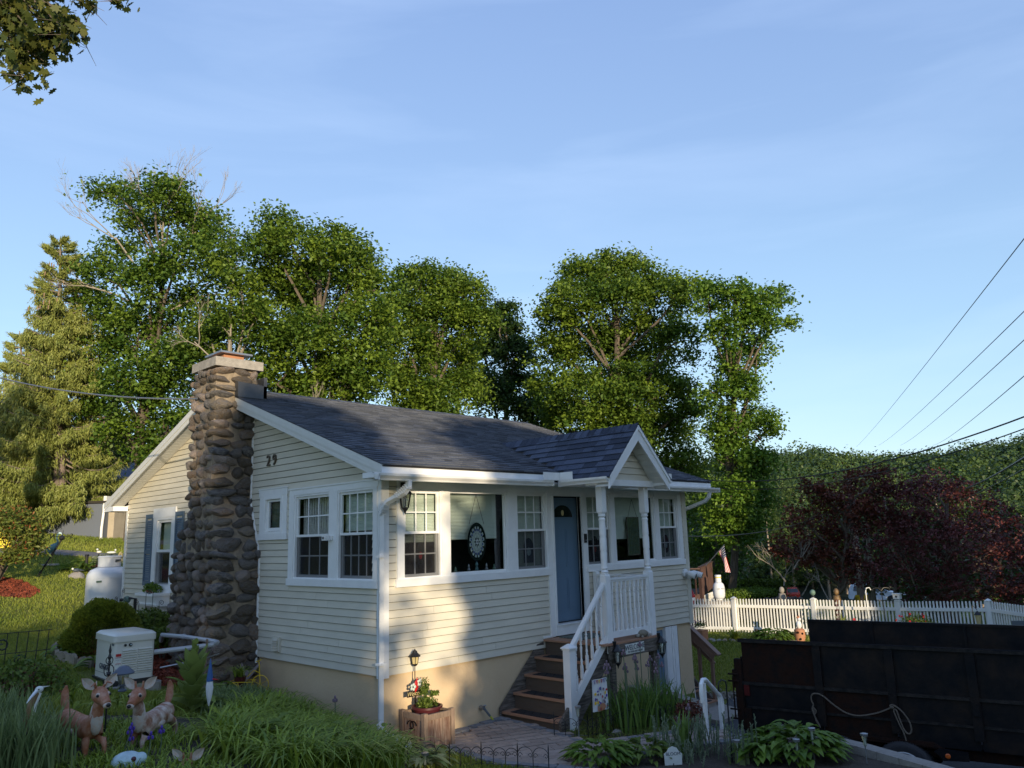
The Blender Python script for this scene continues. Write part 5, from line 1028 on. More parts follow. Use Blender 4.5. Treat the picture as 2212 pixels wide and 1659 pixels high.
def gastank(name, label, x, y, r, h, z=None, collar=.27):
    t = T(name, label, 'propane tank', (x, y, gz(x, y) if z is None else z)); b = h-collar-.10
    G().lathe([(r*.55, 0), (r*.55, .07), (r*.82, .10), (r*.97, .17), (r, .24), (r, b-.14), (r*.97, b-.06), (r*.84, b+.03), (r*.55, b+.09), (r*.1, b+.11)], (0, 0, 0), 32).o('vessel', 'tank', t, smooth=True)
    G().lathe([(r*1.004, b-.16), (r*1.008, b-.155), (r*1.004, b-.15)], (0, 0, 0), 32).o('weld', 'tank', t); G().lathe([(r*.62, -.06), (r*.62, .04)], (0, 0, 0), 16).o('foot_ring', 'pad', t)
    cr_ = r*.52; g = G(); K = 40; zs = (b+.10, b+.19, b+.255, b+.30); vs = []; fs = []
    for z_ in zs:
        for k in range(K): a = 2*math.pi*k/K; vs.append((cr_*math.cos(a), cr_*math.sin(a), z_))
    for l in range(3):
        for k in range(K):
            if l == 1 and (k-31) % 20 < 7: continue
            fs.append((l*K+k, l*K+(k+1) % K, (l+1)*K+(k+1) % K, (l+1)*K+k))
    g.add(vs, fs); g.o('collar', 'tank', t, smooth=True); G().lathe([(cr_*1.03, b+.30), (cr_*1.05, b+.315), (cr_*1.0, b+.34), (cr_*.2, b+.345)], (0, 0, 0), 32).o('collar_cap', 'tank', t, smooth=True); G().tube([(0, 0, b+.1), (0, 0, b+.26)], .03, 8).o('valve', 'brassmesh', t); return t
t = gastank('propane_tank', 'large white vertical propane tank standing behind the far left house corner', (.30), 10.8, .46, 1.46, .14)
G().box(-.38, -.27, -.38, -.365, .86, .90).o('label', 'greenpt', t)
t = T('gas_regulator', 'green gas regulator on black pipes at the siding beside the window box', 'regulator', (-.22, 8.1, gz(-.2, 8.1))); h0 = .72-gz(-.2, 8.1); G().tube([(0, 0, 0), (0, 0, h0-.12)], .022, 6).o('riser', 'black', t); G().tube([(.06, -.18, 0), (.06, -.18, h0+.02), (0, -.04, h0+.03)], .03, 6).o('riser', 'black', t); g = G(); g.ball((-.02, .04, h0), (.07, .085, .075)); g.ball((-.02, .04, h0-.08), (.03, .03, .05)); g.o('body', 'greenpt', t, smooth=True); G().tube([(-.08, .08, h0), (-.14, .1, h0)], .03, 8).o('vent', 'black', t)
def spiral(cx, cz, r, n=14, turns=1.4, sgn=1, a0=0.):
    return [(cx+sgn*r*(1-.75*i/n)*math.cos(a0+turns*2*math.pi*i/n), 0, cz+r*(1-.75*i/n)*math.sin(a0+turns*2*math.pi*i/n)) for i in range(n+1)]
def trellis(x, y, rz_, h, lb, n=4, w=.5, grid=False):
    t = T('wire_trellis', lb, 'trellis', at(x, y), rz_); me = None
    for i in range(n):
        xx = -w/2+w*i/(n-1); hh = h*(1-.16*abs(i-(n-1)/2)); g = G(); g.tube([(xx, 0, 0), (xx, 0, hh-.08)]+spiral(xx+.05*(-1)**i*-1, hh-.08, .05, 12, 1.3, (-1)**i, 0), .005, 5); g.o('scroll_rod', 'black', t)
    for z in ((h*.35, h*.6, h*.8) if grid else (h*.55,)): G().tube([(-w/2, 0, z), (w/2, 0, z)], .004, 4).o('crossbar', 'black', t)
    return t
trellis(-.55, 7.55, R(-80), .95, 'black scroll wire trellis by the green gas regulator', 3, .3); trellis(-.62, 6.05, R(-60), 1.15, 'black scroll wire trellis in front of the white window box', 4, .42)
# arborvitae, hosta, edging
t = T('round_arborvitae', 'round golden green arborvitae shrub between generator and propane tank', 'shrub', at(-1.55, 5.45)); 
G().tube([(0, 0, 0), (0, 0, .5)], .04, 6).o('stem', 'trunk', t)
g_ = np.random.default_rng(8); n = 19000; d = unit(g_.normal(size=(n, 3))); d[:, 2] = np.abs(d[:, 2])-.12; lump = 1+.07*np.sin(d[:, 0]*7+1)*np.cos(d[:, 1]*6+2)+.05*np.sin(d[:, 2]*11+d[:, 0]*9); rr = (lump*g_.uniform(.80, 1.0, n))[:, None]; P = d*rr*np.array([[.66, .66, .86]])+np.array([0, 0, .12]); Nn = unit(np.cross(d, g_.normal(size=(n, 3)))); V, F = leaves(P, Nn, .062, .45, g_, .1); fast('foliage', V, F, 'lf_box', t, attr=np.clip(g_.random(n)*.6+.35*(rr[:, 0] > .93), 0, 1))
tag(broad('hosta', *at(-1.95, 4.35, .03), 26, .30, .12, 'lf_hosta', seed=12, spread=.16, rise=.22), 'light green hosta tucked behind the left edge of the generator', 'hosta')
tag(broad('hosta', *at(-2.2, 5.35, .03), 18, .22, .09, 'lf_hosta', seed=13, spread=.12, rise=.16), 'small hosta left of the round arborvitae shrub', 'hosta')
t = T('scalloped_edging', 'dark scalloped concrete edging around the shrub bed', 'edging')
eb = G(); eb.prism([(-.13, -.1), (.13, -.1), (.13, .07), (.10, .11), (.05, .13), (0, .11), (-.05, .13), (-.10, .11), (-.13, .07)], 'y', -.03, .03); ebm = eb.mesh('edging_block', 'boulder')
pts = [(-1.75, 4.15), (-1.98, 4.4), (-2.18, 4.75), (-2.3, 5.15), (-2.25, 5.6), (-2.0, 6.1)]
for i in range(5):
    a, b = Vector((*pts[i], 0)), Vector((*pts[i+1], 0)); n = max(1, round((b-a).length/.27))
    for k in range(n): p = a.lerp(b, (k+.5)/n); ob('edging_block', ebm, t, loc=(p.x, p.y, gz(p.x, p.y)+.02), rot=(rnd.uniform(-.08, .08), rnd.uniform(-.06, .06), math.atan2(b.y-a.y, b.x-a.x)))
def shrub(name, lb, x, y, r, h, n, size, m, seed, cat='shrub', z=0, shell=.35):
    t = T(name, lb, cat, at(x, y)); g = G(); q = random.Random(seed)
    for k in range(6): a = q.uniform(0, 6.28); g.tube([(0, 0, -.05), (.25*r*math.cos(a), .25*r*math.sin(a), h*.4), (.6*r*math.cos(a), .6*r*math.sin(a), h*.85)], [.014, .01, .004], 4)
    g.o('stems', 'trunk', t); bushleaves('foliage', (0, 0, h*.5+z), (r, r, h*.5), n, size, m, t, seed=seed, shell=shell); return t
shrub('leafy_shrub', 'dark leafy shrub between generator and window box wall', -.72, 5.7, .42, .75, 2200, .075, 'lf_shrub', 5); shrub('leafy_shrub', 'dark leafy shrub at the back foot of the stone chimney', -.75, 5.05, .34, .6, 1600, .07, 'lf_shrub', 9); shrub('leafy_shrub', 'dark low shrub below the gas regulator', -.7, 6.7, .42, .55, 1500, .07, 'lf_shrub', 11)
# mullein
t = T('mullein_plant', 'tall pale green mullein with big upright leaves in front of the chimney', 'plant', at(-1.95, 1.15)); g_ = np.random.default_rng(4)
def bigleaf(g, base, d, L, w, up, droop):
    s = Vector((-d.y, d.x, 0)).normalized(); vs = []; fs = []; K = 6
    for k in range(K+1):
        t_ = k/K; c = Vector(base)+d*L*t_*(1-up*.45)+Vector((0, 0, L*(up*t_-droop*t_*t_))); wd = w*.5*math.sin(math.pi*min(1, .10+.90*t_)**.8)+.004; vs += [c-s*wd+Vector((0, 0, wd*.25)), c, c+s*wd+Vector((0, 0, wd*.25))]
    for k in range(K): b = 3*k; fs += [(b, b+1, b+4, b+3), (b+1, b+2, b+5, b+4)]
    g.add(vs, fs)
q = random.Random(5)
for i in range(22):
    a = i*2.4+q.uniform(-.2, .2); lv = i/22; L = .62*(1-.55*lv); d = Vector((math.cos(a), math.sin(a), 0)); gg = G(); bigleaf(gg, (0, 0, .05+.50*lv), d, L, .24*(1-.45*lv), .55+.45*lv, .5*(1-lv)); gg.o('leaf', 'lf_mull', t, smooth=True)
for i in range(16):
    a = i*2.4; d = Vector((math.cos(a), math.sin(a), 0)); gg = G(); bigleaf(gg, (0, 0, .52+.02*i), d, .14-.004*i, .06, 1, .1); gg.o('leaf', 'lf_mull', t, smooth=True)
G().tube([(0, 0, -.05), (0, 0, .8)], [.03, .015], 6).o('stalk', 'lf_mull', t)
# bird stake, bicycle planter, cardinal cut-out
t = T('blue_bird_stake', 'wooden blue and white bird stake between mullein and daylilies', 'garden stake', at(-2.45, -.35)); G().tube([(0, 0, 0), (0, 0, .42)], .006, 5).o('rod', 'black', t); g = G(); g.lathe([(.002, .30), (.03, .42), (.04, .50), (.03, .57)], (0, 0, 0), 8); g.o('belly', 'flagwhite', t, smooth=True); g = G(); g.lathe([(.036, .56), (.03, .62), (.015, .72), (.002, .79)], (0, 0, 0), 8); g.o('crest', 'skyblue', t, smooth=True); G().tube([(.02, -.02, .58), (.07, -.05, .57)], [.012, .002], 5).o('beak', 'redpl', t)
t = T('bicycle_planter', 'yellow wire bicycle plant stand with grassy potted plant by the wall', 'plant stand', at(-.42, 2.75), R(-50)); 
def hoop(cx, cz, r, n=16): return [(cx+r*math.cos(2*math.pi*i/n), 0, cz+r*math.sin(2*math.pi*i/n)) for i in range(n+1)]
g = G(); g.tube(hoop(.20, .14, .13), .007, 5); [g.tube([(.20, 0, .14), (.20+.13*math.cos(a), 0, .14+.13*math.sin(a))], .004, 3) for a in (.5, 1.6, 2.7, 3.7, 4.8, 5.8)]; g.o('front_wheel', 'yellow', t)
for y in (-.09, .09): g = G(); g.T = Matrix.Translation((0, y, 0)); g.tube(hoop(-.18, .09, .085), .006, 5); g.o('rear_wheel', 'yellow', t)
g = G(); g.tube([(.20, 0, .14), (.18, 0, .40), (.17, 0, .47)], .008, 5); g.tube([(.17, -.1, .475), (.17, .1, .475)], .008, 5); g.tube([(.19, 0, .3), (.1, 0, .34), (.0, 0, .25)], .007, 5); g.tube([(-.25, -.1, .19), (.10, -.1, .19), (.10, .1, .19), (-.25, .1, .19), (-.25, -.1, .19)], .006, 4); [g.tube([(x, s*.1, .19), (x+.03, s*.1, .06)], .005, 3) for x in (-.22, -.1, .04) for s in (-1, 1)]; g.tube([(-.25, -.1, .06), (.08, -.1, .06), (.08, .1, .06), (-.25, .1, .06)], .005, 4); g.o('frame', 'yellow', t)
pt = T('potted_grass', 'brown pot of arching grassy leaves in the yellow bicycle stand', 'potted plant', at(-.49, 2.83)); G().lathe([(.06, .08), (.085, .22), (.09, .24)], (0, 0, 0), 14).o('pot', 'burg', pt, smooth=True); g_ = np.random.default_rng(3); blades('foliage', np.stack([g_.normal(0, .03, 70), g_.normal(0, .03, 70), np.full(70, .22)], 1), g_.uniform(.16, .28, 70), .014, 'lf_lily', pt, lean=1.3)
t = T('bird_cutout', 'faded pink bird cut out ornament perched on the foundation by the chimney', 'ornament', (-.25, 3.12, -.28)); g = G(); g.T = Matrix.Rotation(R(-60), 4, 'Z'); g.prism([(-.14, .12), (-.10, .15), (-.08, .22), (-.03, .13), (.06, .10), (.13, .14), (.24, .24), (.25, .22), (.14, .08), (.06, -.01), (.0, -.06), (-.08, -.02), (-.12, .06)], 'y', -.008, .008); g.o('body', 'pink', t); g = G(); g.T = Matrix.Rotation(R(-60), 4, 'Z'); g.prism([(-.15, .115), (-.11, .15), (-.10, .10)], 'y', -.011, .011); g.o('face', 'black', t); G().tube([(0, 0, -.06), (0, 0, -.3)], .006, 4).o('stake', 'black', t)
tag(broad('hosta', *at(-.75, 2.95, .02), 20, .2, .07, 'lf_hosta', seed=3, spread=.1, rise=.12), 'small hosta at the front foot of the stone chimney', 'hosta')
# fawn statues
def skin_mesh(name, pts, edges, rad, m, sub=2):
    me = bpy.data.meshes.new(name); me.from_pydata(pts, edges, []); o = bpy.data.objects.new('tmp', me); COL.objects.link(o); sk = o.modifiers.new('s', 'SKIN'); 
    for i, r in enumerate(rad): me.skin_vertices[0].data[i].radius = (r, r) if not isinstance(r, tuple) else r
    me.skin_vertices[0].data[0].use_root = True; ss = o.modifiers.new('u', 'SUBSURF'); ss.levels = sub; dg = bpy.context.evaluated_depsgraph_get(); r_ = bpy.data.meshes.new_from_object(o.evaluated_get(dg)); bpy.data.objects.remove(o); r_.name = name; r_.materials.clear(); r_.materials.append(M[m]); smooth_mesh(r_, 180); return r_
def fawn(lb, x, y, rz_, antlers=True, s=1., hz=0., dm='deer'):
    t = T('fawn_statue', lb, 'deer statue', at(x, y, hz), rz_, 'painted fawn statues'); t.scale = (s,)*3
    # local: faces -y
    P = [(0, .28, .36), (0, .10, .35), (0, -.12, .36), (0, -.24, .38), (0, -.30, .50), (0, -.33, .62), (0, .40, .37), (-.075, .38, .28), (-.085, .45, .17), (-.08, .43, .02), (.075, .38, .28), (.085, .46, .17), (.08, .44, .02), (-.06, -.22, .27), (-.065, -.24, .14), (-.065, -.23, .01), (.06, -.22, .27), (.07, -.34, .21), (.075, -.33, .10), (0, .0, .35)]
    E_ = [(0, 1), (1, 19), (19, 2), (2, 3), (3, 4), (4, 5), (0, 6), (6, 7), (7, 8), (8, 9), (6, 10), (10, 11), (11, 12), (2, 13), (13, 14), (14, 15), (2, 16), (16, 17), (17, 18)]
    Rr = [.105, .10, .105, .09, .058, .05, .08, .05, .028, .018, .05, .028, .018, .045, .028, .019, .045, .026, .018, .10]
    ob('body', skin_mesh('body', P, E_, Rr, dm), t)
    g = G(); g.T = Matrix.Translation((0, -.35, .64)) @ Matrix.Rotation(R(18), 4, 'X'); g.lathe([(.02, -.15), (.042, -.135), (.05, -.10), (.058, -.05), (.078, .0), (.083, .04), (.07, .08), (.03, .10)], (0, 0, 0), 14); g.v = [tuple(v) for v in g.v]
    h = G(); rot = Matrix.Translation((0, -.36, .655)) @ Matrix.Rotation(R(72), 4, 'X').inverted() if 0 else Matrix.Translation((0, -.36, .66)) @ Matrix.Rotation(R(-110), 4, 'X')
    h.T = Matrix.Translation((0, -.335, .665)) @ Matrix.Rotation(R(112), 4, 'X')
    h.lathe([(.012, -.09), (.05, -.075), (.074, -.03), (.078, .01), (.066, .06), (.05, .10), (.044, .14), (.036, .175), (.012, .185)], (0, 0, 0), 14); hd = h.o('head', 'deer', t, smooth=True)
    g = G(); g.ball((0, -.497, .587), (.040, .034, .030), 10, 6); g.o('muzzle', 'deerwhite', hd, smooth=True); g = G(); g.ball((0, -.525, .592), (.024, .016, .019), 8, 5); g.o('nose', 'black', hd, smooth=True)
    for sx in (-1, 1):
        g = G(); g.ball((sx*.046, -.400, .672), (.026, .022, .026), 8, 5); g.o('eye_patch', 'deerwhite', hd, smooth=True); g = G(); g.ball((sx*.058, -.413, .672), (.015, .012, .015), 8, 5); g.o('eye', 'black', hd, smooth=True)
        g = G(); a = Vector((sx*.05, -.31, .73)); b = Vector((sx*.17, -.30, .84)); vs = []; ax = (b-a).normalized(); sd = Vector((0, -1, 0)).cross(ax).normalized()
        for k in range(9): t_ = k/8; w = .045*math.sin(math.pi*(.12+.88*t_)); c = a.lerp(b, t_); vs += [c-sd*w, c+Vector((0, .022*math.sin(math.pi*t_), 0)), c+sd*w]
        fs = []
        for k in range(8): b_ = 3*k; fs += [(b_, b_+1, b_+4, b_+3), (b_+1, b_+2, b_+5, b_+4)]
        g.add(vs, fs); ear = g.o('ear', 'deerwhite', hd, smooth=True); g = G(); g.add([v+Vector((0, .012, 0)) for v in vs], fs); g.o('ear_back', 'deer', ear, smooth=True)
        if antlers: G().tube([(sx*.035, -.315, .735), (sx*.06, -.34, .78), (sx*.10, -.36, .76)], [.014, .011, .006], 6).o('antler', 'deer', hd, smooth=True); G().tube([(sx*.045, -.33, .76), (sx*.04, -.33, .80)], [.010, .005], 5).o('antler', 'deerwhite', hd)
        else: G().tube([(sx*.035, -.315, .735), (sx*.042, -.32, .80)], [.014, .010], 6).o('antler', 'deer', hd)
    g = G(); g.ball((0, -.285, .45), (.064, .060, .165), 10, 7); g.o('chest_patch', 'deerwhite', t, smooth=True); g = G(); [g.ball((sx*.055, .08, .30), (.05, .13, .05), 8, 6) for sx in (-1, 1)]; g.o('belly_patch', 'deerwhite', t, smooth=True)
    g = G(); g.tube([(0, .40, .42), (0, .46, .52), (0, .47, .62), (0, .45, .68)], [.03, .042, .036, .012], 8); g.o('tail', 'deer', t, smooth=True)
    for i, p in enumerate(((-.08, .43), (.08, .44), (-.065, -.23), (.075, -.33))): G().tube([(p[0], p[1], -.15), (p[0], p[1], .10)], .007, 4).o('rod', 'black', t)
    return t
fawn('left fawn statue with small antlers and solid brown back in the flower bed', -3.89, -1.06, R(5), True, .86, -.07)
fawn('right fawn statue with patchy peeling white paint near the mullein', -3.27, -.93, R(-45), False, .86, -.10, 'deer2')
t = fawn('third fawn statue, only its ears and forehead rising over the bottom edge by the daylilies', -3.12, -1.62, R(-45), False, .8, -.52)
t = T('fish_statue', 'pale blue and white weathered garden statue at the bottom edge between the fawns', 'statue', at(-3.72, -1.62)); g = G(); g.ball((0, 0, .03), (.13, .10, .09), 12, 8); g.ball((.10, -.03, .05), (.05, .05, .05)); g.o('body', 'ceramic', t, smooth=True); G().ball((.02, -.09, .07), .02).o('eye', 'burg', t, smooth=True)
# heron stake left, lantern on shepherd hook
t = T('heron_stake', 'brown and grey carved heron head on a rusty stake at the left bottom', 'garden stake', at(-4.38, -1.25)); g = G(); g.tube([(0, 0, -.1), (.02, 0, .30)], .009, 5); g.o('stake', 'rust', t)
G().tube([(.02, 0, .27), (.01, 0, .36), (.03, 0, .48), (.07, 0, .56)], [.012, .028, .026, .02], 8).o('neck', 'bronze', t, smooth=True); G().tube([(.045, -.005, .33), (.055, -.008, .46), (.085, -.005, .56)], [.008, .014, .014], 6).o('throat', 'signwhite', t, smooth=True); G().ball((.08, 0, .585), (.032, .024, .026)).o('head', 'signwhite', t, smooth=True); G().tube([(.06, -.01, .58), (.01, -.04, .535), (-.02, -.06, .50)], [.014, .009, .002], 6).o('beak', 'tank', t); G().ball((.07, -.024, .588), .006, 6, 4).o('eye', 'black', t); G().tube([(.10, 0, .60), (.16, .01, .60)], [.008, .001], 4).o('crest', 'signwhite', t); g = G(); g.T = Matrix.Translation((-.07, -.02, .235)) @ Matrix.Rotation(R(-25), 4, 'Y'); g.ball((0, 0, 0), (.09, .035, .028), 10, 6); g.o('wing_stone', 'slate', t, smooth=True)
t = T('shepherd_hook', 'black ornate shepherd hook standing before the generator', 'hook', at(-3.54, -.58)); z0 = gz(-3.54, -.58)
g = G(); g.tube([(0, 0, -.1), (0, 0, .78-z0)], .008, 6); g.lathe([(.012, 0), (.018, .02), (.008, .05), (.014, .08), (.002, .14)], (0, 0, .78-z0-.08), 8)
for zz, r in ((.66, .022), (.57, .03), (.47, .014), (.44, .014)): g.lathe([(.008, -.02), (r*.7, 0), (.008, .02)], (0, 0, zz-z0), 8)
g.o('pole', 'black', t); g = G(); g.T = Matrix.Rotation(R(-30), 4, 'Z'); [g.tube([(s*(.012+.03*math.sin(u)), 0, .60-z0+.05*math.cos(u)) for u in np.linspace(0, 4.5, 10)], .005, 4) for s in (-1, 1)]; [g.tube([(s*(.01+.02*math.sin(u)), 0, .69-z0+.03*math.cos(u)) for u in np.linspace(0, 4.5, 9)], .005, 4) for s in (-1, 1)]
g.tube([(0, 0, .53-z0), (.05, 0, .51-z0), (.10, 0, .47-z0), (.12, 0, .45-z0)], .007, 5); g.tube([(0, 0, .45-z0), (.04, 0, .50-z0), (.08, 0, .495-z0)], .005, 5); g.tube([(.12+.02*math.sin(u), 0, .43-z0+.02*math.cos(u)) for u in np.linspace(0, 6, 10)], .005, 4); g.o('bracket', 'black', t)
t = T('hanging_lantern', 'blue grey solar lantern with ribbed glass hanging on the shepherd hook', 'lantern', (-3.43, -.64, .62)); t.scale = (.82,)*3; G().lathe([(.012, .02), (.05, .01), (.09, -.03), (.12, -.06), (.115, -.072), (.05, -.07)], (0, 0, 0), 20).o('roof', 'lampmetal', t, smooth=True); g = G(); g.lathe([(.062, -.07), (.058, -.10), (.046, -.16), (.038, -.19)], (0, 0, 0), 14); g.o('glass', 'clear', t); g = G(); [g.tube([(.063*math.cos(a), .063*math.sin(a), -.07), (.040*math.cos(a), .040*math.sin(a), -.19)], .003, 3) for a in [i*math.pi/7 for i in range(14)]]; g.o('ribs', 'steel', t); G().lathe([(.052, -.19), (.05, -.20), (.02, -.205), (.02, -.225), (.048, -.25), (.045, -.262)], (0, 0, 0), 14).o('foot', 'lampmetal', t, smooth=True); G().lathe([(.014, -.18), (.014, -.10)], (0, 0, 0), 8).o('candle', 'brassmesh', t)
# left trellis grid + bush
t = T('garden_trellis', 'black grid trellis with scrolls leaning over the bush at the left edge', 'trellis', at(-3.95, .85), R(8)); 
for k in range(7): G().tube([(-.32+.095*k, 0, 0), (-.30+.10*k, .0, .86)], .005, 4).o('rod', 'black', t)
for z, w in ((.86, .33), (.66, .32), (.30, .30)): G().tube([(-w+.02, 0, z), (w, 0, z-.01)], .005, 4).o('crossbar', 'black', t)
for (cx, cz, r) in ((-.12, .74, .07), (.06, .58, .06), (-.44, .72, .08)): G().tube([(cx-.12, -.02, .1), (cx-.11, -.02, cz)]+[(p[0], -.02, p[2]) for p in spiral(cx-.03, cz, r, 14, 1.3, -1)], .007, 5).o('scroll', 'black', t)
t = shrub('garden_bush', 'straggly reddish green bush under the black trellis at the left edge', -3.95, .75, .55, .62, 3400, .055, 'lf_shrub', 21, shell=.1); bushleaves('reddish_leaves', (0, 0, .3), (.5, .5, .26), 900, .04, 'lf_bronze', t, seed=7, shell=.2)
# weather vane, heron statue, rock etc. on the lawn
t = T('compass_stake', 'black leaning stake with N and S compass letters on the lawn', 'garden stake', at(.05, 15.3)); b = Vector((0, 0, 0)); tp = Vector((.42, -.35, .98)); g = G(); g.tube([b, b.lerp(tp, .5), tp], .022, 6); [g.tube([b.lerp(tp, k), b.lerp(tp, k+.03)], .038, 6) for k in (.12, .3, .62)]; g.ball(tp+Vector((0, 0, .04)), .07); g.tube([tp, tp+Vector((.02, 0, .25))], [.02, .004], 5); g.o('pole', 'black', t)
ax = Vector((.80, -.6, 0)).normalized()*.0+Vector((math.cos(R(-46)), math.sin(R(-46)), 0)); g = G(); g.tube([tp+Vector((0, 0, .08))-ax*.20, tp+Vector((0, 0, .08))+ax*.20], .010, 4); g.o('arms', 'black', t)
for s, c in ((-1, 'N'), (1, 'S')): text('letter', c, .17, 'black', t, tuple(tp+Vector((0, 0, .08))+ax*.26*s), (R(90), 0, R(-46+180)), .01)
t = T('heron_statue', 'blue green heron statue on a flat stone on the lawn', 'statue', at(1.05, 17.9)); g = G(); g.T = Matrix.Rotation(R(-45), 4, 'Z'); g.tube([(-.02, 0, .05), (-.03, 0, .22), (.05, 0, .40)], .009, 5); g.tube([(.03, .03, .05), (.05, .03, .22), (.10, 0, .42)], .009, 5); g.o('legs', 'bronze', t); g = G(); g.T = Matrix.Rotation(R(-45), 4, 'Z') @ Matrix.Translation((.02, 0, .50)) @ Matrix.Rotation(R(-38), 4, 'Y'); g.ball((0, 0, 0), (.22, .08, .10), 12, 8); g.o('body', 'teal', t, smooth=True); g = G(); g.T = Matrix.Rotation(R(-45), 4, 'Z'); g.tube([(.14, 0, .58), (.19, 0, .70), (.14, 0, .80), (.17, 0, .90), (.22, 0, .93)], [.045, .03, .024, .024, .028], 8); g.o('neck', 'teal', t, smooth=True); g = G(); g.T = Matrix.Rotation(R(-45), 4, 'Z'); g.ball((.23, 0, .94), (.05, .03, .03)); g.tube([(.26, 0, .935), (.36, 0, .84)], [.014, .003], 5); g.o('head', 'ceramic', t, smooth=True); G().box(-.22, .22, -.15, .15, 0, .05).o('base', 'concrete', t)
def rock(name, lb, x, y, sx, sy, sz, seed, m='boulder', dz=0., group=None, thing=True):
    bm = bmesh.new(); bmesh.ops.create_icosphere(bm, subdivisions=3, radius=1); q = random.Random(seed); A_ = [(Vector((q.uniform(-1,1), q.uniform(-1,1), q.uniform(-.3,1))).normalized(), q.uniform(.6,.9)) for _ in range(7)]
    for v in bm.verts:
        p = v.co
        for a, mm in A_:
            d = p.dot(a)
            if d > mm: p -= a*(d-mm)*.85
    me = bpy.data.meshes.new(name); bm.to_mesh(me); bm.free(); me.materials.append(M[m]); smooth_mesh(me, 35); o = ob(name, me, loc=at(x, y, dz), scale=(sx, sy, sz), rot=(0, 0, q.uniform(0, 6)))
    if thing: tag(o, lb, 'rock', group)
    return o
rock('lawn_rock', 'grey rock with a bird on it beside the hosta on the lawn', 1.15, 15.85, .28, .24, .16, 3, 'concrete'); rock('boulder', 'long mossy boulder between the two conifer trunks', 4.0, 28.8, .85, .7, .50, 5); rock('orange_rock', 'small orange brown rock left of the spruce trunk', 2.7, 28.0, .30, .28, .32, 7, 'orange')
t = T('bird_figurine', 'small dark bird figurine sitting on the lawn rock', 'figurine', at(1.15, 15.8, .17)); g = G(); g.ball((0, 0, .03), (.10, .05, .05)); g.tube([(.08, 0, .03), (.20, 0, .01)], [.03, .005], 5); g.o('body', 'slate', t, smooth=True); G().ball((-.10, 0, .07), .03).o('head', 'signwhite', t)
tag(broad('hosta', *at(1.6, 16.6, .03), 70, .34, .13, 'lf_hosta', seed=31, spread=.5, rise=.42, droop=.4), 'broad green hosta clump behind the propane tank on the lawn', 'hosta')
for (x, y, lb, m, hh) in ((1.55, 15.5, 'thin leaning stake with a small white duck on top behind the propane tank', 'signwhite', .75), (2.5, 17.3, 'low post with a white flying duck ornament above the tank collar', 'signwhite', .55)):
    t = T('duck_stake', lb, 'garden stake', at(x, y)); G().tube([(-.08, 0, 0), (.06, 0, hh)], .012, 5).o('rod', 'black', t); g = G(); g.ball((.06, 0, hh+.03), (.14 if hh < .6 else .07, .04, .035)); g.ball((.17 if hh < .6 else .01, 0, hh+.1), .03); g.o('duck', m, t, smooth=True)
t = T('flower_ornament', 'pale yellow metal sunflower ornament right of the tank collar', 'ornament', at(2.75, 17.1)); G().tube([(0, 0, 0), (0, 0, .48)], .012, 5).o('rod', 'lf_shrub', t); c = Vector((0, -.02, .5)); g = G(); g.T = Matrix.Translation(c) @ Matrix.Rotation(R(45), 4, 'Z')
for k in range(9): a = k*.698; g.ball((.11*math.cos(a), 0, .11*math.sin(a)), (.05, .015, .05), 6, 4)
g.o('petals', 'brassmesh', t, smooth=True); G().ball((0, -.05, .5), .045).o('centre', 'bronze', t)
G(); t = T('path_light', 'black solar path light at the end of the lane', 'lamp', at(2.0, 17.7)); G().lathe([(.05, 0), (.05, .22), (.045, .22), (.045, .36), (.06, .36), (.06, .42)], (0, 0, 0), 10).o('body', 'black', t)
t = shrub('flower_clump', 'bluish leafy clump around the sunflower ornament', 2.6, 17.6, .5, .55, 900, .07, 'lf_grey', 17)
t = T('red_mower_toy', 'small maroon wheeled garden ornament on the red mulch behind the tank', 'ornament', at(2.0, 16.9)); g = G(); g.ball((0, 0, .15), (.16, .12, .13)); g.o('body', 'burg', t, smooth=True); G().tube([(-.14, -.1, .08), (-.14, .1, .08)], .08, 10).o('wheel', 'black', t)
t = T('yellow_barrel', 'bright yellow plastic planter barrel behind the bush at the left edge', 'planter', (.72, 21.7, 1.80)); g = G(); g.lathe([(.20, .0), (.24, .35), (.245, .52), (.30, .54), (.30, .60), (.33, .62), (.33, .70), (.35, .72), (.35, .78)], (0, 0, 0), 24); g.o('tub', 'yellowpl', t, smooth=True); bushleaves('foliage', (0, 0, .85), (.26, .26, .10), 300, .08, 'lf_grey', t, seed=2)
# rhododendron at left edge
t = T('rhododendron_bush', 'large golden green bush with red young leaves at the left edge of the lawn', 'bush', at(-1.25, 13.9)); g = G(); q = random.Random(6)
for k in range(9): a = q.uniform(0, 6.28); g.tube([(0, 0, -.1), (.3*math.cos(a), .3*math.sin(a), .5), (.85*math.cos(a), .85*math.sin(a), 1.05)], [.04, .028, .01], 5)
g.o('stems', 'trunk', t); g_ = np.random.default_rng(6); n = 9000; k = 130; cc = unit(g_.normal(size=(k, 3))); cc[:, 2] = np.where(cc[:, 2] < -.55, -cc[:, 2], cc[:, 2]); cc = cc*g_.uniform(.65, 1.02, k)[:, None]*np.array([[1.0, 1.0, .80]])+np.array([0, 0, 1.0]); ix = g_.integers(0, k, n); P = cc[ix]+g_.normal(0, .10, (n, 3)); V, F = leaves(P, unit(g_.normal(size=(n, 3))+[0, 0, .4]+(P-[0, 0, 1])*.6), .105, .38, g_); fast('foliage', V, F, 'lf_rho', t, attr=g_.random(n)); sel = g_.random(n) < .16; P2 = P[sel]+g_.normal(0, .03, (sel.sum(), 3))+[0, 0, .03]; V, F = leaves(P2, unit(g_.normal(size=(len(P2), 3))+[0, -.5, .5]), .085, .35, g_); fast('young_leaves', V, F, 'lf_rhored', t, attr=g_.random(len(P2)))
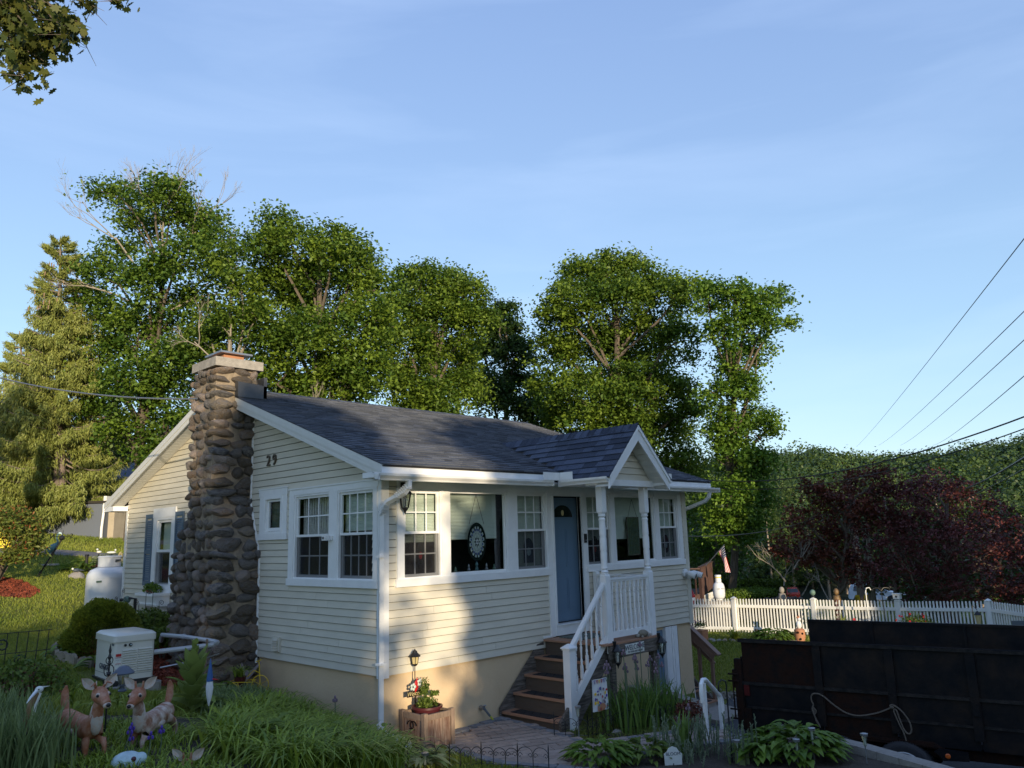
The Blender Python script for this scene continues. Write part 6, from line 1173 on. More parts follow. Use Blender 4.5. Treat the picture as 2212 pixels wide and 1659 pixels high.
# ---- shed, neighbour house
t = T('stucco_shed', 'old tan stucco outbuilding with white eave left of the house', 'shed', (5.5, 25.8, 2.0), R(42)); # local -y faces camera
g = G(); g.box(0, 3.2, 0, 2.6, -.3, 1.42); g.o('wall', 'shed', t); G().box(-.40, -.0, .25, 2.6, -.3, 1.55).o('side_wall', 'bluegrey', t); G().box(-.03, 3.3, -.06, -.01, 1.42, 1.56).o('fascia', 'white', t); G().box(-.46, -.04, .12, .24, 1.5, 1.85).o('fascia', 'white', t); G().box(-.5, 3.4, -.15, 2.7, 1.57, 1.66).o('roof', 'tar', t); G().tube([(-.48, .2, 1.5), (-.46, .2, 1.2), (-.5, .22, .6), (-.5, .22, -.1)], .05, 6).o('downspout', 'white', t)
t = T('neighbour_house', 'grey clapboard neighbour house behind the conifers', 'house', (6.0, 35.0, 2.2), R(-12)); g = G(); W1 = 6.0
G().box(-2.6, 3.4, .05, 5, -.3, 2.4).o('wall', 'nbsiding', t); bs = G()
for k in range(14): board_mesh(bs, (-2.6, .05, .35+.145*k), (3.4, .05, .35+.145*k), (-2.6, .05, .495+.145*k), (3.4, .05, .495+.145*k), (0, -1.6, 0))
o = bs.o('siding_boards', 'nbsiding', t, kind='stuff'); G().box(-2.6, 3.4, .0, .05, -.3, .33).o('foundation', 'white', t); w = G().box(.6, 1.9, .0, .04, 1.5, 2.3).o('window', 'white', t); [G().box(.66+.42*k, 1.0+.42*k, -.01, 0, 1.56, 2.24).o('pane', 'glass', w) for k in range(3)]
G().prism([(-.4, 2.4), (5.4, 2.4), (2.5, 4.2)], 'x', -2.9, 3.7).o('roof', 'slate', t)
t = T('hanging_planter', 'orange flowers in a hanging pot on a red brown post under the spruce', 'planter', (3.0, 31.5, gz(3, 31.5))); G().tube([(-.5, 0, 0), (-.42, 0, 1.3)], .06, 5).o('post', 'redpl' if 0 else 'rust', t); G().tube([(-.42, 0, 1.28), (0, 0, 1.25)], .02, 4).o('arm', 'rust', t); G().lathe([(.14, .62), (.2, .82)], (0, 0, 0), 12).o('pot', 'signwhite', t); bushleaves('flowers', (0, 0, .95), (.3, .3, .16), 200, .09, 'lf_rhored', t, seed=4)
tag(bushleaves('border_plants', (1.8, 27, gz(1.8, 27)+.3), (1.6, 1.5, .55), 3000, .13, 'lf_lily', seed=14, shell=.2), 'tall green border plants behind the yellow barrel', 'plants'); 
t = shrub('glossy_shrub', 'dark glossy shrub right of the second conifer trunk', 6.2, 33.2, .95, 2.2, 2400, .13, 'lf_d', 31); t = shrub('low_shrubs', 'dark low shrubs in front of the grey neighbour house', 7.6, 33.2, 1.3, .7, 1500, .12, 'lf_d', 32)

# ------------------------------------------------------------------ beds in front: daylilies, iris, hosta ...
def scatter(poly, n, g): 
    xs = [p[0] for p in poly]; ys = [p[1] for p in poly]; out = []
    X1 = g.uniform(min(xs), max(xs), n*4); Y1 = g.uniform(min(ys), max(ys), n*4); k = inpoly(X1, Y1, poly); X1, Y1 = X1[k][:n], Y1[k][:n]
    return X1, Y1
def bladebed(name, poly, tufts, per, h0, h1, w, m, seed, lean=.8, cat=None, lb=None, stuff=True, sp=.09, tz=0., **kw):
    g = np.random.default_rng(seed); X1, Y1 = scatter(poly, tufts, g); ix = np.repeat(np.arange(len(X1)), per); n = len(ix); x = X1[ix]+g.normal(0, sp, n); y = Y1[ix]+g.normal(0, sp, n); B = np.stack([x, y, terrain(x, y)+tz], 1)
    kk = dict(kind='stuff') if stuff else {}
    return blades(name, B, g.uniform(h0, h1, n), w, m, None, lean=lean, seed=seed, **kk, **kw)
LP = [(-3.0,-2.6),(-1.9,-2.5),(-1.3,-2.0),(-.98,-1.35),(-.75,-.55),(-.62,.8),(-.8,1.4),(-1.2,1.2),(-1.9,.1),(-2.5,-.8),(-2.9,-1.5)]
bladebed('daylilies', LP, 190, 30, .30, .52, .026, 'lf_lily', 3, lean=1.15)
bladebed('blue_green_blades', [(-.5,1.0),(-.32,2.4),(-1.0,2.5),(-1.7,1.5),(-1.9,.2),(-1.0,.9)], 110, 36, .18, .34, .013, 'lf_blue', 5, lean=.9)
bladebed('tall_reed_blades', [(-5.0,-1.7),(-4.25,-1.55),(-4.12,-.9),(-4.2,-.3),(-4.9,-.2)], 46, 40, .35, .62, .016, 'lf_blue', 7, lean=.35)
bladebed('garden_greens', [(-4.2,-.9),(-3.2,-1.2),(-2.6,-.6),(-2.5,.0),(-3.0,.2),(-4.0,.2)], 120, 18, .07, .17, .015, 'lf_lily', 9, lean=.8)
bladebed('garden_greens', [(-4.4,-2.3),(-3.2,-2.6),(-2.9,-1.6),(-3.6,-1.2),(-4.3,-1.3)], 100, 20, .05, .13, .016, 'lf_lily', 10, lean=.9)
bladebed('wall_grass', [(-.4,-.9),(.2,-1.0),(.28,-.6),(-.2,-.4),(-.25,.1)], 50, 24, .04, .10, .009, 'grass', 12, lean=.7)
g_ = np.random.default_rng(55)
for i in range(8):
    x, y = -2.6+.24*i, g_.uniform(-2.2, -1.6)+.05*i; tag(broad('broadleaf_weed', x, y, gz(x, y)+.18, 12, .13, .09, 'lf_shrub', seed=60+i, spread=.12, rise=.22, droop=.4), 'broad leafed weed among the daylilies, number %d counting from the left' % (i+1) if 0 else ('leftmost', 'second', 'third', 'fourth', 'fifth', 'sixth', 'seventh', 'rightmost')[i]+' broad leafed weed from the left among the daylilies at the bottom edge', 'plant', 'weeds among the daylilies')
for i, (x, y, n) in enumerate(((-.35, -1.2, 34), (-.05, -1.1, 30), (-.55, -1.55, 30), (-.32, -.75, 22))): tag(broad('variegated_hosta', x, y, gz(x, y)+.02, n, .20, .075, 'lf_var', seed=80+i, spread=.16, rise=.16), 'cream edged hosta clump by the downspout sleeve, '+('the largest one', 'the one nearest the planter', 'the one nearest the daylilies', 'the one against the wall')[i], 'hosta', 'variegated hostas by the downspout')
def star_plant(x, y, h, seed):
    g = np.random.default_rng(seed); k = 60; B = np.stack([np.full(k, x), np.full(k, y), gz(x, y)+h*.7*(.35+.65*g.random(k))], 1); tag(blades('lily_stalk', B, g.uniform(.10, .16, k), .012, 'lf_lily', lean=1.4, seed=seed), 'leafy lily stalk behind the fawns, the '+('shortest', 'second shortest', 'middle', 'second tallest', 'tallest')[seed-40]+' one', 'plant', 'lily stalks behind the fawns')
for i, (x, y) in enumerate(((-3.35, .2), (-3.1, .35), (-2.9, -.1), (-3.6, .15), (-3.25, -.35))): star_plant(x, y, .35+.05*i, 40+i)
def iris(name, x, y, nb, hb, stems, label, group=None, petal='lilac', bm_='lf_iris', sp=.12, w=.034, hs=.6, cat='iris'):
    t = T(name, label, cat, at(x, y), 0, group); g = np.random.default_rng(int(abs(x*100+y*10))+3); B = np.stack([g.normal(0, sp, nb), g.normal(0, sp*.7, nb), np.zeros(nb)], 1); blades('leaves', B, g.uniform(hb*.6, hb, nb), w, bm_, t, lean=.45, seed=5, tip=.1, segs=5)
    for i in range(stems):
        a = Vector((g.normal(0, sp), g.normal(0, sp*.7), 0)); b = a+Vector((g.uniform(-.08, .08), g.uniform(-.05, .05), g.uniform(hs*.8, hs*1.15))); G().tube([a, a.lerp(b, .5)+Vector((.01, 0, 0)), b], .006, 4).o('stem', 'lf_grey', t)
        gg = G(); r = .020 if petal == 'purple' else .026
        for k in range(3): u = k*2.09+i; gg.ball(b+Vector((r*.9*math.cos(u), r*.9*math.sin(u), -.012)), (r*.6, r*.6, r*.9), 6, 4)
        gg.ball(b+Vector((0, 0, r)), (r*.6, r*.6, r), 6, 4); gg.o('flower', petal, t, smooth=True)
    return t
iris('iris_clump', 3.15, -1.72, 170, .78, 12, 'large bearded iris clump with faded lilac blooms before the porch deck', sp=.30, hs=.92); iris('iris_clump', 3.75, -1.62, 110, .66, 7, 'bearded iris clump with faded blooms in front of the basement door', sp=.26, hs=.80)
iris('iris_clump', 2.45, -2.95, 24, .62, 1, 'wide bladed iris tuft left of the white handrail at the bottom', sp=.08, w=.05)
iris('blue_iris', -3.66, -1.42, 16, .20, 2, 'deep purple iris blooms between the two fawns', None, 'purple', 'lf_lily', .05, .012, .22, 'iris'); iris('blue_iris', -3.5, -1.5, 16, .18, 3, 'purple iris blooms in front of the right fawn', None, 'purple', 'lf_lily', .07, .012, .20, 'iris')
iris('faded_iris', -.62, .15, 10, .30, 1, 'single faded purple iris bloom above the daylilies near the side wall', None, 'lilac', 'lf_iris', .03, .02, .50, 'iris')
bladebed('ground_cover', [(2.3,-1.3),(2.4,-1.9),(3.0,-2.3),(4.4,-1.9),(4.8,-1.3)], 300, 20, .03, .08, .014, 'lf_rho', 15, lean=1.)
def heap(name, lb, x, y, n, L, w, sp, rise, seed, m='lf_hosta', droop=.5, cat='hosta', group=None, n2=0):
    return tag(broad(name, x, y, gz(x, y)+.02, n, L, w, m, seed=seed, spread=sp, rise=rise, droop=droop), lb, cat, group)
heap('hosta', 'large hosta clump in front of the trailer wheels', 2.95, -4.1, 290, .19, .105, .52, .42, 90); heap('hosta', 'hosta clump right of the grey campion stalks, left part of the big row', 2.55, -3.85, 90, .17, .09, .28, .28, 91)
heap('leafy_plant', 'bright green leafy perennial on the near side of the paver walk', 1.35, -2.45, 170, .17, .075, .38, .30, 93, 'lf_hosta', cat='plant'); heap('leafy_plant', 'second green leafy perennial right of the bright one by the paver walk', 1.85, -2.75, 130, .15, .07, .34, .26, 94, 'lf_shrub', cat='plant')
def campion(x, y, lb, n, seed, h=.42):
    t = T('rose_campion', lb, 'plant', at(x, y), 0, 'grey campion clumps at the bottom edge'); g = np.random.default_rng(seed); gm = G(); C = []; 
    for i in range(n):
        a = Vector((g.normal(0, .13), g.normal(0, .13), 0)); hh = h*g.uniform(.6, 1.15); b = a+Vector((g.normal(0, .04), g.normal(0, .04), hh)); gm.tube([a, b], .005, 3)
        for k in range(16): tt = k/16; p = a.lerp(b, .15+.85*tt); C.append(p)
    gm.o('stems', 'lf_grey', t); C = np.array([tuple(c) for c in C]); blades('foliage', C, g.uniform(.035, .07, len(C)), .018, 'lf_grey', t, lean=.7, seed=seed)
campion(2.15, -2.9, 'grey green campion stalks behind the BLOOM sign', 26, 3); campion(2.45, -3.15, 'grey green campion stalks right of the BLOOM sign under the handrail', 26, 4); campion(2.45, -3.62, 'grey green campion stalks between shepherd hook and big hosta', 22, 5, .5); campion(2.0, -3.2, 'low grey campion right beside the BLOOM sign', 14, 8, .28)
shrub('rose_shrub', 'dark reddish rose shrub between iris bed and handrail', 3.3, -2.45, .24, .42, 700, .05, 'lf_bronze', 33)
iris('blue_leaf_tuft', 2.30, -3.75, 9, .34, 0, 'broad blue green iris blades at the bottom between two path lights', None, 'lilac', 'lf_blue', .06, .07, .3, 'plant')
# BLOOM sign, path lights, hook
t = T('bloom_sign', 'small white garden sign lettered BLOOM at the bottom edge', 'sign', at(1.78, -3.18)); sc_ = [(-.10, .0), (-.105, .12), (-.07, .145), (-.05, .18), (0, .20), (.05, .18), (.07, .145), (.105, .12), (.10, 0)]; o = G().prism(sc_, 'y', 0, .012).o('board', 'signwhite', t); o.rotation_euler = (0, 0, R(-40)); x = text('lettering', 'BLOOM', .05, 'inkgrey', o, (0, -.002, .12), (R(90), 0, 0), .001); G().tube([(0, 0, -.3), (0, 0, .02)], .006, 4).o('stake', 'black', t); t.location.z += .02
def plight(x, y, h, lb, grp='steel solar path lights at the bottom edge'):
    t = T('path_light', lb, 'lamp', at(x, y), 0, grp); G().tube([(0, 0, -.1), (0, 0, h-.13)], .008, 6).o('stake', 'steel', t); G().lathe([(.018, h-.13), (.036, h-.02)], (0, 0, 0), 14).o('glass', 'clear', t); G().lathe([(.014, h-.125), (.014, h-.03)], (0, 0, 0), 8).o('diffuser', 'sgwhite', t); G().lathe([(.040, h-.025), (.042, h), (.03, h+.004)], (0, 0, 0), 16).o('cap', 'steel', t, smooth=True)
plight(2.28, -3.72, .28, 'steel path light left of the broad blue green blades'); plight(2.62, -4.28, .30, 'steel path light low in front of the big hosta'); plight(2.82, -4.38, .40, 'tall steel path light inside the big hosta'); plight(3.10, -4.86, .34, 'rightmost steel path light beside the trailer wheel'); plight(2.08, -1.52, .42, 'steel path light at the newel post of the porch stairs'); plight(-.55, -1.55, .16, 'small steel path light among the variegated hostas')
t = T('shepherd_hook', 'plain black shepherd hook between campion and trailer', 'hook', at(2.32, -3.62)); h = .93; G().tube([(0, 0, -.2), (0, 0, h-.06), (-.01, 0, h-.02), (-.05, .03, h), (-.085, .05, h-.03), (-.09, .055, h-.12), (-.075, .05, h-.13)], .009, 6).o('rod', 'black', t, smooth=True)
rock('bed_rock', 'pale rock in the iris bed behind the iron edging', 2.62, -1.72, .09, .07, .06, 31, 'pad'); rock('bed_rock', 'second pale rock in the iris bed below the iris leaves', 3.05, -2.05, .08, .06, .05, 32, 'pad')
# iron border fences
def border(pts, lb, h=.30, pitch=.165):
    t = T('iron_border', lb, 'border fence', (0, 0, 0))
    for i in range(len(pts)-1):
        a, b = Vector((*pts[i], 0)), Vector((*pts[i+1], 0)); L = (b-a).length; n = max(1, round(L/pitch)); d = (b-a)/n
        for k in range(n):
            p = a+d*k; q_ = a+d*(k+1); z = gz(p.x, p.y); z2 = gz(q_.x, q_.y); c = (p+q_)/2; zc = (z+z2)/2; r = d.length*.5; g = G(); u = d.normalized()
            P = lambda s, hh: (c.x+u.x*s, c.y+u.y*s, zc+hh)
            g.tube([P(-r, -.05), P(-r, h*.62)]+[P(-r*math.cos(v), h*.62+r*.9*math.sin(v)) for v in np.linspace(.2, 2.94, 9)]+[P(r, h*.62), P(r, -.05)], .0045, 4)
            for s in (-1, 1): g.tube([P(s*(r-.03-.028*math.cos(v)*(1-v/9)), h*.60+.03*math.sin(v)*(1-v/9)) for v in np.linspace(0, 6, 12)], .0035, 3)
            g.o('scroll_arch', 'black', t); G().tube([P(-r, h*.18), P(r, h*.18)], .004, 3).o('rail', 'black', t)
        for e_ in (a, b): G().tube([(e_.x, e_.y, gz(e_.x, e_.y)-.05), (e_.x, e_.y, gz(e_.x, e_.y)+h*.95), (e_.x, e_.y, gz(e_.x, e_.y)+h*1.12)], [.006, .007, .001], 5).o('post', 'black', t)
border([(1.93, -1.22), (2.15, -1.62), (2.75, -1.72), (3.2, -2.05), (3.75, -1.95)], 'black iron scroll edging in front of the iris bed'); border([(-.75, -1.5), (-.2, -1.55), (.22, -1.62), (.48, -1.95), (.62, -2.3)], 'black iron scroll edging at the bottom edge beside the paver walk', .26)
# ------------------------------------------------------------------ dump trailer
t = T('dump_trailer', 'long black steel dump trailer with rusty panels parked in the driveway', 'trailer', (4.94, -2.37, 0), math.atan2(-.98, .2)); LT = 4.9; Wt = 1.78
for k, (a, b) in enumerate(((0.05, 1.07), (1.16, 2.02), (2.12, 3.0), (3.1, 3.95), (4.05, LT))):
    G().box(a-.03, b+.05, 0, .012, -.54, .07).o('side_panel', 'rust' if k == 0 else 'trailer', t); G().box(a-.03, b+.05, 0, .012, -1.18, -.54).o('side_panel', 'trailer' if k != 1 else 'rust', t)
for x in (1.115, 2.07, 3.05, 4.0):
    G().box(x-.055, x+.055, -.055, 0, -1.05, -.0).o('rib', 'trailer', t); G().prism([(x-.055, .0), (x+.055, 0), (x+.05, .05), (x-.05, .05)], 'y', -.03, -.001).o('rib_cap', 'trailer', t); G().box(x-.04, x+.04, -.075, -.055, -.74, -.56).o('hinge', 'trailer', t)
G().box(-.02, LT, -.045, .04, .045, .085).o('top_rail', 'railblack', t); G().box(0, LT, -.035, 0, -.565, -.525).o('mid_rail', 'railblack', t); G().box(0.05, LT, -.025, 0, -.90, -.87).o('low_rail', 'railblack', t); G().tube([(-.02, -.03, .09), (LT, -.03, .09)], .012, 5).o('edge_pipe', 'steel' if 0 else 'trailer', t)
G().box(.62, LT, Wt-.02, Wt, -1.1, .20).o('far_side_panel', 'trailer', t); G().box(.62, LT, Wt-.04, Wt+.02, .18, .22).o('far_top_rail', 'trailer', t); G().box(0, LT, 0.01, Wt, -1.16, -1.1).o('bed', 'trailer', t)
for x in (1.6, 2.9, 4.1): G().box(x-.02, x+.02, Wt-.045, Wt-.02, -1.0, .18).o('inner_rib', 'trailer', t)
G().box(-.02, .0, .02, Wt-.3, -1.1, -.18).o('tail_gate', 'rust', t); G().box(-.10, 0, -.05, .06, -1.2, -.20).o('corner_post', 'rust', t); G().box(-.14, -.10, -.04, .03, -.62, -.36).o('latch_plate', 'rust', t); G().box(-.02, .10, -.03, .02, -1.25, -.9).o('hinge_post', 'rust', t)
G().tube([(-.13, -.06, -1.05), (-.13, -.06, -.45)], .012, 6).o('gate_rod', 'rust', t)
for z in (-1.05, -.92, -.52, -.42): G().tube([(-.20, -.06, z), (-.05, -.06, z)], .014, 6).o('latch_pin', 'rust', t)
G().box(.02, .10, -.03, 0, -.72, -.57).o('side_marker', 'redlens', t)
G().box(.05, LT+.6, .12, .2, -1.34, -1.18).o('frame_rail', 'rust', t); G().box(.05, LT+.6, Wt-.3, Wt-.2, -1.34, -1.18).o('frame_rail', 'rust', t); G().box(.0, .06, .0, Wt, -1.36, -1.16).o('cross_member', 'rust', t); G().box(.32, .40, -.01, .06, -1.62, -1.12).o('stabiliser_leg', 'rust', t)
G().prism([(1.0, -1.18), (2.62, -1.18), (2.62, -1.20), (2.5, -1.12), (1.1, -1.12)], 'y', -.06, .3).o('fender', 'rust', t)
g = G().prism([(2.50, -1.22), (2.56, -1.18), (2.9, -1.20), (2.9, -1.30), (2.6, -1.32), (2.56, -1.26)], 'y', -.10, -.02).o('light_bracket', 'trailer', t); g = G(); g.T = Matrix.Translation((2.66, -.10, -1.255)) @ Matrix.Rotation(R(90), 4, 'X'); g.lathe([(.032, 0), (.032, .012), (.02, .018)], (0, 0, 0), 16); g.o('amber_marker', 'amber', t)
def wheel(x, y0, s=1):
    g = G(); K = 36; TT = Matrix.Translation((x, y0, -1.505)) @ Matrix.Rotation(R(90), 4, 'X'); g.T = TT; g.lathe([(.235, -.09), (.30, -.115), (.345, -.105), (.365, -.08), (.367, 0), (.365, .08), (.345, .105), (.30, .115), (.235, .09)], (0, 0, 0), K); ty = g.o('wheel', 'tyre', t, smooth=True)
    g = G(); g.T = TT
    for k in range(K*2): a = 2*math.pi*k/(K*2); g.cb((.366*math.cos(a), .366*math.sin(a), 0), (.012, .018, .17), Matrix.Rotation(a, 3, 'Z'))
    g.o('tread_blocks', 'tyre', ty)
    g = G(); g.T = TT; g.lathe([(.05, .07), (.09, .072), (.13, .06), (.19, .05), (.205, .085), (.225, .10), (.237, .095), (.237, .08), (.21, .04), (.05, .0)], (0, 0, 0), 24); rim = g.o('rim', 'steel', ty, smooth=True)
    for k in range(8): g = G(); g.T = TT; a = 2*math.pi*k/8; g.ball((.155*math.cos(a), .155*math.sin(a), .057), (.030, .030, .006), 8, 4); g.o('hand_hole', 'black', ty)
for x in (1.30, 2.13): wheel(x, .02); wheel(x, Wt-.05)
G().box(LT, LT+.7, .2, Wt-.25, -1.3, -.4).o('pump_box', 'trailer', t)
tr_ = G(); 
t2 = T('rope', 'frayed rope looped over two ribs on the side of the black trailer', 'rope', (4.94, -2.37, 0), math.atan2(-.98, .2)); yy = -.085
def rp(pts, r=.0105): return [(x, yy, z) for x, z in pts]
def smooth_pts(P, n=6):
    out = []; P = [Vector(p) for p in P]
    for i in range(len(P)-1):
        p0 = P[max(i-1, 0)]; p1 = P[i]; p2 = P[i+1]; p3 = P[min(i+2, len(P)-1)]
        for k in range(n): s = k/n; out.append(.5*((2*p1)+(p2-p0)*s+(2*p0-5*p1+4*p2-p3)*s*s+(3*p1-p0-3*p2+p3)*s**3))
    return out+[P[-1]]
G().tube(smooth_pts(rp([(1.08, -1.04), (1.03, -.93), (1.0, -.82), (1.02, -.76), (1.0, -.70), (1.01, -.63), (1.07, -.605), (1.16, -.63), (1.3, -.74), (1.45, -.83), (1.62, -.855), (1.85, -.80), (2.02, -.725), (2.06, -.71)])), .0105, 6).o('strand', 'rope', t2, smooth=True)
G().tube(smooth_pts(rp([(2.04, -.71), (2.03, -.69), (2.07, -.68), (2.16, -.74), (2.24, -.86), (2.26, -.98), (2.22, -1.03), (2.17, -.98), (2.13, -.85), (2.10, -.74), (2.07, -.76), (2.12, -.92), (2.16, -1.02), (2.18, -1.12)])), .0105, 6).o('loop', 'rope', t2, smooth=True); G().ball((2.05, yy, -.71), (.03, .02, .02)).o('knot', 'rope', t2); G().tube(smooth_pts(rp([(1.02, -.80), (1.05, -.84), (1.03, -.88), (1.0, -.84), (1.02, -.80), (1.03, -.95), (1.09, -1.06)])), .009, 6).o('end_strand', 'rope', t2)
# ------------------------------------------------------------------ picket fence
FP = [(15.55, 9.2), (16.35, 6.85), (17.0, 4.48), (17.62, 2.15), (17.98, -.18), (18.02, -2.48), (16.55, -4.35)]
t = T('picket_fence', 'white vinyl picket fence with capped posts along the far edge of the lawn', 'fence'); pk = G(); pk.box(-.021, .021, -.012, .012, 0, 1.0); pk.prism([(-.021, 1.0), (.021, 1.0), (.018, 1.018), (.008, 1.03), (-.008, 1.03), (-.018, 1.018)], 'y', -.012, .012); pkm = pk.mesh('picket', 'picket'); npk = 0
for i in range(len(FP)-1):
    a, b = Vector((*FP[i], 0)), Vector((*FP[i+1], 0)); L = (b-a).length; d = (b-a).normalized(); an = math.atan2(d.y, d.x); n = int((L-.13)/.0885)
    za, zb = gz(a.x, a.y), gz(b.x, b.y)
    for z in (.10, .78): G().beam(a+Vector((0, 0, za+z+.045)), b+Vector((0, 0, zb+z+.045)), .035, .09).o('rail', 'picket', t)
    for k in range(n):
        p = a+d*(.11+(L-.2)*(k+.0)/(n-1)); ob('picket', pkm, t, loc=(p.x+d.y*-.03, p.y+d.x*.03, za+(zb-za)*(k/n)+.02), rot=(0, 0, an)); npk += 1
for i, (x, y) in enumerate(FP):
    g = G(); g.box(x-.058, x+.058, y-.058, y+.058, gz(x, y)-.2, gz(x, y)+1.05); pst = g.o('post', 'picket', t); g = G(); z = gz(x, y)+1.05; g.box(x-.075, x+.075, y-.075, y+.075, z, z+.025); g.lathe([(.10, z+.025), (.012, z+.07)], (x, y, 0), 4, sq=True); g.o('post_cap', 'picket', pst)
def on(x, y): return (x, y, gz(x, y))
# things along the fence
heap('hosta', 'bright hosta clump in sun before the white fence', 16.1, 2.75, 130, .30, .13, .50, .38, 101); rock('border_rock', 'tan rock edging the fence hosta', 16.2, 2.3, .3, .15, .10, 51, 'pad')
t = tag(blades('daylily_clump', np.array([[15.75, 3.85, gz(15.75, 3.85)]])+np.random.default_rng(4).normal(0, .05, (90, 3))*[1, 1, 0], np.random.default_rng(5).uniform(.3, .5, 90), .03, 'lf_lily', lean=1.2), 'variegated daylily tuft by the fence post', 'plant')
for i in range(22):
    a = i/22; x, y = 15.2+1.2*a+rnd.uniform(-.12, .12), 5.2-3.0*a; rock('border_stone', 'small grey stone in the row along the foot of the white fence', x, y, .10, .09, .07, 200+i, 'concrete', 0, 'stones along the fence foot')
t = T('clay_planter', 'square terracotta planter with purple flowers near the left end of the fence', 'planter', on(15.35, 4.75)); G().prism([(-.14, 0), (.14, 0), (.17, .32), (-.17, .32)], 'y', -.16, .16).o('pot', 'orange', t); bushleaves('foliage', (0, 0, .42), (.22, .22, .14), 260, .05, 'lf_shrub', t, seed=2); bushleaves('flowers', (0, 0, .50), (.22, .22, .12), 60, .04, 'purple', t, seed=3)
t = T('cardinal_stake', 'big red cardinal garden ornament behind the side stair rail', 'ornament', on(14.95, 5.0)); G().tube([(0, 0, 0), (0, 0, .45)], .012, 5).o('rod', 'black', t); g = G(); g.T = Matrix.Rotation(R(-50), 4, 'Z'); g.prism([(-.12, .45), (-.04, .38), (.10, .42), (.13, .62), (.10, .78), (.02, .92), (-.02, .84), (-.08, .72)], 'y', -.03, .03); g.o('body', 'redpl', t)
bushleaves_ = tag(bushleaves('leafy_tuft', (14.7, 5.3, gz(14.7, 5.3)+.6), (.2, .2, .4), 300, .10, 'lf_lily', seed=9), 'leafy tuft behind the red cardinal ornament', 'plant')
t = T('path_light', 'black solar path light at the foot of the white fence', 'lamp', on(16.0, 3.25)); G().lathe([(.03, 0), (.03, .28), (.045, .28), (.045, .33)], (0, 0, 0), 10).o('body', 'black', t)
t = T('cat_planter', 'clay strawberry jar with a painted cat on top before the fence', 'ornament', on(16.35, 2.08)); g = G(); g.lathe([(.12, 0), (.16, .15), (.15, .34), (.10, .38)], (0, 0, 0), 14); g.o('jar', 'orange', t, smooth=True); [G().ball((.15*math.cos(a), .15*math.sin(a), z), (.035, .035, .035), 8, 5).o('pocket', 'rust', t) for a, z in ((-2.6, .1), (-2.2, .25), (-3.0, .28))]; g = G(); g.ball((0, 0, .48), (.09, .08, .12)); g.ball((0, -.02, .64), (.06, .055, .055)); g.o('cat_body', 'flagwhite', t, smooth=True); g = G(); g.ball((0, 0, .68), (.07, .05, .03)); [g.prism([(s*.05-.02, .68), (s*.05+.02, .68), (s*.05, .74)], 'y', -.01, .01) for s in (-1, 1)]; g.o('cat_cap', 'orange', t)
t = T('potted_spider_plant', 'striped spiky plant in a round clay pot before the fence', 'potted plant', on(17.15, 1.15)); G().ball((0, 0, .16), (.17, .17, .15)).o('pot', 'orange', t, smooth=True); blades('foliage', np.array([[0, 0, .28]])+np.random.default_rng(2).normal(0, .03, (46, 3))*[1, 1, 0], np.random.default_rng(5).uniform(.35, .6, 46), .03, 'lf_mull', t, lean=.5); g = G(); [g.tube([(dx, .03, .2), (dx*1.3, .03, 1.15)], .006, 4) for dx in (-.16, -.08, 0)]; g.o('stakes', 'black', t); g = G(); [g.ball((dx*1.3, .03, .6+.13*k), (.02, .02, .045), 5, 4) for dx in (-.16, -.08) for k in range(5)]; g.o('seed_heads', 'burg', t)
t = T('rooster_ornament', 'speckled black and white rooster with red head before the fence', 'ornament', on(17.2, .82)); g = G(); g.ball((0, 0, .26), (.15, .11, .20), 12, 8); g.o('body', 'sgdark', t, smooth=True); q = random.Random(2); g = G(); [g.ball((.15*math.cos(a)*math.sin(b), -.115*abs(math.sin(a))*math.sin(b), .26+.2*math.cos(b)), (.016, .01, .016), 5, 3) for a, b in [(q.uniform(0, 6.28), q.uniform(.5, 2.6)) for _ in range(60)]]; g.o('white_spots', 'flagwhite', t); g = G(); g.ball((.03, 0, .50), (.09, .07, .10)); [g.ball((.02-.05+.035*k, 0, .60), (.025, .015, .03), 6, 4) for k in range(4)]; g.o('red_head', 'redpl', t, smooth=True); G().tube([(.08, -.06, .46), (.15, -.10, .42)], [.02, .003], 5).o('beak', 'yellow', t); G().lathe([(.09, 0), (.09, .08)], (0, 0, 0), 10).o('base', 'black', t)
t = T('shepherd_hook', 'tall white shepherd hook in front of the fence', 'hook', on(17.35, .45)); G().tube([(0, 0, 0), (0, 0, 1.38), (.02, -.02, 1.46), (.09, -.08, 1.47), (.12, -.1, 1.40)], .014, 6).o('rod', 'picket', t); t = T('shepherd_hook', 'tall black double hook pole by the birdhouse fence post', 'hook', on(17.3, -.05)); G().tube([(0, 0, 0), (-.05, .03, 1.5)], .012, 6).o('rod', 'black', t); [G().tube(smooth_pts([(-.05, .03, 1.38), (-.05+s*.06, .03-s*.05, 1.47), (-.05+s*.17, .03-s*.15, 1.46), (-.05+s*.2, .03-s*.17, 1.40)]), .008, 5).o('arm', 'black', t) for s in (-1, 1)]
t = T('owl_ornament', 'small grey owl ornament beside the birdhouse fence post', 'ornament', on(17.15, -.22)); g = G(); g.ball((0, 0, .18), (.10, .09, .16)); g.ball((0, 0, .34), (.085, .08, .07)); g.o('body', 'concrete', t, smooth=True); [G().ball((s*.035-.03, -.06, .35), .022).o('eye', 'sgwhite', t) for s in (-1, 1)]
shrub('rose_bush', 'rose bush with red blooms in front of the fence right of the birdhouse post', 17.05, -.95, .52, .78, 3000, .055, 'lf_shrub', 71, 'rose bush'); rb = bpy.context.scene.objects; t = [o for o in bpy.data.objects if o.name.startswith('rose_bush')][-1]; bushleaves('blooms', (-.1, .05, .45), (.52, .5, .40), 40, .07, 'redpl', t, seed=9, aspect=1., shell=.8)
t = T('lavender_row', 'grey blue lavender clumps at the right end of the fence', 'plant', on(16.65, -2.3)); 
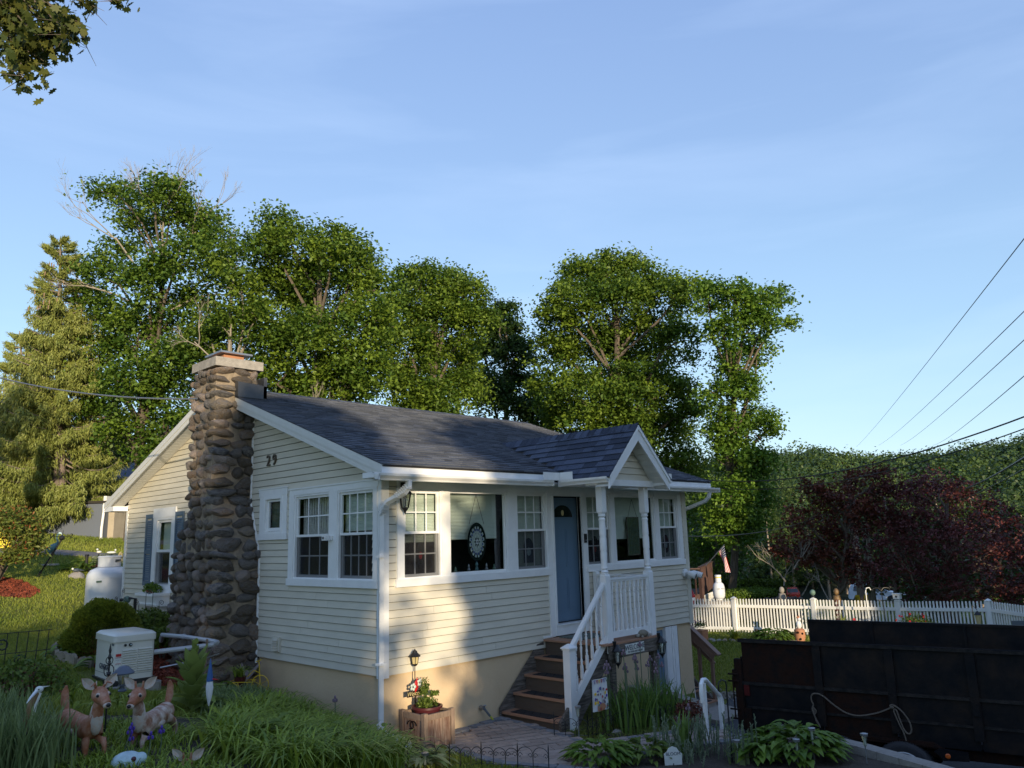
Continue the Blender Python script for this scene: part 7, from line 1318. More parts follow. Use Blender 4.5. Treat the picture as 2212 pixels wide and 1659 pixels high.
for i, (dx, dy) in enumerate(((.2, .7), (.1, .3), (.0, -.1), (-.1, -.5), (-.25, -.9), (-.5, -1.3), (.3, 1.0))): blades('clump', np.array([[dx, dy, 0]])+np.random.default_rng(i).normal(0, .12, (150, 3))*[1, 1, 0], np.random.default_rng(i+5).uniform(.3, .6, 150), .012, 'lf_grey', t, lean=.35, seed=i)
bushleaves('purple_heads', (-.1, -.2, .55), (.5, 1.3, .12), 260, .035, 'purple', t, seed=5, shell=.2)
t = T('hanging_lantern', 'black lantern on a hook among the lavender by the fence', 'lantern', on(16.45, -2.5)); G().tube(smooth_pts([(0, 0, 0), (0, 0, 1.0), (.04, -.03, 1.08), (.10, -.08, 1.0)]), .01, 5).o('hook', 'black', t); g = G(); g.lathe([(.01, .98), (.06, .92), (.09, .88)], (.1, -.08, 0), 8); g.lathe([(.05, .66), (.02, .62)], (.1, -.08, 0), 8); g.o('cap', 'black', t); G().lathe([(.075, .88), (.05, .66)], (.1, -.08, 0), 8).o('glass', 'brassmesh', t)
t = T('garden_board', 'grey board with carved oval leaning on the last fence panel', 'sign', on(17.0, -3.35), R(-50)); G().box(-.16, .16, -.02, .01, 0, .70).o('board', 'hosegrey', t); G().tube([(.07*math.cos(a), -.025, .5+.07*math.sin(a)) for a in np.linspace(0, 6.28, 14)], .008, 4).o('oval', 'steel', t)
t = T('green_globe', 'green glass globe on the third fence post cap', 'ornament', (17.62, 2.15, gz(17.62, 2.15)+1.20)); G().lathe([(.05, -.06), (.03, .0)], (0, 0, 0), 10).o('collar', 'black', t); G().ball((0, 0, .06), (.085, .085, .09), 14, 9).o('globe', 'greenpt', t, smooth=True)
t = T('post_birdhouse', 'white birdhouse box on the fence post by the rose bush', 'birdhouse', (17.98, -.18, gz(17.98, -.18)+1.11)); G().box(-.09, .09, -.09, .09, 0, .13).o('box', 'picket', t); G().ball((-.092, .0, .07), (.004, .03, .03)).o('hole', 'black', t); G().box(-.11, .11, -.11, .11, .13, .15).o('roof', 'picket', t)
for x, y, lb, m in ((18.25, 3.45, 'carved tan figure looking over the fence near the hosta', 'pad'), (18.4, 1.75, 'carved brown figure looking over the fence right of the green globe', 'bronze')):
    t = T('garden_figure', lb, 'statue', (x, y, gz(x, y))); g = G(); g.lathe([(.14, 0), (.12, .6), (.10, .9), (.13, 1.0), (.10, 1.14)], (0, 0, 0), 10); g.o('body', m, t, smooth=True); g = G(); g.ball((0, 0, 1.24), (.085, .085, .11)); g.o('head', m, t, smooth=True)
# neighbour deck, tank, flag
t = T('brown_deck', 'dark brown raised deck with slatted railing and white lattice skirt beyond the fence', 'deck'); A = Vector((18.35, 6.45, 0)); B = Vector((20.3, 7.15, 0)); d = (B-A); n = 26
for k in range(n): p = A+d*k/(n-1); zt = .47+.10*k/(n-1); G().box(p.x-.028, p.x+.028, p.y-.02, p.y+.02, -.50+.18*k/(n-1), zt).o('slat', 'deckbrown', t)
G().beam(A+Vector((0, 0, .49)), B+Vector((0, 0, .60)), .14, .04).o('rail', 'deckbrown', t); A2 = Vector((16.8, 7.2, 0)); G().beam(A+Vector((0, 0, .44)), A2+Vector((0, 0, .50)), .10, .04).o('rail', 'deckbrown', t); G().beam(A+Vector((0, 0, .22)), A2+Vector((0, 0, .25)), .05, .08).o('rail', 'deckbrown', t)
for k in range(9): p = A.lerp(A2, k/8); G().box(p.x-.02, p.x+.02, p.y-.02, p.y+.02, -.45, .44).o('baluster', 'deckbrown', t)
for p in (A, A2): G().box(p.x-.06, p.x+.06, p.y-.06, p.y+.06, -1.9, .5).o('post', 'deckbrown', t)
G().beam(A+Vector((0, .05, -.52)), A2+Vector((0, .05, -.48)), .05, .2).o('deck_edge', 'deckbrown', t); G().add([tuple(A+Vector((0, .1, -.5))), tuple(B+Vector((0, .1, -.4))), (20.5, 10, -.4), (16.5, 10, -.5)], [(0,1,2,3)]).o('deck_floor', 'deckbrown', t)
C2 = Vector((17.6, 7.9, 0)); D2 = Vector((20.0, 8.4, 0)); 
for k in range(20): p = C2.lerp(D2, k/19); G().box(p.x-.03, p.x+.03, p.y-.02, p.y+.02, -.3, .66+.02*k/19).o('slat', 'deckbrown', t)
G().beam(C2+Vector((0, 0, .68)), D2+Vector((0, 0, .70)), .12, .04).o('rail', 'deckbrown', t)
lat = T('lattice_skirt', 'white diagonal lattice panel under the brown deck', 'lattice'); LA = A+Vector((.0, -.02, 0)); Ld = d*.92; q = random.Random(1)
for k in range(24):
    for s in (-1, 1):
        u0 = k/24; u1 = u0+s*.28; z0, z1 = -1.5, -.48; a = LA+Ld*u0; tt = 1.
        if u1 < 0: tt = u0/.28; u1 = 0
        if u1 > 1: tt = (1-u0)/.28; u1 = 1
        b = LA+Ld*u1; G().beam((a.x, a.y+s*.006, z0), (b.x, b.y+s*.006, z0+(z1-z0)*tt), .008, .045, (d.y, -d.x, 0)).o('slat', 'picket', lat)
gastank('propane_tank', 'smaller white propane cylinder with yellow collar beyond the fence', 18.65, 5.95, .205, .86, -.66, .22); G().lathe([(.112, .0), (.114, .03)], (18.65, 5.95, .12), 24).o('yellow_band', 'yellow', [o for o in bpy.data.objects if o.name.startswith('propane_tank')][-1]); bpy.data.objects['yellow_band'].matrix_parent_inverse = Matrix.Translation((-18.65, -5.95, .66))
tk = [o for o in bpy.data.objects if o.name.startswith('propane_tank')][-1]; text('lettering', 'SUBURBAN', .05, 'hosegrey', tk, (-.13, -.165, .42), (R(90), 0, R(-38)), .001)
G().box(-.3, .3, -.3, .3, -1.0, 0).o('block', 'concrete', tk)
t = T('american_flag', 'American flag hanging from a white pole on the deck rail', 'flag', (18.75, 6.45, .52)); b = Vector((0, 0, 0)); tp = Vector((-.12, -.86, .72)); G().tube([b, tp], .014, 6).o('pole', 'steel', t)
fa = tp*.70; fb = tp*.99; nst = 13; hang = .95
def fpt(u, v):  # u along pole, v down
    p = fa.lerp(fb, u); w = .10*math.sin(u*5+v*3)*v; return Vector((p.x+.16*v+w, p.y-.10*v*(1-u)-.02*v, p.z-hang*v*(.62+.38*u)-.10*v*(1-u)))
for s in range(nst):
    for v0, v1, m in ((0, .42, 'canton'), (.42, 1, '')):
        if m and s >= 6: 
            pts = []
            m2 = 'flagblue'; vs = []; 
            for j in range(5): v = v0+(v1-v0)*j/4; vs += [fpt(s/nst, v), fpt((s+1)/nst, v)]
            G().add(vs, [(2*j, 2*j+1, 2*j+3, 2*j+2) for j in range(4)]).o('canton', m2, t)
            for j in range(5): c = fpt((s+.5)/nst, v0+(v1-v0)*(j+.5)/5); G().ball(c+Vector((-.012, -.008, 0)), .011, 5, 4).o('star', 'flagwhite', t)
        else:
            vs = []
            for j in range(7): v = v0+(v1-v0)*j/6; vs += [fpt(s/nst, v), fpt((s+1)/nst, v)]
            G().add(vs, [(2*j, 2*j+1, 2*j+3, 2*j+2) for j in range(6)]).o('stripe', 'flagred' if s % 2 == 0 else 'flagwhite', t)
t = T('ceramic_egg_statue', 'pale blue ceramic figure on the upper deck rail', 'ornament', (18.55, 8.05, .70)); g = G(); g.ball((0, 0, .18), (.17, .15, .22), 12, 8); g.o('body', 'ceramic', t, smooth=True); G().ball((.02, -.1, .08), (.16, .08, .07)).o('beak', 'pad', t, smooth=True)
t = T('patio_umbrella', 'tan market umbrella with white top behind the house corner', 'umbrella', (19.6, 9.6, -.3)); G().tube([(0, 0, 0), (0, 0, 2.0)], .025, 6).o('pole', 'white', t); G().lathe([(1.3, 1.35), (.6, 1.65), (.08, 1.95)], (0, 0, 0), 8).o('canopy', 'pad', t); G().lathe([(.2, 1.95), (.02, 2.05)], (0, 0, 0), 8).o('vent', 'white', t)
t = T('gas_can', 'red and white metal can on a post by the deck', 'can', (17.0, 6.0, gz(17, 6))); G().lathe([(.06, 0), (.06, .85)], (0, 0, 0), 8).o('post', 'railbrown', t); G().lathe([(.10, .85), (.10, 1.10), (.02, 1.30)], (0, 0, 0), 12).o('can', 'redpl', t); G().lathe([(.102, .95), (.102, 1.05)], (0, 0, 0), 12).o('label', 'flagwhite', t)
# rubble wall, hedge, plants beyond the fence
q = random.Random(9); t = T('rubble_wall', 'low dry stone wall with plants beyond the white fence', 'wall', (0, 0, 0))
for k in range(30):
    for j in range(3):
        a = k/29; x = 20.3+1.9*a+q.uniform(-.1, .1); y = 6.5-1.7*a+q.uniform(-.1, .1); o = ob('stone', q.choice(SM), t, loc=(x, y, -1.35+.24*j+q.uniform(-.04, .04)), scale=(q.uniform(.10, .19), .14, q.uniform(.09, .14)), rot=(0, 0, q.uniform(0, 6)))
tag(bushleaves('wall_plants', (21.3, 6.3, -.62), (1.5, .9, .26), 2600, .09, 'lf_hosta', seed=4, shell=.2), 'green trailing plants growing over the dry stone wall', 'plants'); tag(blades('wall_lily', np.array([[20.2, 6.3, -1.0]])+np.random.default_rng(3).normal(0, .22, (160, 3))*[1, 1, 0], np.random.default_rng(5).uniform(.4, .75, 160), .03, 'lf_lily', lean=.8), 'strappy green lily clump beside the small propane cylinder', 'plant')
t = T('clipped_hedge', 'clipped golden green yew hedge behind the tall slim tree', 'hedge', (0, 0, 0)); g_ = np.random.default_rng(3); n = 17000; a = g_.random(n); fx = 24.2+1.5*a; fy = 9.0-1.7*a; X1 = fx+g_.normal(0, .30, n); Y1 = fy+g_.normal(0, .30, n); top = -.38-.05*a+.1*np.sin(a*14); Z1 = top-(g_.random(n)**1.5)*1.6; V, F = leaves(np.stack([X1, Y1, Z1], 1), unit(g_.normal(size=(n, 3))+[0, 0, .3]), .11, .4, g_); fast('foliage', V, F, 'lf_hedge', t, attr=g_.random(n)); G().beam((24.2, 9.1, -1.3), (25.7, 7.4, -1.3), .3, 1.3).o('stems', 'soil', t)
# vehicles
def suv(lb, x, y, rz_, m, z=None, s=1., name='parked_car'):
    t = T(name, lb, 'car', (x, y, (gz(x, y)-min(3.5, .02*max(0, math.hypot(x-5, y-5)-60))) if z is None else z), rz_); t.scale = (s,)*3; L = 4.5
    side = [(-2.2, .45), (-2.25, .75), (-2.1, .98), (-1.25, 1.08), (-.55, 1.62), (.3, 1.72), (1.5, 1.70), (1.95, 1.62), (2.18, 1.08), (2.22, .6), (2.18, .40), (1.82, .38), (1.7, .65), (1.35, .78), (1.0, .65), (.88, .36), (-.95, .34), (-1.08, .62), (-1.4, .76), (-1.75, .62), (-1.88, .38)]
    g = G(); n = len(side); vs = []; 
    for y_, k in ((-.90, .9), (-.78, 1), (.78, 1), (.90, .9)):
        for (px, pz_) in side: yy2 = y_*(.80 if pz_ > 1.3 else 1); vs.append((px*(1 if abs(y_) < .8 else .985), yy2, pz_ if abs(y_) < .8 else min(pz_, pz_-.02 if pz_ > .9 else pz_)))
    fs = [tuple(range(n)), tuple(range(4*n-1, 3*n-1, -1))]
    for l in range(3):
        for k in range(n): fs.append((l*n+k, l*n+(k+1) % n, (l+1)*n+(k+1) % n, (l+1)*n+k))
    g.add(vs, fs); body = g.o('body', m, t, smooth=True)
    for sy in (-1, 1):
        G().add([(-1.0, sy*.885, 1.10), (.25, sy*.885, 1.12), (.25, sy*.735, 1.60), (-.5, sy*.735, 1.55)], [(0,1,2,3)]).o('side_window', 'carglass', t); G().add([(.33, sy*.885, 1.12), (1.75, sy*.885, 1.12), (1.62, sy*.735, 1.58), (.33, sy*.735, 1.60)], [(0,1,2,3)]).o('side_window', 'carglass', t)
        g = G(); g.ball((-1.02, sy*.98, 1.1), (.09, .08, .07)); g.o('mirror', m, t)
        G().ball((-2.08, sy*.62, .80), (.16, .2, .09)).o('headlight', 'carwhite' if m != 'carwhite' else 'steel', t, smooth=True)
        for wx_ in (-1.42, 1.35): gw = G(); gw.T = Matrix.Translation((wx_, sy*.82, .35)) @ Matrix.Rotation(R(90), 4, 'X'); gw.lathe([(.2, -.1), (.33, -.1), (.35, 0), (.33, .1), (.2, .1)], (0, 0, 0), 20); wh = gw.o('wheel', 'tyre', t, smooth=True); gw = G(); gw.T = Matrix.Translation((wx_, sy*.82, .35)) @ Matrix.Rotation(R(90), 4, 'X'); gw.lathe([(.03, -.105), (.22, -.09), (.22, .09), (.03, .105)], (0, 0, 0), 10); gw.o('rim', 'steel', wh)
    G().add([(-1.28, -.72, 1.09), (-1.28, .72, 1.09), (-.58, .66, 1.62), (-.58, -.66, 1.62)], [(0,1,2,3)]).o('windscreen', 'carwhite' if 0 else 'carglass', t); G().add([(2.19, -.7, 1.12), (2.19, .7, 1.12), (1.98, .64, 1.58), (1.98, -.64, 1.58)], [(0,1,2,3)]).o('rear_window', 'carglass', t); G().box(-2.26, -2.2, -.5, .5, .55, .72).o('grille', 'black', t); G().box(-2.27, -2.2, -.8, .8, .36, .48).o('bumper', 'black', t)
    for yb in (-.6, .6): G().tube([(-.4, yb, 1.72), (1.5, yb, 1.76)], .02, 4).o('roof_rail', 'black', t)
    return t
suv('small red SUV parked beyond the hedge under the red maple', 91.9, 38.7, R(215), 'carred', None, .92); suv('dark blue SUV parked behind the small red one', 96.5, 43.5, R(205), 'cardark', None, 1.0); suv('white car half hidden behind the fence by the utility pole', 62.5, 17.2, R(110), 'carwhite', None, .9); suv('second pale car behind the fence pickets, right of the pole', 66.5, 14.2, R(110), 'carwhite', None, .9)

# ------------------------------------------------------------------ trees
TL = {'A': [(4.1, 24.67, 12.67, 0.86), (4.27, 25.46, 11.3, 0.96), (4.69, 25.85, 9.66, 1.07), (5.22, 26.28, 8.0, 0.98), (3.6, 24.23, 16.19, 0.46), (4.46, 24.22, 16.04, 0.7), (4.63, 21.43, 15.54, 0.62), (5.55, 21.8, 15.39, 0.86), (6.76, 22.45, 15.24, 0.86), (7.01, 21.26, 14.32, 0.76), (5.14, 24.11, 14.8, 0.88), (5.71, 20.64, 12.74, 0.99), (7.25, 20.9, 12.49, 0.71), (5.08, 22.07, 11.83, 1.1), (6.93, 21.95, 11.01, 1.04), (5.34, 23.95, 10.38, 1.18), (5.79, 21.19, 8.77, 0.98), (4.98, 23.08, 8.07, 1.09), (6.23, 22.55, 7.57, 0.83), (7.48, 23.39, 9.01, 0.88), (4.33, 24.24, 13.81, 0.5), (7.19, 20.74, 10.02, 0.63), (4.59, 26.42, 7.17, 0.89), (4.87, 23.81, 6.21, 0.8), (6.29, 24.15, 6.45, 0.87), (6.62, 22.0, 6.32, 0.77), (5.98, 22.74, 5.26, 0.65)], 'B': [(6.4, 18.44, 12.29, 0.52), (6.36, 17.24, 10.9, 0.54), (6.27, 17.66, 9.58, 0.57), (6.68, 19.55, 8.79, 0.6), (6.3, 19.56, 9.27, 0.63), (7.01, 17.19, 9.79, 0.44)], 'C': [(8.58, 18.75, 14.38, 0.52), (8.02, 18.7, 13.14, 0.69), (9.14, 18.24, 13.19, 1.02), (9.39, 16.1, 12.64, 0.85), (11.26, 16.97, 12.85, 0.83), (11.49, 16.02, 11.58, 0.66), (9.36, 20.02, 11.83, 1.19), (10.73, 18.68, 11.78, 1.44), (10.68, 15.78, 9.95, 0.98), (8.27, 18.81, 9.25, 0.9), (9.06, 16.59, 8.76, 1.3), (10.58, 15.77, 8.11, 0.92), (8.37, 18.03, 7.67, 0.81), (10.12, 16.94, 7.61, 1.07), (9.63, 18.82, 7.57, 0.74), (7.56, 18.38, 10.33, 0.6), (11.77, 15.93, 10.18, 0.48), (10.83, 16.74, 7.39, 0.72)], 'D': [(15.08, 18.0, 12.93, 0.75), (16.66, 18.07, 13.33, 0.78), (16.94, 16.79, 12.58, 0.8), (14.9, 18.44, 11.7, 0.88), (16.41, 17.65, 11.36, 1.16), (17.8, 16.98, 11.46, 0.73), (14.57, 18.04, 9.86, 0.94), (17.74, 19.24, 9.87, 1.15), (15.05, 18.0, 8.04, 0.89), (17.6, 18.44, 8.38, 0.95), (15.67, 20.07, 9.18, 0.6), (15.57, 17.85, 7.24, 0.82)], 'E': [(23.75, 21.36, 12.91, 1.03), (23.49, 20.08, 11.31, 1.0), (24.33, 20.69, 9.71, 1.07), (21.57, 20.4, 9.11, 1.21), (22.52, 19.8, 13.53, 0.59), (23.97, 19.71, 8.26, 0.89), (23.41, 22.61, 11.76, 0.94), (24.55, 19.25, 8.0, 0.89)], 'F': [(19.48, 12.17, 12.83, 0.77), (20.42, 11.46, 13.24, 0.66), (21.53, 10.65, 13.1, 0.78), (18.28, 12.57, 10.8, 0.67), (18.66, 11.82, 11.32, 1.03), (20.36, 10.9, 11.43, 1.24), (22.33, 9.8, 11.99, 0.98), (21.71, 8.04, 11.44, 0.7), (19.11, 13.51, 9.47, 0.81), (20.72, 12.58, 9.74, 1.28), (22.56, 11.37, 9.79, 1.51), (21.29, 8.61, 9.48, 0.77), (19.37, 14.24, 7.95, 0.74), (18.5, 11.68, 7.28, 1.07), (20.57, 10.61, 7.34, 1.41), (22.6, 10.09, 7.48, 1.05), (20.6, 14.03, 6.36, 1.13), (20.56, 11.19, 5.83, 1.22), (23.64, 11.16, 5.83, 1.17), (23.31, 9.86, 4.46, 0.88), (22.88, 9.07, 6.55, 0.52), (19.82, 12.41, 5.02, 0.79)], 'Gt': [(19.08, 5.7, 10.25, 0.55), (19.58, 4.84, 10.06, 0.62), (20.58, 4.26, 10.03, 0.48), (21.71, 4.06, 10.48, 0.32), (22.25, 4.16, 9.49, 0.29), (20.28, 4.55, 9.23, 0.65), (19.37, 5.37, 8.89, 0.58), (21.89, 5.26, 8.54, 0.51), (20.63, 5.72, 7.89, 0.64), (20.23, 6.1, 6.65, 0.63), (20.57, 5.3, 6.92, 0.52), (20.89, 6.35, 5.49, 0.75), (21.98, 5.74, 5.77, 0.61), (20.89, 6.21, 4.24, 0.81), (21.55, 5.51, 4.2, 0.53), (19.98, 6.02, 2.82, 0.78), (22.45, 6.48, 3.06, 0.73), (20.1, 6.46, 1.83, 0.62), (21.64, 6.26, 1.81, 0.6), (22.07, 5.37, 5.47, 0.36)], 'V': [(22.5, 8.65, 2.24, 0.57), (23.97, 9.19, 1.09, 0.67), (23.75, 9.19, 3.43, 0.56), (24.57, 8.22, 1.06, 0.59), (23.46, 9.77, 1.11, 0.59), (23.46, 8.33, 0.16, 0.49)], 'R1': [(20.17, 2.95, 2.94, 0.47), (21.35, 1.03, 3.34, 0.44), (21.81, 2.5, 2.33, 0.59), (19.82, 3.23, 1.89, 0.53), (20.55, 2.67, 2.62, 0.57), (22.24, 2.25, 3.1, 0.59), (21.79, 3.09, 1.31, 0.75), (21.19, 4.06, 0.77, 0.66), (20.69, 3.1, 0.6, 0.51), (21.46, 2.44, 0.41, 0.54), (20.07, 4.19, 0.97, 0.42), (21.9, 1.28, 2.87, 0.54), (21.21, 1.67, 1.98, 0.63)], 'R2': [(22.1, 0.19, 2.61, 0.62), (21.07, 0.86, 0.76, 0.7), (21.65, 0.58, 2.4, 0.71), (23.84, 0.18, 2.88, 0.71), (24.79, -0.44, 2.21, 0.85), (24.63, -1.3, 1.39, 0.82), (21.57, 1.32, 1.51, 0.75), (21.94, 0.3, 1.25, 0.92), (22.03, -0.94, 0.86, 0.98), (23.91, -1.6, 0.27, 0.79), (21.86, 2.26, 0.35, 0.7), (23.27, 1.42, -0.11, 0.84), (22.98, -0.11, -0.37, 0.77), (25.27, -0.87, -0.81, 0.73), (25.92, -1.69, -0.83, 0.64), (25.38, -1.81, 0.74, 0.63)]}

def tree(name, lb, key, base, top, r0, m, bark='trunk', group=None, seed=1, lobes=None, per=30, nl=64, size=.165, clump=.50, sub=2, cat='tree', flat=.72, **kw):
    lo = lobes if lobes is not None else TL[key]; lo = [(x, y, z, r*(1.1 if key == 'A' else 1.42 if key == 'D' else 1.12 if key == 'E' else 1.24)) for x, y, z, r in lo]; r0 *= .68; b = Vector(base); t = T(name, lb, cat, base, 0, group)
    L_ = [(x-b.x, y-b.y, z-b.z, r) for x, y, z, r in lo]
    g = G(); limbs(g, (0, 0, 0), Vector(top)-b, L_, r0, seed, sub=sub); g.o('trunk', bark, t, smooth=True); crown('crown', L_, m, t, per, nl, size, clump, flat, seed, **kw); return t
t = tree('deciduous_tree', 'tall green tree with pale dead twigs sticking out of its crown, behind the chimney', 'A', (5.83, 24.83, 2.0), (5.67, 22.6, 14.0), .36, 'lf_a', seed=3, per=32)
q = random.Random(4); g = G()
for (p, d, L, r, dp) in (((-.2, -2.3, 10.6), (-.1, -.1, 1), 2.1, .055, 6), ((.3, -2.4, 11.0), (.25, -.2, 1), 2.0, .05, 6), ((-.8, -1.8, 10.5), (-.7, .2, 1), 1.85, .045, 6), ((.9, -3.0, 10.2), (.6, -.5, .8), 1.4, .045, 5), ((0, -2.5, 9.0), (.9, -.8, .7), 1.3, .06, 5), ((-1.0, -1.0, 9.6), (-1, .6, .5), 1.1, .05, 4)): twigs(g, p, d, L, r, q, dp, .5, .72, .3)
g.o('dead_branches', 'palebark', t)
t = tree('deciduous_tree', 'broken trunked tree with sparse leaves rising right behind the chimney cap', 'B', (7.1, 19.23, 1.0), (6.31, 17.9, 11.2), .24, 'lf_b', 'palebark', seed=5, per=30)
g = G(); twigs(g, (-1.2, -1.2, 7.2), (-.8, .3, .8), 1.0, .035, q, 5, .6, .74, .2); twigs(g, (.5, -1.8, 4.6), (1, -.9, .45), 1.3, .05, q, 5, .5, .78, .3); g.o('dead_branches', 'palebark', t)
tree('deciduous_tree', 'big dense rounded green tree right of the chimney', 'C', (10.72, 18.43, 1.0), (9.6, 17.2, 12.9), .38, 'lf_b', seed=7, per=36)
tree('deciduous_tree', 'bright leafed tree in the middle behind the roof ridge', 'D', (16.99, 19.47, .6), (16.0, 17.8, 12.8), .34, 'lf_b', seed=9, per=38)
tree('deciduous_tree', 'dark leafed tree standing right behind the bright middle one', 'E', (24.5, 21.9, .4), (23.2, 20.5, 13.4), .34, 'lf_d', seed=11, per=38, size=.2)
tree('deciduous_tree', 'massive broad green tree above the porch gable', 'F', (21.5, 12.2, -1.0), (20.3, 10.8, 12.4), .42, 'lf_b', seed=13, per=38)
tree('deciduous_tree', 'tall slim green tree with leafy column trunk right of the house', 'Gt', (21.48, 7.17, -1.2), (20.5, 5.4, 10.2), .22, 'lf_c', seed=15, per=64, nl=44, size=.15, clump=.36)
tree('climbing_vine_bush', 'green vine covered bush between the house corner and the slim tree', 'V', (23.8, 9.3, -1.8), (23.4, 8.6, 2.6), .12, 'lf_c', seed=16, per=60, nl=30, size=.13, clump=.3, cat='bush')
tree('japanese_maple', 'bronze red maple with bare twigs around the utility pole', 'R1', (21.3, 3.1, -1.6), (21.2, 2.2, 2.6), .14, 'lf_bronze', seed=17, per=56, nl=24, size=.13, clump=.30, sub=5, shell=.3)
tree('japanese_maple', 'dense dark red maple at the right edge beyond the fence', 'R2', (23.5, .2, -1.6), (23.0, -.4, 2.4), .2, 'lf_red', seed=19, per=46, nl=26, size=.12, clump=.32, sub=4)
for nm in ('japanese_maple',):
    for o in [o for o in bpy.data.objects if o.name.startswith(nm)]:
        q = random.Random(len(o.name)); g = G(); 
        for k in range(9): twigs(g, (q.uniform(-1.8, 1.0), q.uniform(-.8, 1.2), q.uniform(.8, 2.6)), (q.uniform(-1, 1), q.uniform(-1, 1), 1), .65, .026, q, 4, .7, .75, .3)
        g.o('bare_twigs', 'palebark', o)
# spruces
def spruce(lb, base, h, rad, seed, n_w=46, m='lf_spr', lean=(0, 0)):
    t = T('spruce_tree', lb, 'tree', base); q = random.Random(seed); g = G(); g.tube([(0, 0, -.3), (lean[0]*.4, lean[1]*.4, h*.4), (lean[0], lean[1], h)], [.30, .2, .02], 10); g.o('trunk', 'sprucebark', t, smooth=True)
    C = []; D = []; br = G()
    for w in range(n_w):
        z = 1.5+(h-1.6)*(w/n_w)**1.02; t_ = (z-1.5)/(h-1.5); R_ = rad*(1-t_)**.82*(.95 if t_ > .1 else .8)+.16
        for k in range(7 if t_ < .8 else 5):
            a = q.uniform(0, 6.283); L = R_*q.uniform(.62, 1.12); o = Vector((lean[0]*t_, lean[1]*t_, z)); d = Vector((math.cos(a), math.sin(a), 0)); up = .30*t_-.20; pts = []
            for j in range(7): s = j/6; pts.append(o+d*L*s+Vector((0, 0, L*(up*s-.22*math.sin(s*2.6)*(1-t_)+.10*s*s))))
            br.tube(pts, [.035*(1-t_)+.012, .03*(1-t_)+.01]+[.018]*4+[.006], 3, cap=False)
            nsp = int(9+26*L)
            for j in range(nsp):
                s = q.uniform(.18, 1.0)**.8; i0 = min(int(s*6), 5); p = pts[i0].lerp(pts[i0+1], s*6-i0); sd = Vector((-d.y, d.x, 0))*q.uniform(-1, 1)*L*.26*(1.15-s); C.append(p+sd+Vector((0, 0, -abs(sd.length)*.25))); D.append((d*.35+sd*.9+Vector((0, 0, -1.15 if t_ < .75 else .2))))
    br.o('branches', 'sprucebark', t); C = np.array([tuple(c) for c in C]); D = unit(np.array([tuple(c) for c in D])); g_ = np.random.default_rng(seed); rep = 9; ix = np.repeat(np.arange(len(C)), rep); n = len(ix)
    tt = g_.random(n)[:, None]; P = C[ix]+D[ix]*tt*.36+g_.normal(0, .045, (n, 3)); dd = unit(D[ix]+g_.normal(0, .45, (n, 3))); ss = unit(np.cross(dd, g_.normal(size=(n, 3)))); l = g_.uniform(.10, .2, n)[:, None]; w_ = .022
    V = np.stack([P-ss*w_, P+ss*w_, P+dd*l], 1).reshape(-1, 3); fast('needles', V, np.arange(3*n).reshape(n, 3), m, t, attr=np.clip(.55*g_.random(len(C))[ix]+.45*g_.random(n), 0, 1)); return t
t = spruce('tall spruce with drooping olive branches at the left', (4.0, 27.5, 2.3), 12.1, 3.0, 5, lean=(-1.3, -1.6))
g = G(); q = random.Random(3)
for k in range(40): a = q.uniform(0, 6.28); z = q.uniform(8.8, 11.2); r = (12.1-z)*.34; g.tube([(-1.2+r*math.cos(a), -1.4+r*math.sin(a), z), (-1.2+r*math.cos(a), -1.4+r*math.sin(a), z-.16)], [.03, .02], 5)
g.o('cones', 'bronze', t)
spruce('second spruce with flaky bark partly hidden at the left edge', (4.3, 32.34, 2.4), 9.5, 2.6, 8, 34, lean=(-1.2, .3))
tr = T('oak_tree', 'overhanging oak whose leafy branch tip hangs into the top left corner', 'tree', (-6.4, 8.4, .3)); g = G(); g.tube([(0, 0, -.5), (.1, 0, 2), (.2, -.3, 5), (.5, -1.2, 8.5)], [.62, .46, .38, .22], 12); g.o('trunk', 'trunk', tr, smooth=True)
# leafy branch tip seen in the top left corner
def oakleaf_cluster(name, pts, parent, n, spread, size, seed):
    g_ = np.random.default_rng(seed); Vs = []; Fs = []; at_ = []
    out = [(0, -.5), (.10, -.42), (.30, -.34), (.20, -.18), (.46, -.02), (.24, .06), (.34, .30), (.12, .26), (0, .5), (-.12, .26), (-.34, .30), (-.24, .06), (-.46, -.02), (-.20, -.18), (-.30, -.34), (-.10, -.42)]
    k = len(out)
    for i in range(n):
        c = pts[g_.integers(len(pts))]+g_.normal(0, spread, 3); nn = unit(g_.normal(size=(1, 3))+[[0, 0, .6]])[0]; a = unit(np.cross(nn, g_.normal(size=3))[None])[0]; a = unit((a+np.array([0, 0, -.5]))[None])[0]; b = np.cross(nn, a); s = size*g_.uniform(.6, 1.2); b0 = len(Vs)
        for (u, v) in out: Vs.append(c+b*u*s+a*v*s+nn*s*.15*abs(u))
        Fs.append([b0+j for j in range(k)]); at_.append(g_.random()**1.3)
    return fast(name, np.array(Vs), np.array(Fs), 'lf_oak', parent, attr=np.array(at_))
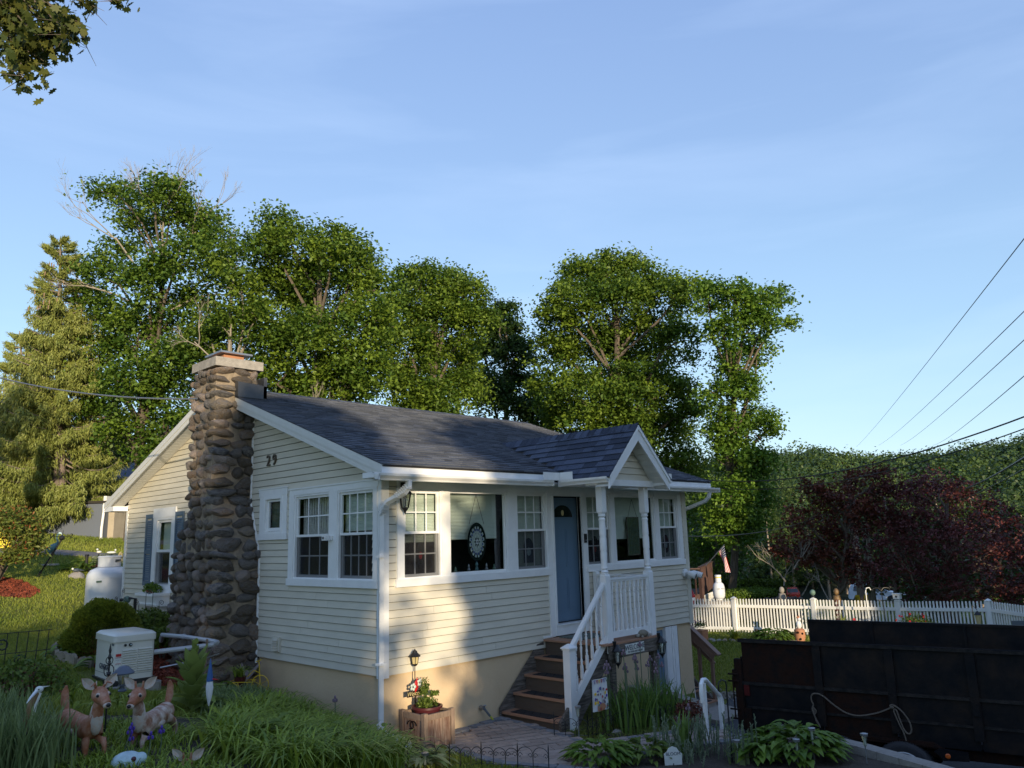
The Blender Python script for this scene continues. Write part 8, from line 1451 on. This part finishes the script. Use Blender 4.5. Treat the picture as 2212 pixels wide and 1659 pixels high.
OAK = [(-4.62, 0.91, 7.81), (-4.47, 0.77, 7.75), (-4.36, 0.42, 7.56), (-4.16, 0.71, 7.87), (-4.48, 0.84, 7.54), (-4.37, 0.48, 7.36), (-4.21, 0.59, 7.43), (-4.14, 0.5, 7.53), (-4.53, 0.94, 7.39), (-4.4, 0.69, 7.27), (-4.21, 0.75, 7.39), (-4.17, 0.54, 7.48), (-4.44, 0.77, 7.12), (-4.41, 0.64, 6.93), (-4.48, 0.92, 7.28), (-4.19, 0.11, 7.51), (-4.14, 0.08, 7.43), (-4.07, 0.04, 7.33), (-4.14, 0.12, 7.31), (-3.98, 0.24, 7.86), (-3.92, 0.19, 7.8), (-3.72, 0.21, 8.04), (-3.65, 0.15, 8.0), (-4.52, 1.24, 7.8), (-4.72, 1.04, 7.71), (-4.88, 1.17, 7.82), (-4.46, 0.69, 8.01), (-4.69, 0.9, 8.12), (-4.24, 0.45, 8.05)]

b = np.array([-6.4, 8.4, .3]); pts_ = np.array(OAK)-b
oakleaf_cluster('branch_leaves', pts_[[0,1,2,3,4,5,6,7,8,9,10,11,12,13,14,23,24,25,26,27,28,0,1,5,9]], tr, 1050, .105, .125, 4); oakleaf_cluster('outer_leaves', pts_[[15,16,17,18,19,20,22]], tr, 130, .06, .12, 6)
g = G(); o0 = Vector((.35, -.9, 7.6)); hub = Vector(tuple(pts_[27]))
hub = Vector(tuple(pts_[26]))+Vector((-.5, .8, .6)); g.tube([o0, o0.lerp(hub, .5)+Vector((0, 0, .5)), hub], [.16, .10, .05], 7)
q = random.Random(3)
for p in pts_: e = Vector(tuple(p)); g.tube([hub, hub.lerp(e, .5)+Vector((q.uniform(-.1, .1), q.uniform(-.1, .1), .12)), e], [.028, .015, .005], 4, cap=False); [g.tube([e, e+Vector((q.uniform(-.3, .3), q.uniform(-.3, .3), q.uniform(-.25, .1)))], [.006, .002], 3, cap=False) for _ in range(3)]
g.o('branches', 'trunk', tr)
crown('crown', [(-1.0, -.8, 9.8, 1.7), (-2.6, .6, 9.4, 2.0), (-2.2, -2.4, 9.6, 1.7), (-1.2, 2.4, 9.0, 1.8)], 'lf_oak', tr, 14, 20, .26, .55, seed=6)
# ------------------------------------------------------------------ unseen trees placed behind the viewer (they shade the yard and mirror in the windows)
def shade_tree(lb, x, y, lobes, m='lf_a', seed=1, h=12, per=10, nl=22, size=.50):
    b = gz(x, y); t = T('shade_tree', lb, 'tree', (x, y, b-.3), 0, 'trees along the road behind the viewer'); g = G(); limbs(g, (0, 0, 0), (0, 0, h*.85), lobes, .34, seed, sub=1); g.o('trunk', 'trunk', t, smooth=True); crown('crown', lobes, m, t, per, nl, size, .7, .6, seed); return t
S_ = Vector((math.sin(R(SUN_AZ)), math.cos(R(SUN_AZ)), 0)); N_ = Vector((-S_.y, S_.x, 0))*-1   # S_: towards the sun, N_: to the right when looking along the light
def sw(s, w): p = S_*s+Vector((.92, -.38, 0))*w; return p.x, p.y
SHADE = [(-11.5, 36, 7.0, 3.0), (-6.3, 34, 7.7, 3.0), (-3.2, 30, 7.5, 1.6), (-.95, 30, 9.3, .9), (4.0, 31, 10.3, 2.6), (7.2, 33, 10.4, 2.7), (11.0, 34, 8.4, 2.6), (14.6, 38, 5.4, 2.3), (19, 36, 5.2, 2.4)]  # unseen crowns, sizes and gaps set to shape shade and sun patches
for i, (w, s, zt, r) in enumerate(SHADE):
    x, y = sw(s, w); b = gz(x, y)-.3; lob = []; q = random.Random(50+i); z = b+1.1
    while z < zt-r*.35:
        rr = r*(.92 if z < zt-1.6*r else .72)
        for k in range(4): a = q.uniform(0, 6.28); lob.append((rr*.45*math.cos(a), rr*.45*math.sin(a), z-b, rr*q.uniform(.55, .75)))
        z += r*.55
    shade_tree('dense roadside tree behind the viewer', x, y, lob, ('lf_a', 'lf_b', 'lf_d')[i % 3], 30+i, zt-b, 17 if -1.5 < w < 8 else 10)
for i, (x, y, zt, r) in enumerate(((-12.5, 19, 6.5, 2.6), (-13, 27, 9, 3.2), (-7.5, 33, 9, 3.0), (-18, 17, 7, 3), (-3.5, 40, 10, 3), (14, -15, 7, 2.6), (20, -17, 8, 3), (26, -14, 8, 3), (31, -20, 9, 3.2), (11, -21, 7, 2.8), (24, -23, 9, 3.2), (36, -12, 9, 3))):
    b = gz(x, y)-.3; lob = []; q = random.Random(150+i); z = b+.9
    while z < zt:
        for k in range(4): a = q.uniform(0, 6.28); lob.append((r*.45*math.cos(a), r*.45*math.sin(a), z-b, r*q.uniform(.55, .75)))
        z += r*.5
    shade_tree('dense tree outside the frame', x, y, lob, ('lf_a', 'lf_b', 'lf_d')[i % 3], 130+i, zt-b, 7, 20, .55)
# unseen undergrowth added behind the viewer to close low gaps in the shade
for i, (w, s, r) in enumerate(((-6, 24, 2.2), (-2.6, 23, 1.7), (2.7, 25, 1.5), (5.4, 24, 1.9), (9, 25, 2.0), (12.5, 27, 1.8))):
    x, y = sw(s, w); b = gz(x, y); t = T('roadside_bush', 'leafy roadside bush behind the viewer', 'bush', (x, y, b), 0, 'bushes along the road behind the viewer'); G().tube([(0, 0, -.2), (0, 0, 1.2)], .08, 5).o('stem', 'trunk', t); crown('foliage', [(q.uniform(-r*.6, r*.6), q.uniform(-r*.6, r*.6), .9+.5*j, r*.7) for j in range(5)], 'lf_d', t, 14, 24, .26, .5, seed=80+i)
# ------------------------------------------------------------------ woods beyond
def belt(name, pts, m, seed, size=.5, per=7, nl=24, clump=.9, kind='stuff', **kw):
    g_ = np.random.default_rng(seed); o, _ = crown(name, pts, m, None, per, nl, size, clump, .55, seed); o['kind'] = 'stuff'; return o
q = random.Random(77); mid = []; mid2 = []; mtr = G()
for i in range(60):   # woods at the middle distance, right
    a = R(48+ (i % 30)*1.55+q.uniform(-.7, .7)); D_ = q.uniform(58, 98) if not 60 < math.degrees(a) < 73.5 else q.uniform(118, 135); x, y = CAM.x+D_*math.sin(a), CAM.y+D_*math.cos(a); h = q.uniform(6.2, 9.0)*(D_/75); z0 = gz(x, y)
    lo = [(x+q.uniform(-1.6, 1.6), y+q.uniform(-1.6, 1.6), z0+h*(.25+.24*j), q.uniform(1.6, 2.6)) for j in range(4)]; (mid if i % 3 else mid2).extend(lo); mtr.tube([(x, y, z0-1), (x+q.uniform(-.4, .4), y, z0+h*.5), (x+q.uniform(-.9, .9), y, z0+h)], [.2, .15, .05], 5)
for i in range(26):  # slim trees close behind the red maples
    a = R(58+i*1.25+q.uniform(-.4, .4)); D_ = q.uniform(36, 50)
    if 61 < math.degrees(a) < 68: continue
    x, y = CAM.x+D_*math.sin(a), CAM.y+D_*math.cos(a); h = q.uniform(4.0, 6.0); z0 = gz(x, y); lo = [(x+q.uniform(-.7, .7), y+q.uniform(-.7, .7), z0+h*(.3+.23*j), q.uniform(.8, 1.25)) for j in range(3)]; (mid2 if i % 2 else mid).extend(lo); mtr.tube([(x, y, z0-1), (x, y, z0+h*1.0)], [.11, .04], 5)
belt('woodland_trees', mid, 'lf_mid', 5, .36, 10, 19, .65); belt('woodland_trees', mid2, 'lf_far', 6, .36, 10, 19, .65); mtr.o('woodland_trunks', 'pole', None, kind='stuff')
left = []; lg = G()
for i in range(34):
    a = R(-2+i*1.35); D_ = q.uniform(50, 66); x, y = CAM.x+D_*math.sin(a), CAM.y+D_*math.cos(a); h = q.uniform(4.5, 7.5); z0 = 2.4 if i < 12 else 1.2; left += [(x+q.uniform(-1.5, 1.5), y, z0+h*(.25+.28*j), q.uniform(1.7, 2.4)) for j in range(3)]; lg.tube([(x, y, z0-1), (x, y, z0+h)], [.2, .06], 5)
belt('dark_woodland', left, 'lf_d', 8, .5, 7, 22, .85); lg.o('dark_woodland_trunks', 'trunk', None, kind='stuff')
# hill
hx_ = np.linspace(-140, 520, 110); hy_ = np.linspace(-140, 420, 100); HX, HY = np.meshgrid(hx_, hy_, indexing='ij'); rel = np.hypot(HX-CAM.x, HY-CAM.y); az = np.degrees(np.arctan2(HX-CAM.x, HY-CAM.y))
ridge = 19.5+2.5*np.sin(az*.11)+2*np.sin(az*.31+1); HZ = -9+(ridge+5)*sstep((rel-110)/150)*sstep((az-20)/22); ok = (rel > 100)
ii = np.arange(HX.size).reshape(HX.shape); HF = np.stack([ii[:-1, :-1], ii[1:, :-1], ii[1:, 1:], ii[:-1, 1:]], -1); m_ = ok[:-1, :-1] & ok[1:, 1:] & (rel[:-1, :-1] < 420); HF = HF[m_]
M['hillm'] = mat('forest floor', (.02, .035, .014), .95, noise=.4, nscale=.2); fast('hill', np.stack([HX, HY, HZ], -1).reshape(-1, 3), HF, 'hillm', smooth=True, kind='structure')
g_ = np.random.default_rng(9); n = 2300; aa = g_.uniform(R(46), R(86), n); rr_ = np.sqrt(g_.uniform(132**2, 272**2, n)); hx1 = CAM.x+rr_*np.sin(aa); hy1 = CAM.y+rr_*np.cos(aa); azd = np.degrees(aa); rd = 19.5+2.5*np.sin(azd*.11)+2*np.sin(azd*.31+1); hz1 = -9+(rd+5)*sstep((rr_-110)/150)*sstep((azd-20)/22)
per = 150; hz1 = hz1+g_.normal(0, .9, n); ix = np.repeat(np.arange(n), per); k = len(ix); cr_ = g_.uniform(2.0, 4.8, n)*np.where(rr_ < 150, .8, 1); d = unit(g_.normal(size=(k, 3))); d[:, 2] = np.abs(d[:, 2]); bumpy = 1+.22*np.sin(d[:, 0]*6+ix)*np.cos(d[:, 1]*5+ix*2); P = np.stack([hx1, hy1, hz1+1.2], 1)[ix]+d*(cr_[ix]*bumpy*g_.uniform(.82, 1, k))[:, None]*np.array([[1, 1, 1.15]])
V, F = leaves(P, unit(d+g_.normal(size=(k, 3))*.45), .72, .8, g_, .1); tone = np.clip(g_.random(n)[ix]**1.6*.85+g_.random(k)*.2, 0, 1); fast('hill_forest', V, F, 'lf_far', attr=tone, kind='stuff')
# ------------------------------------------------------------------ pole, wires
def wire(lb, a, b, sag, r, label_cat='cable', m='black', name='cable'):
    a, b = Vector(a), Vector(b); pts = [a.lerp(b, i/24)-Vector((0, 0, sag*4*(i/24)*(1-i/24))) for i in range(-14 if 'left edge' not in lb else -6, 25)]; return tag(G().tube(pts, r, 5).o(name, m, None, smooth=True), lb, label_cat)
t = T('utility_pole', 'weathered wooden utility pole standing in the red maples', 'utility pole', (27.9, 4.75, -2.6)); tp = Vector((-.5, -.25, 6.25)); G().tube([(0, 0, 0), tp], [.17, .12], 10).o('pole', 'pole', t, smooth=True); sg = G().box(-.28, .22, -.26, -.24, .95, 1.55).o('yellow_sign', 'yellow', t); sg.rotation_euler = (0, 0, R(-55)); text('lettering', 'SLOW', .18, 'black', sg, (-.03, -.265, 1.38), (R(90), 0, 0), .002); text('lettering', 'KIDS', .16, 'black', sg, (-.03, -.265, 1.12), (R(90), 0, 0), .002)
t = T('utility_pole', 'thinner second pole leaning just right of the wooden utility pole', 'utility pole', (29.9, 5.0, -2.6)); G().tube([(0, 0, 0), (-.5, -.25, 4.9)], [.12, .08], 8).o('pole', 'palebark', t, smooth=True)
wire('thin high power line nearest the top of the right edge', (11.92, -5.79, 7.56), (115.96, 37.51, 13.72), 0.25, 0.012)
wire('second thin power line from the right edge down to the hill', (14.41, -5.16, 6.61), (118.31, 35.06, 13.83), 0.3, 0.012)
wire('third thin power line from the right edge down to the hill', (14.49, -5.06, 5.96), (120.64, 32.7, 13.73), 0.3, 0.012)
wire('fourth thin power line from the right edge down to the hill', (15.75, -4.72, 5.33), (113.23, 26.02, 12.59), 0.3, 0.013)
wire('thick black service cable sagging from the right edge to the house trees', (11.19, -5.43, 3.73), (17.26, 5.92, 3.54), 0.55, 0.016)
wire('lower black service cable sagging from the right edge past the slim tree', (11.21, -5.39, 3.5), (18.28, 6.38, 3.34), 0.55, 0.012)
wire('short thick black cable crossing the red maple at the right edge', (7.74, -6.0, 2.75), (21.68, -1.35, 2.81), 0.05, 0.018)
wire('thin cable below the thick one at the right edge', (7.76, -5.97, 2.57), (22.59, -0.71, 2.42), 0.05, 0.009)
wire('pale thin guy wire from the slim tree up to the utility pole', (10.42, 1.8, 1.61), (27.86, 3.83, 3.38), 0.55, 0.01)
wire('pale twisted service drop from the left edge to the chimney', (-3.06, 7.44, 4.81), (-1.39, 2.71, 3.88), .12, .012, m='steel')

t = T('service_mast_loop', 'black drip loop of cable under the rake left of the chimney', 'cable', (-.35, 4.9, 3.95)); G().tube(smooth_pts([(0, .0, .05), (-.02, .12, -.12), (0, .10, -.45), (.05, -.10, -.68), (.12, -.35, -.80)]), .016, 6).o('loop', 'black', t); G().tube(smooth_pts([(0, .0, .02), (-.02, .22, -.05), (0, .2, -.35), (.05, -.05, -.55), (.12, -.35, -.6)]), .014, 6).o('loop', 'black', t)
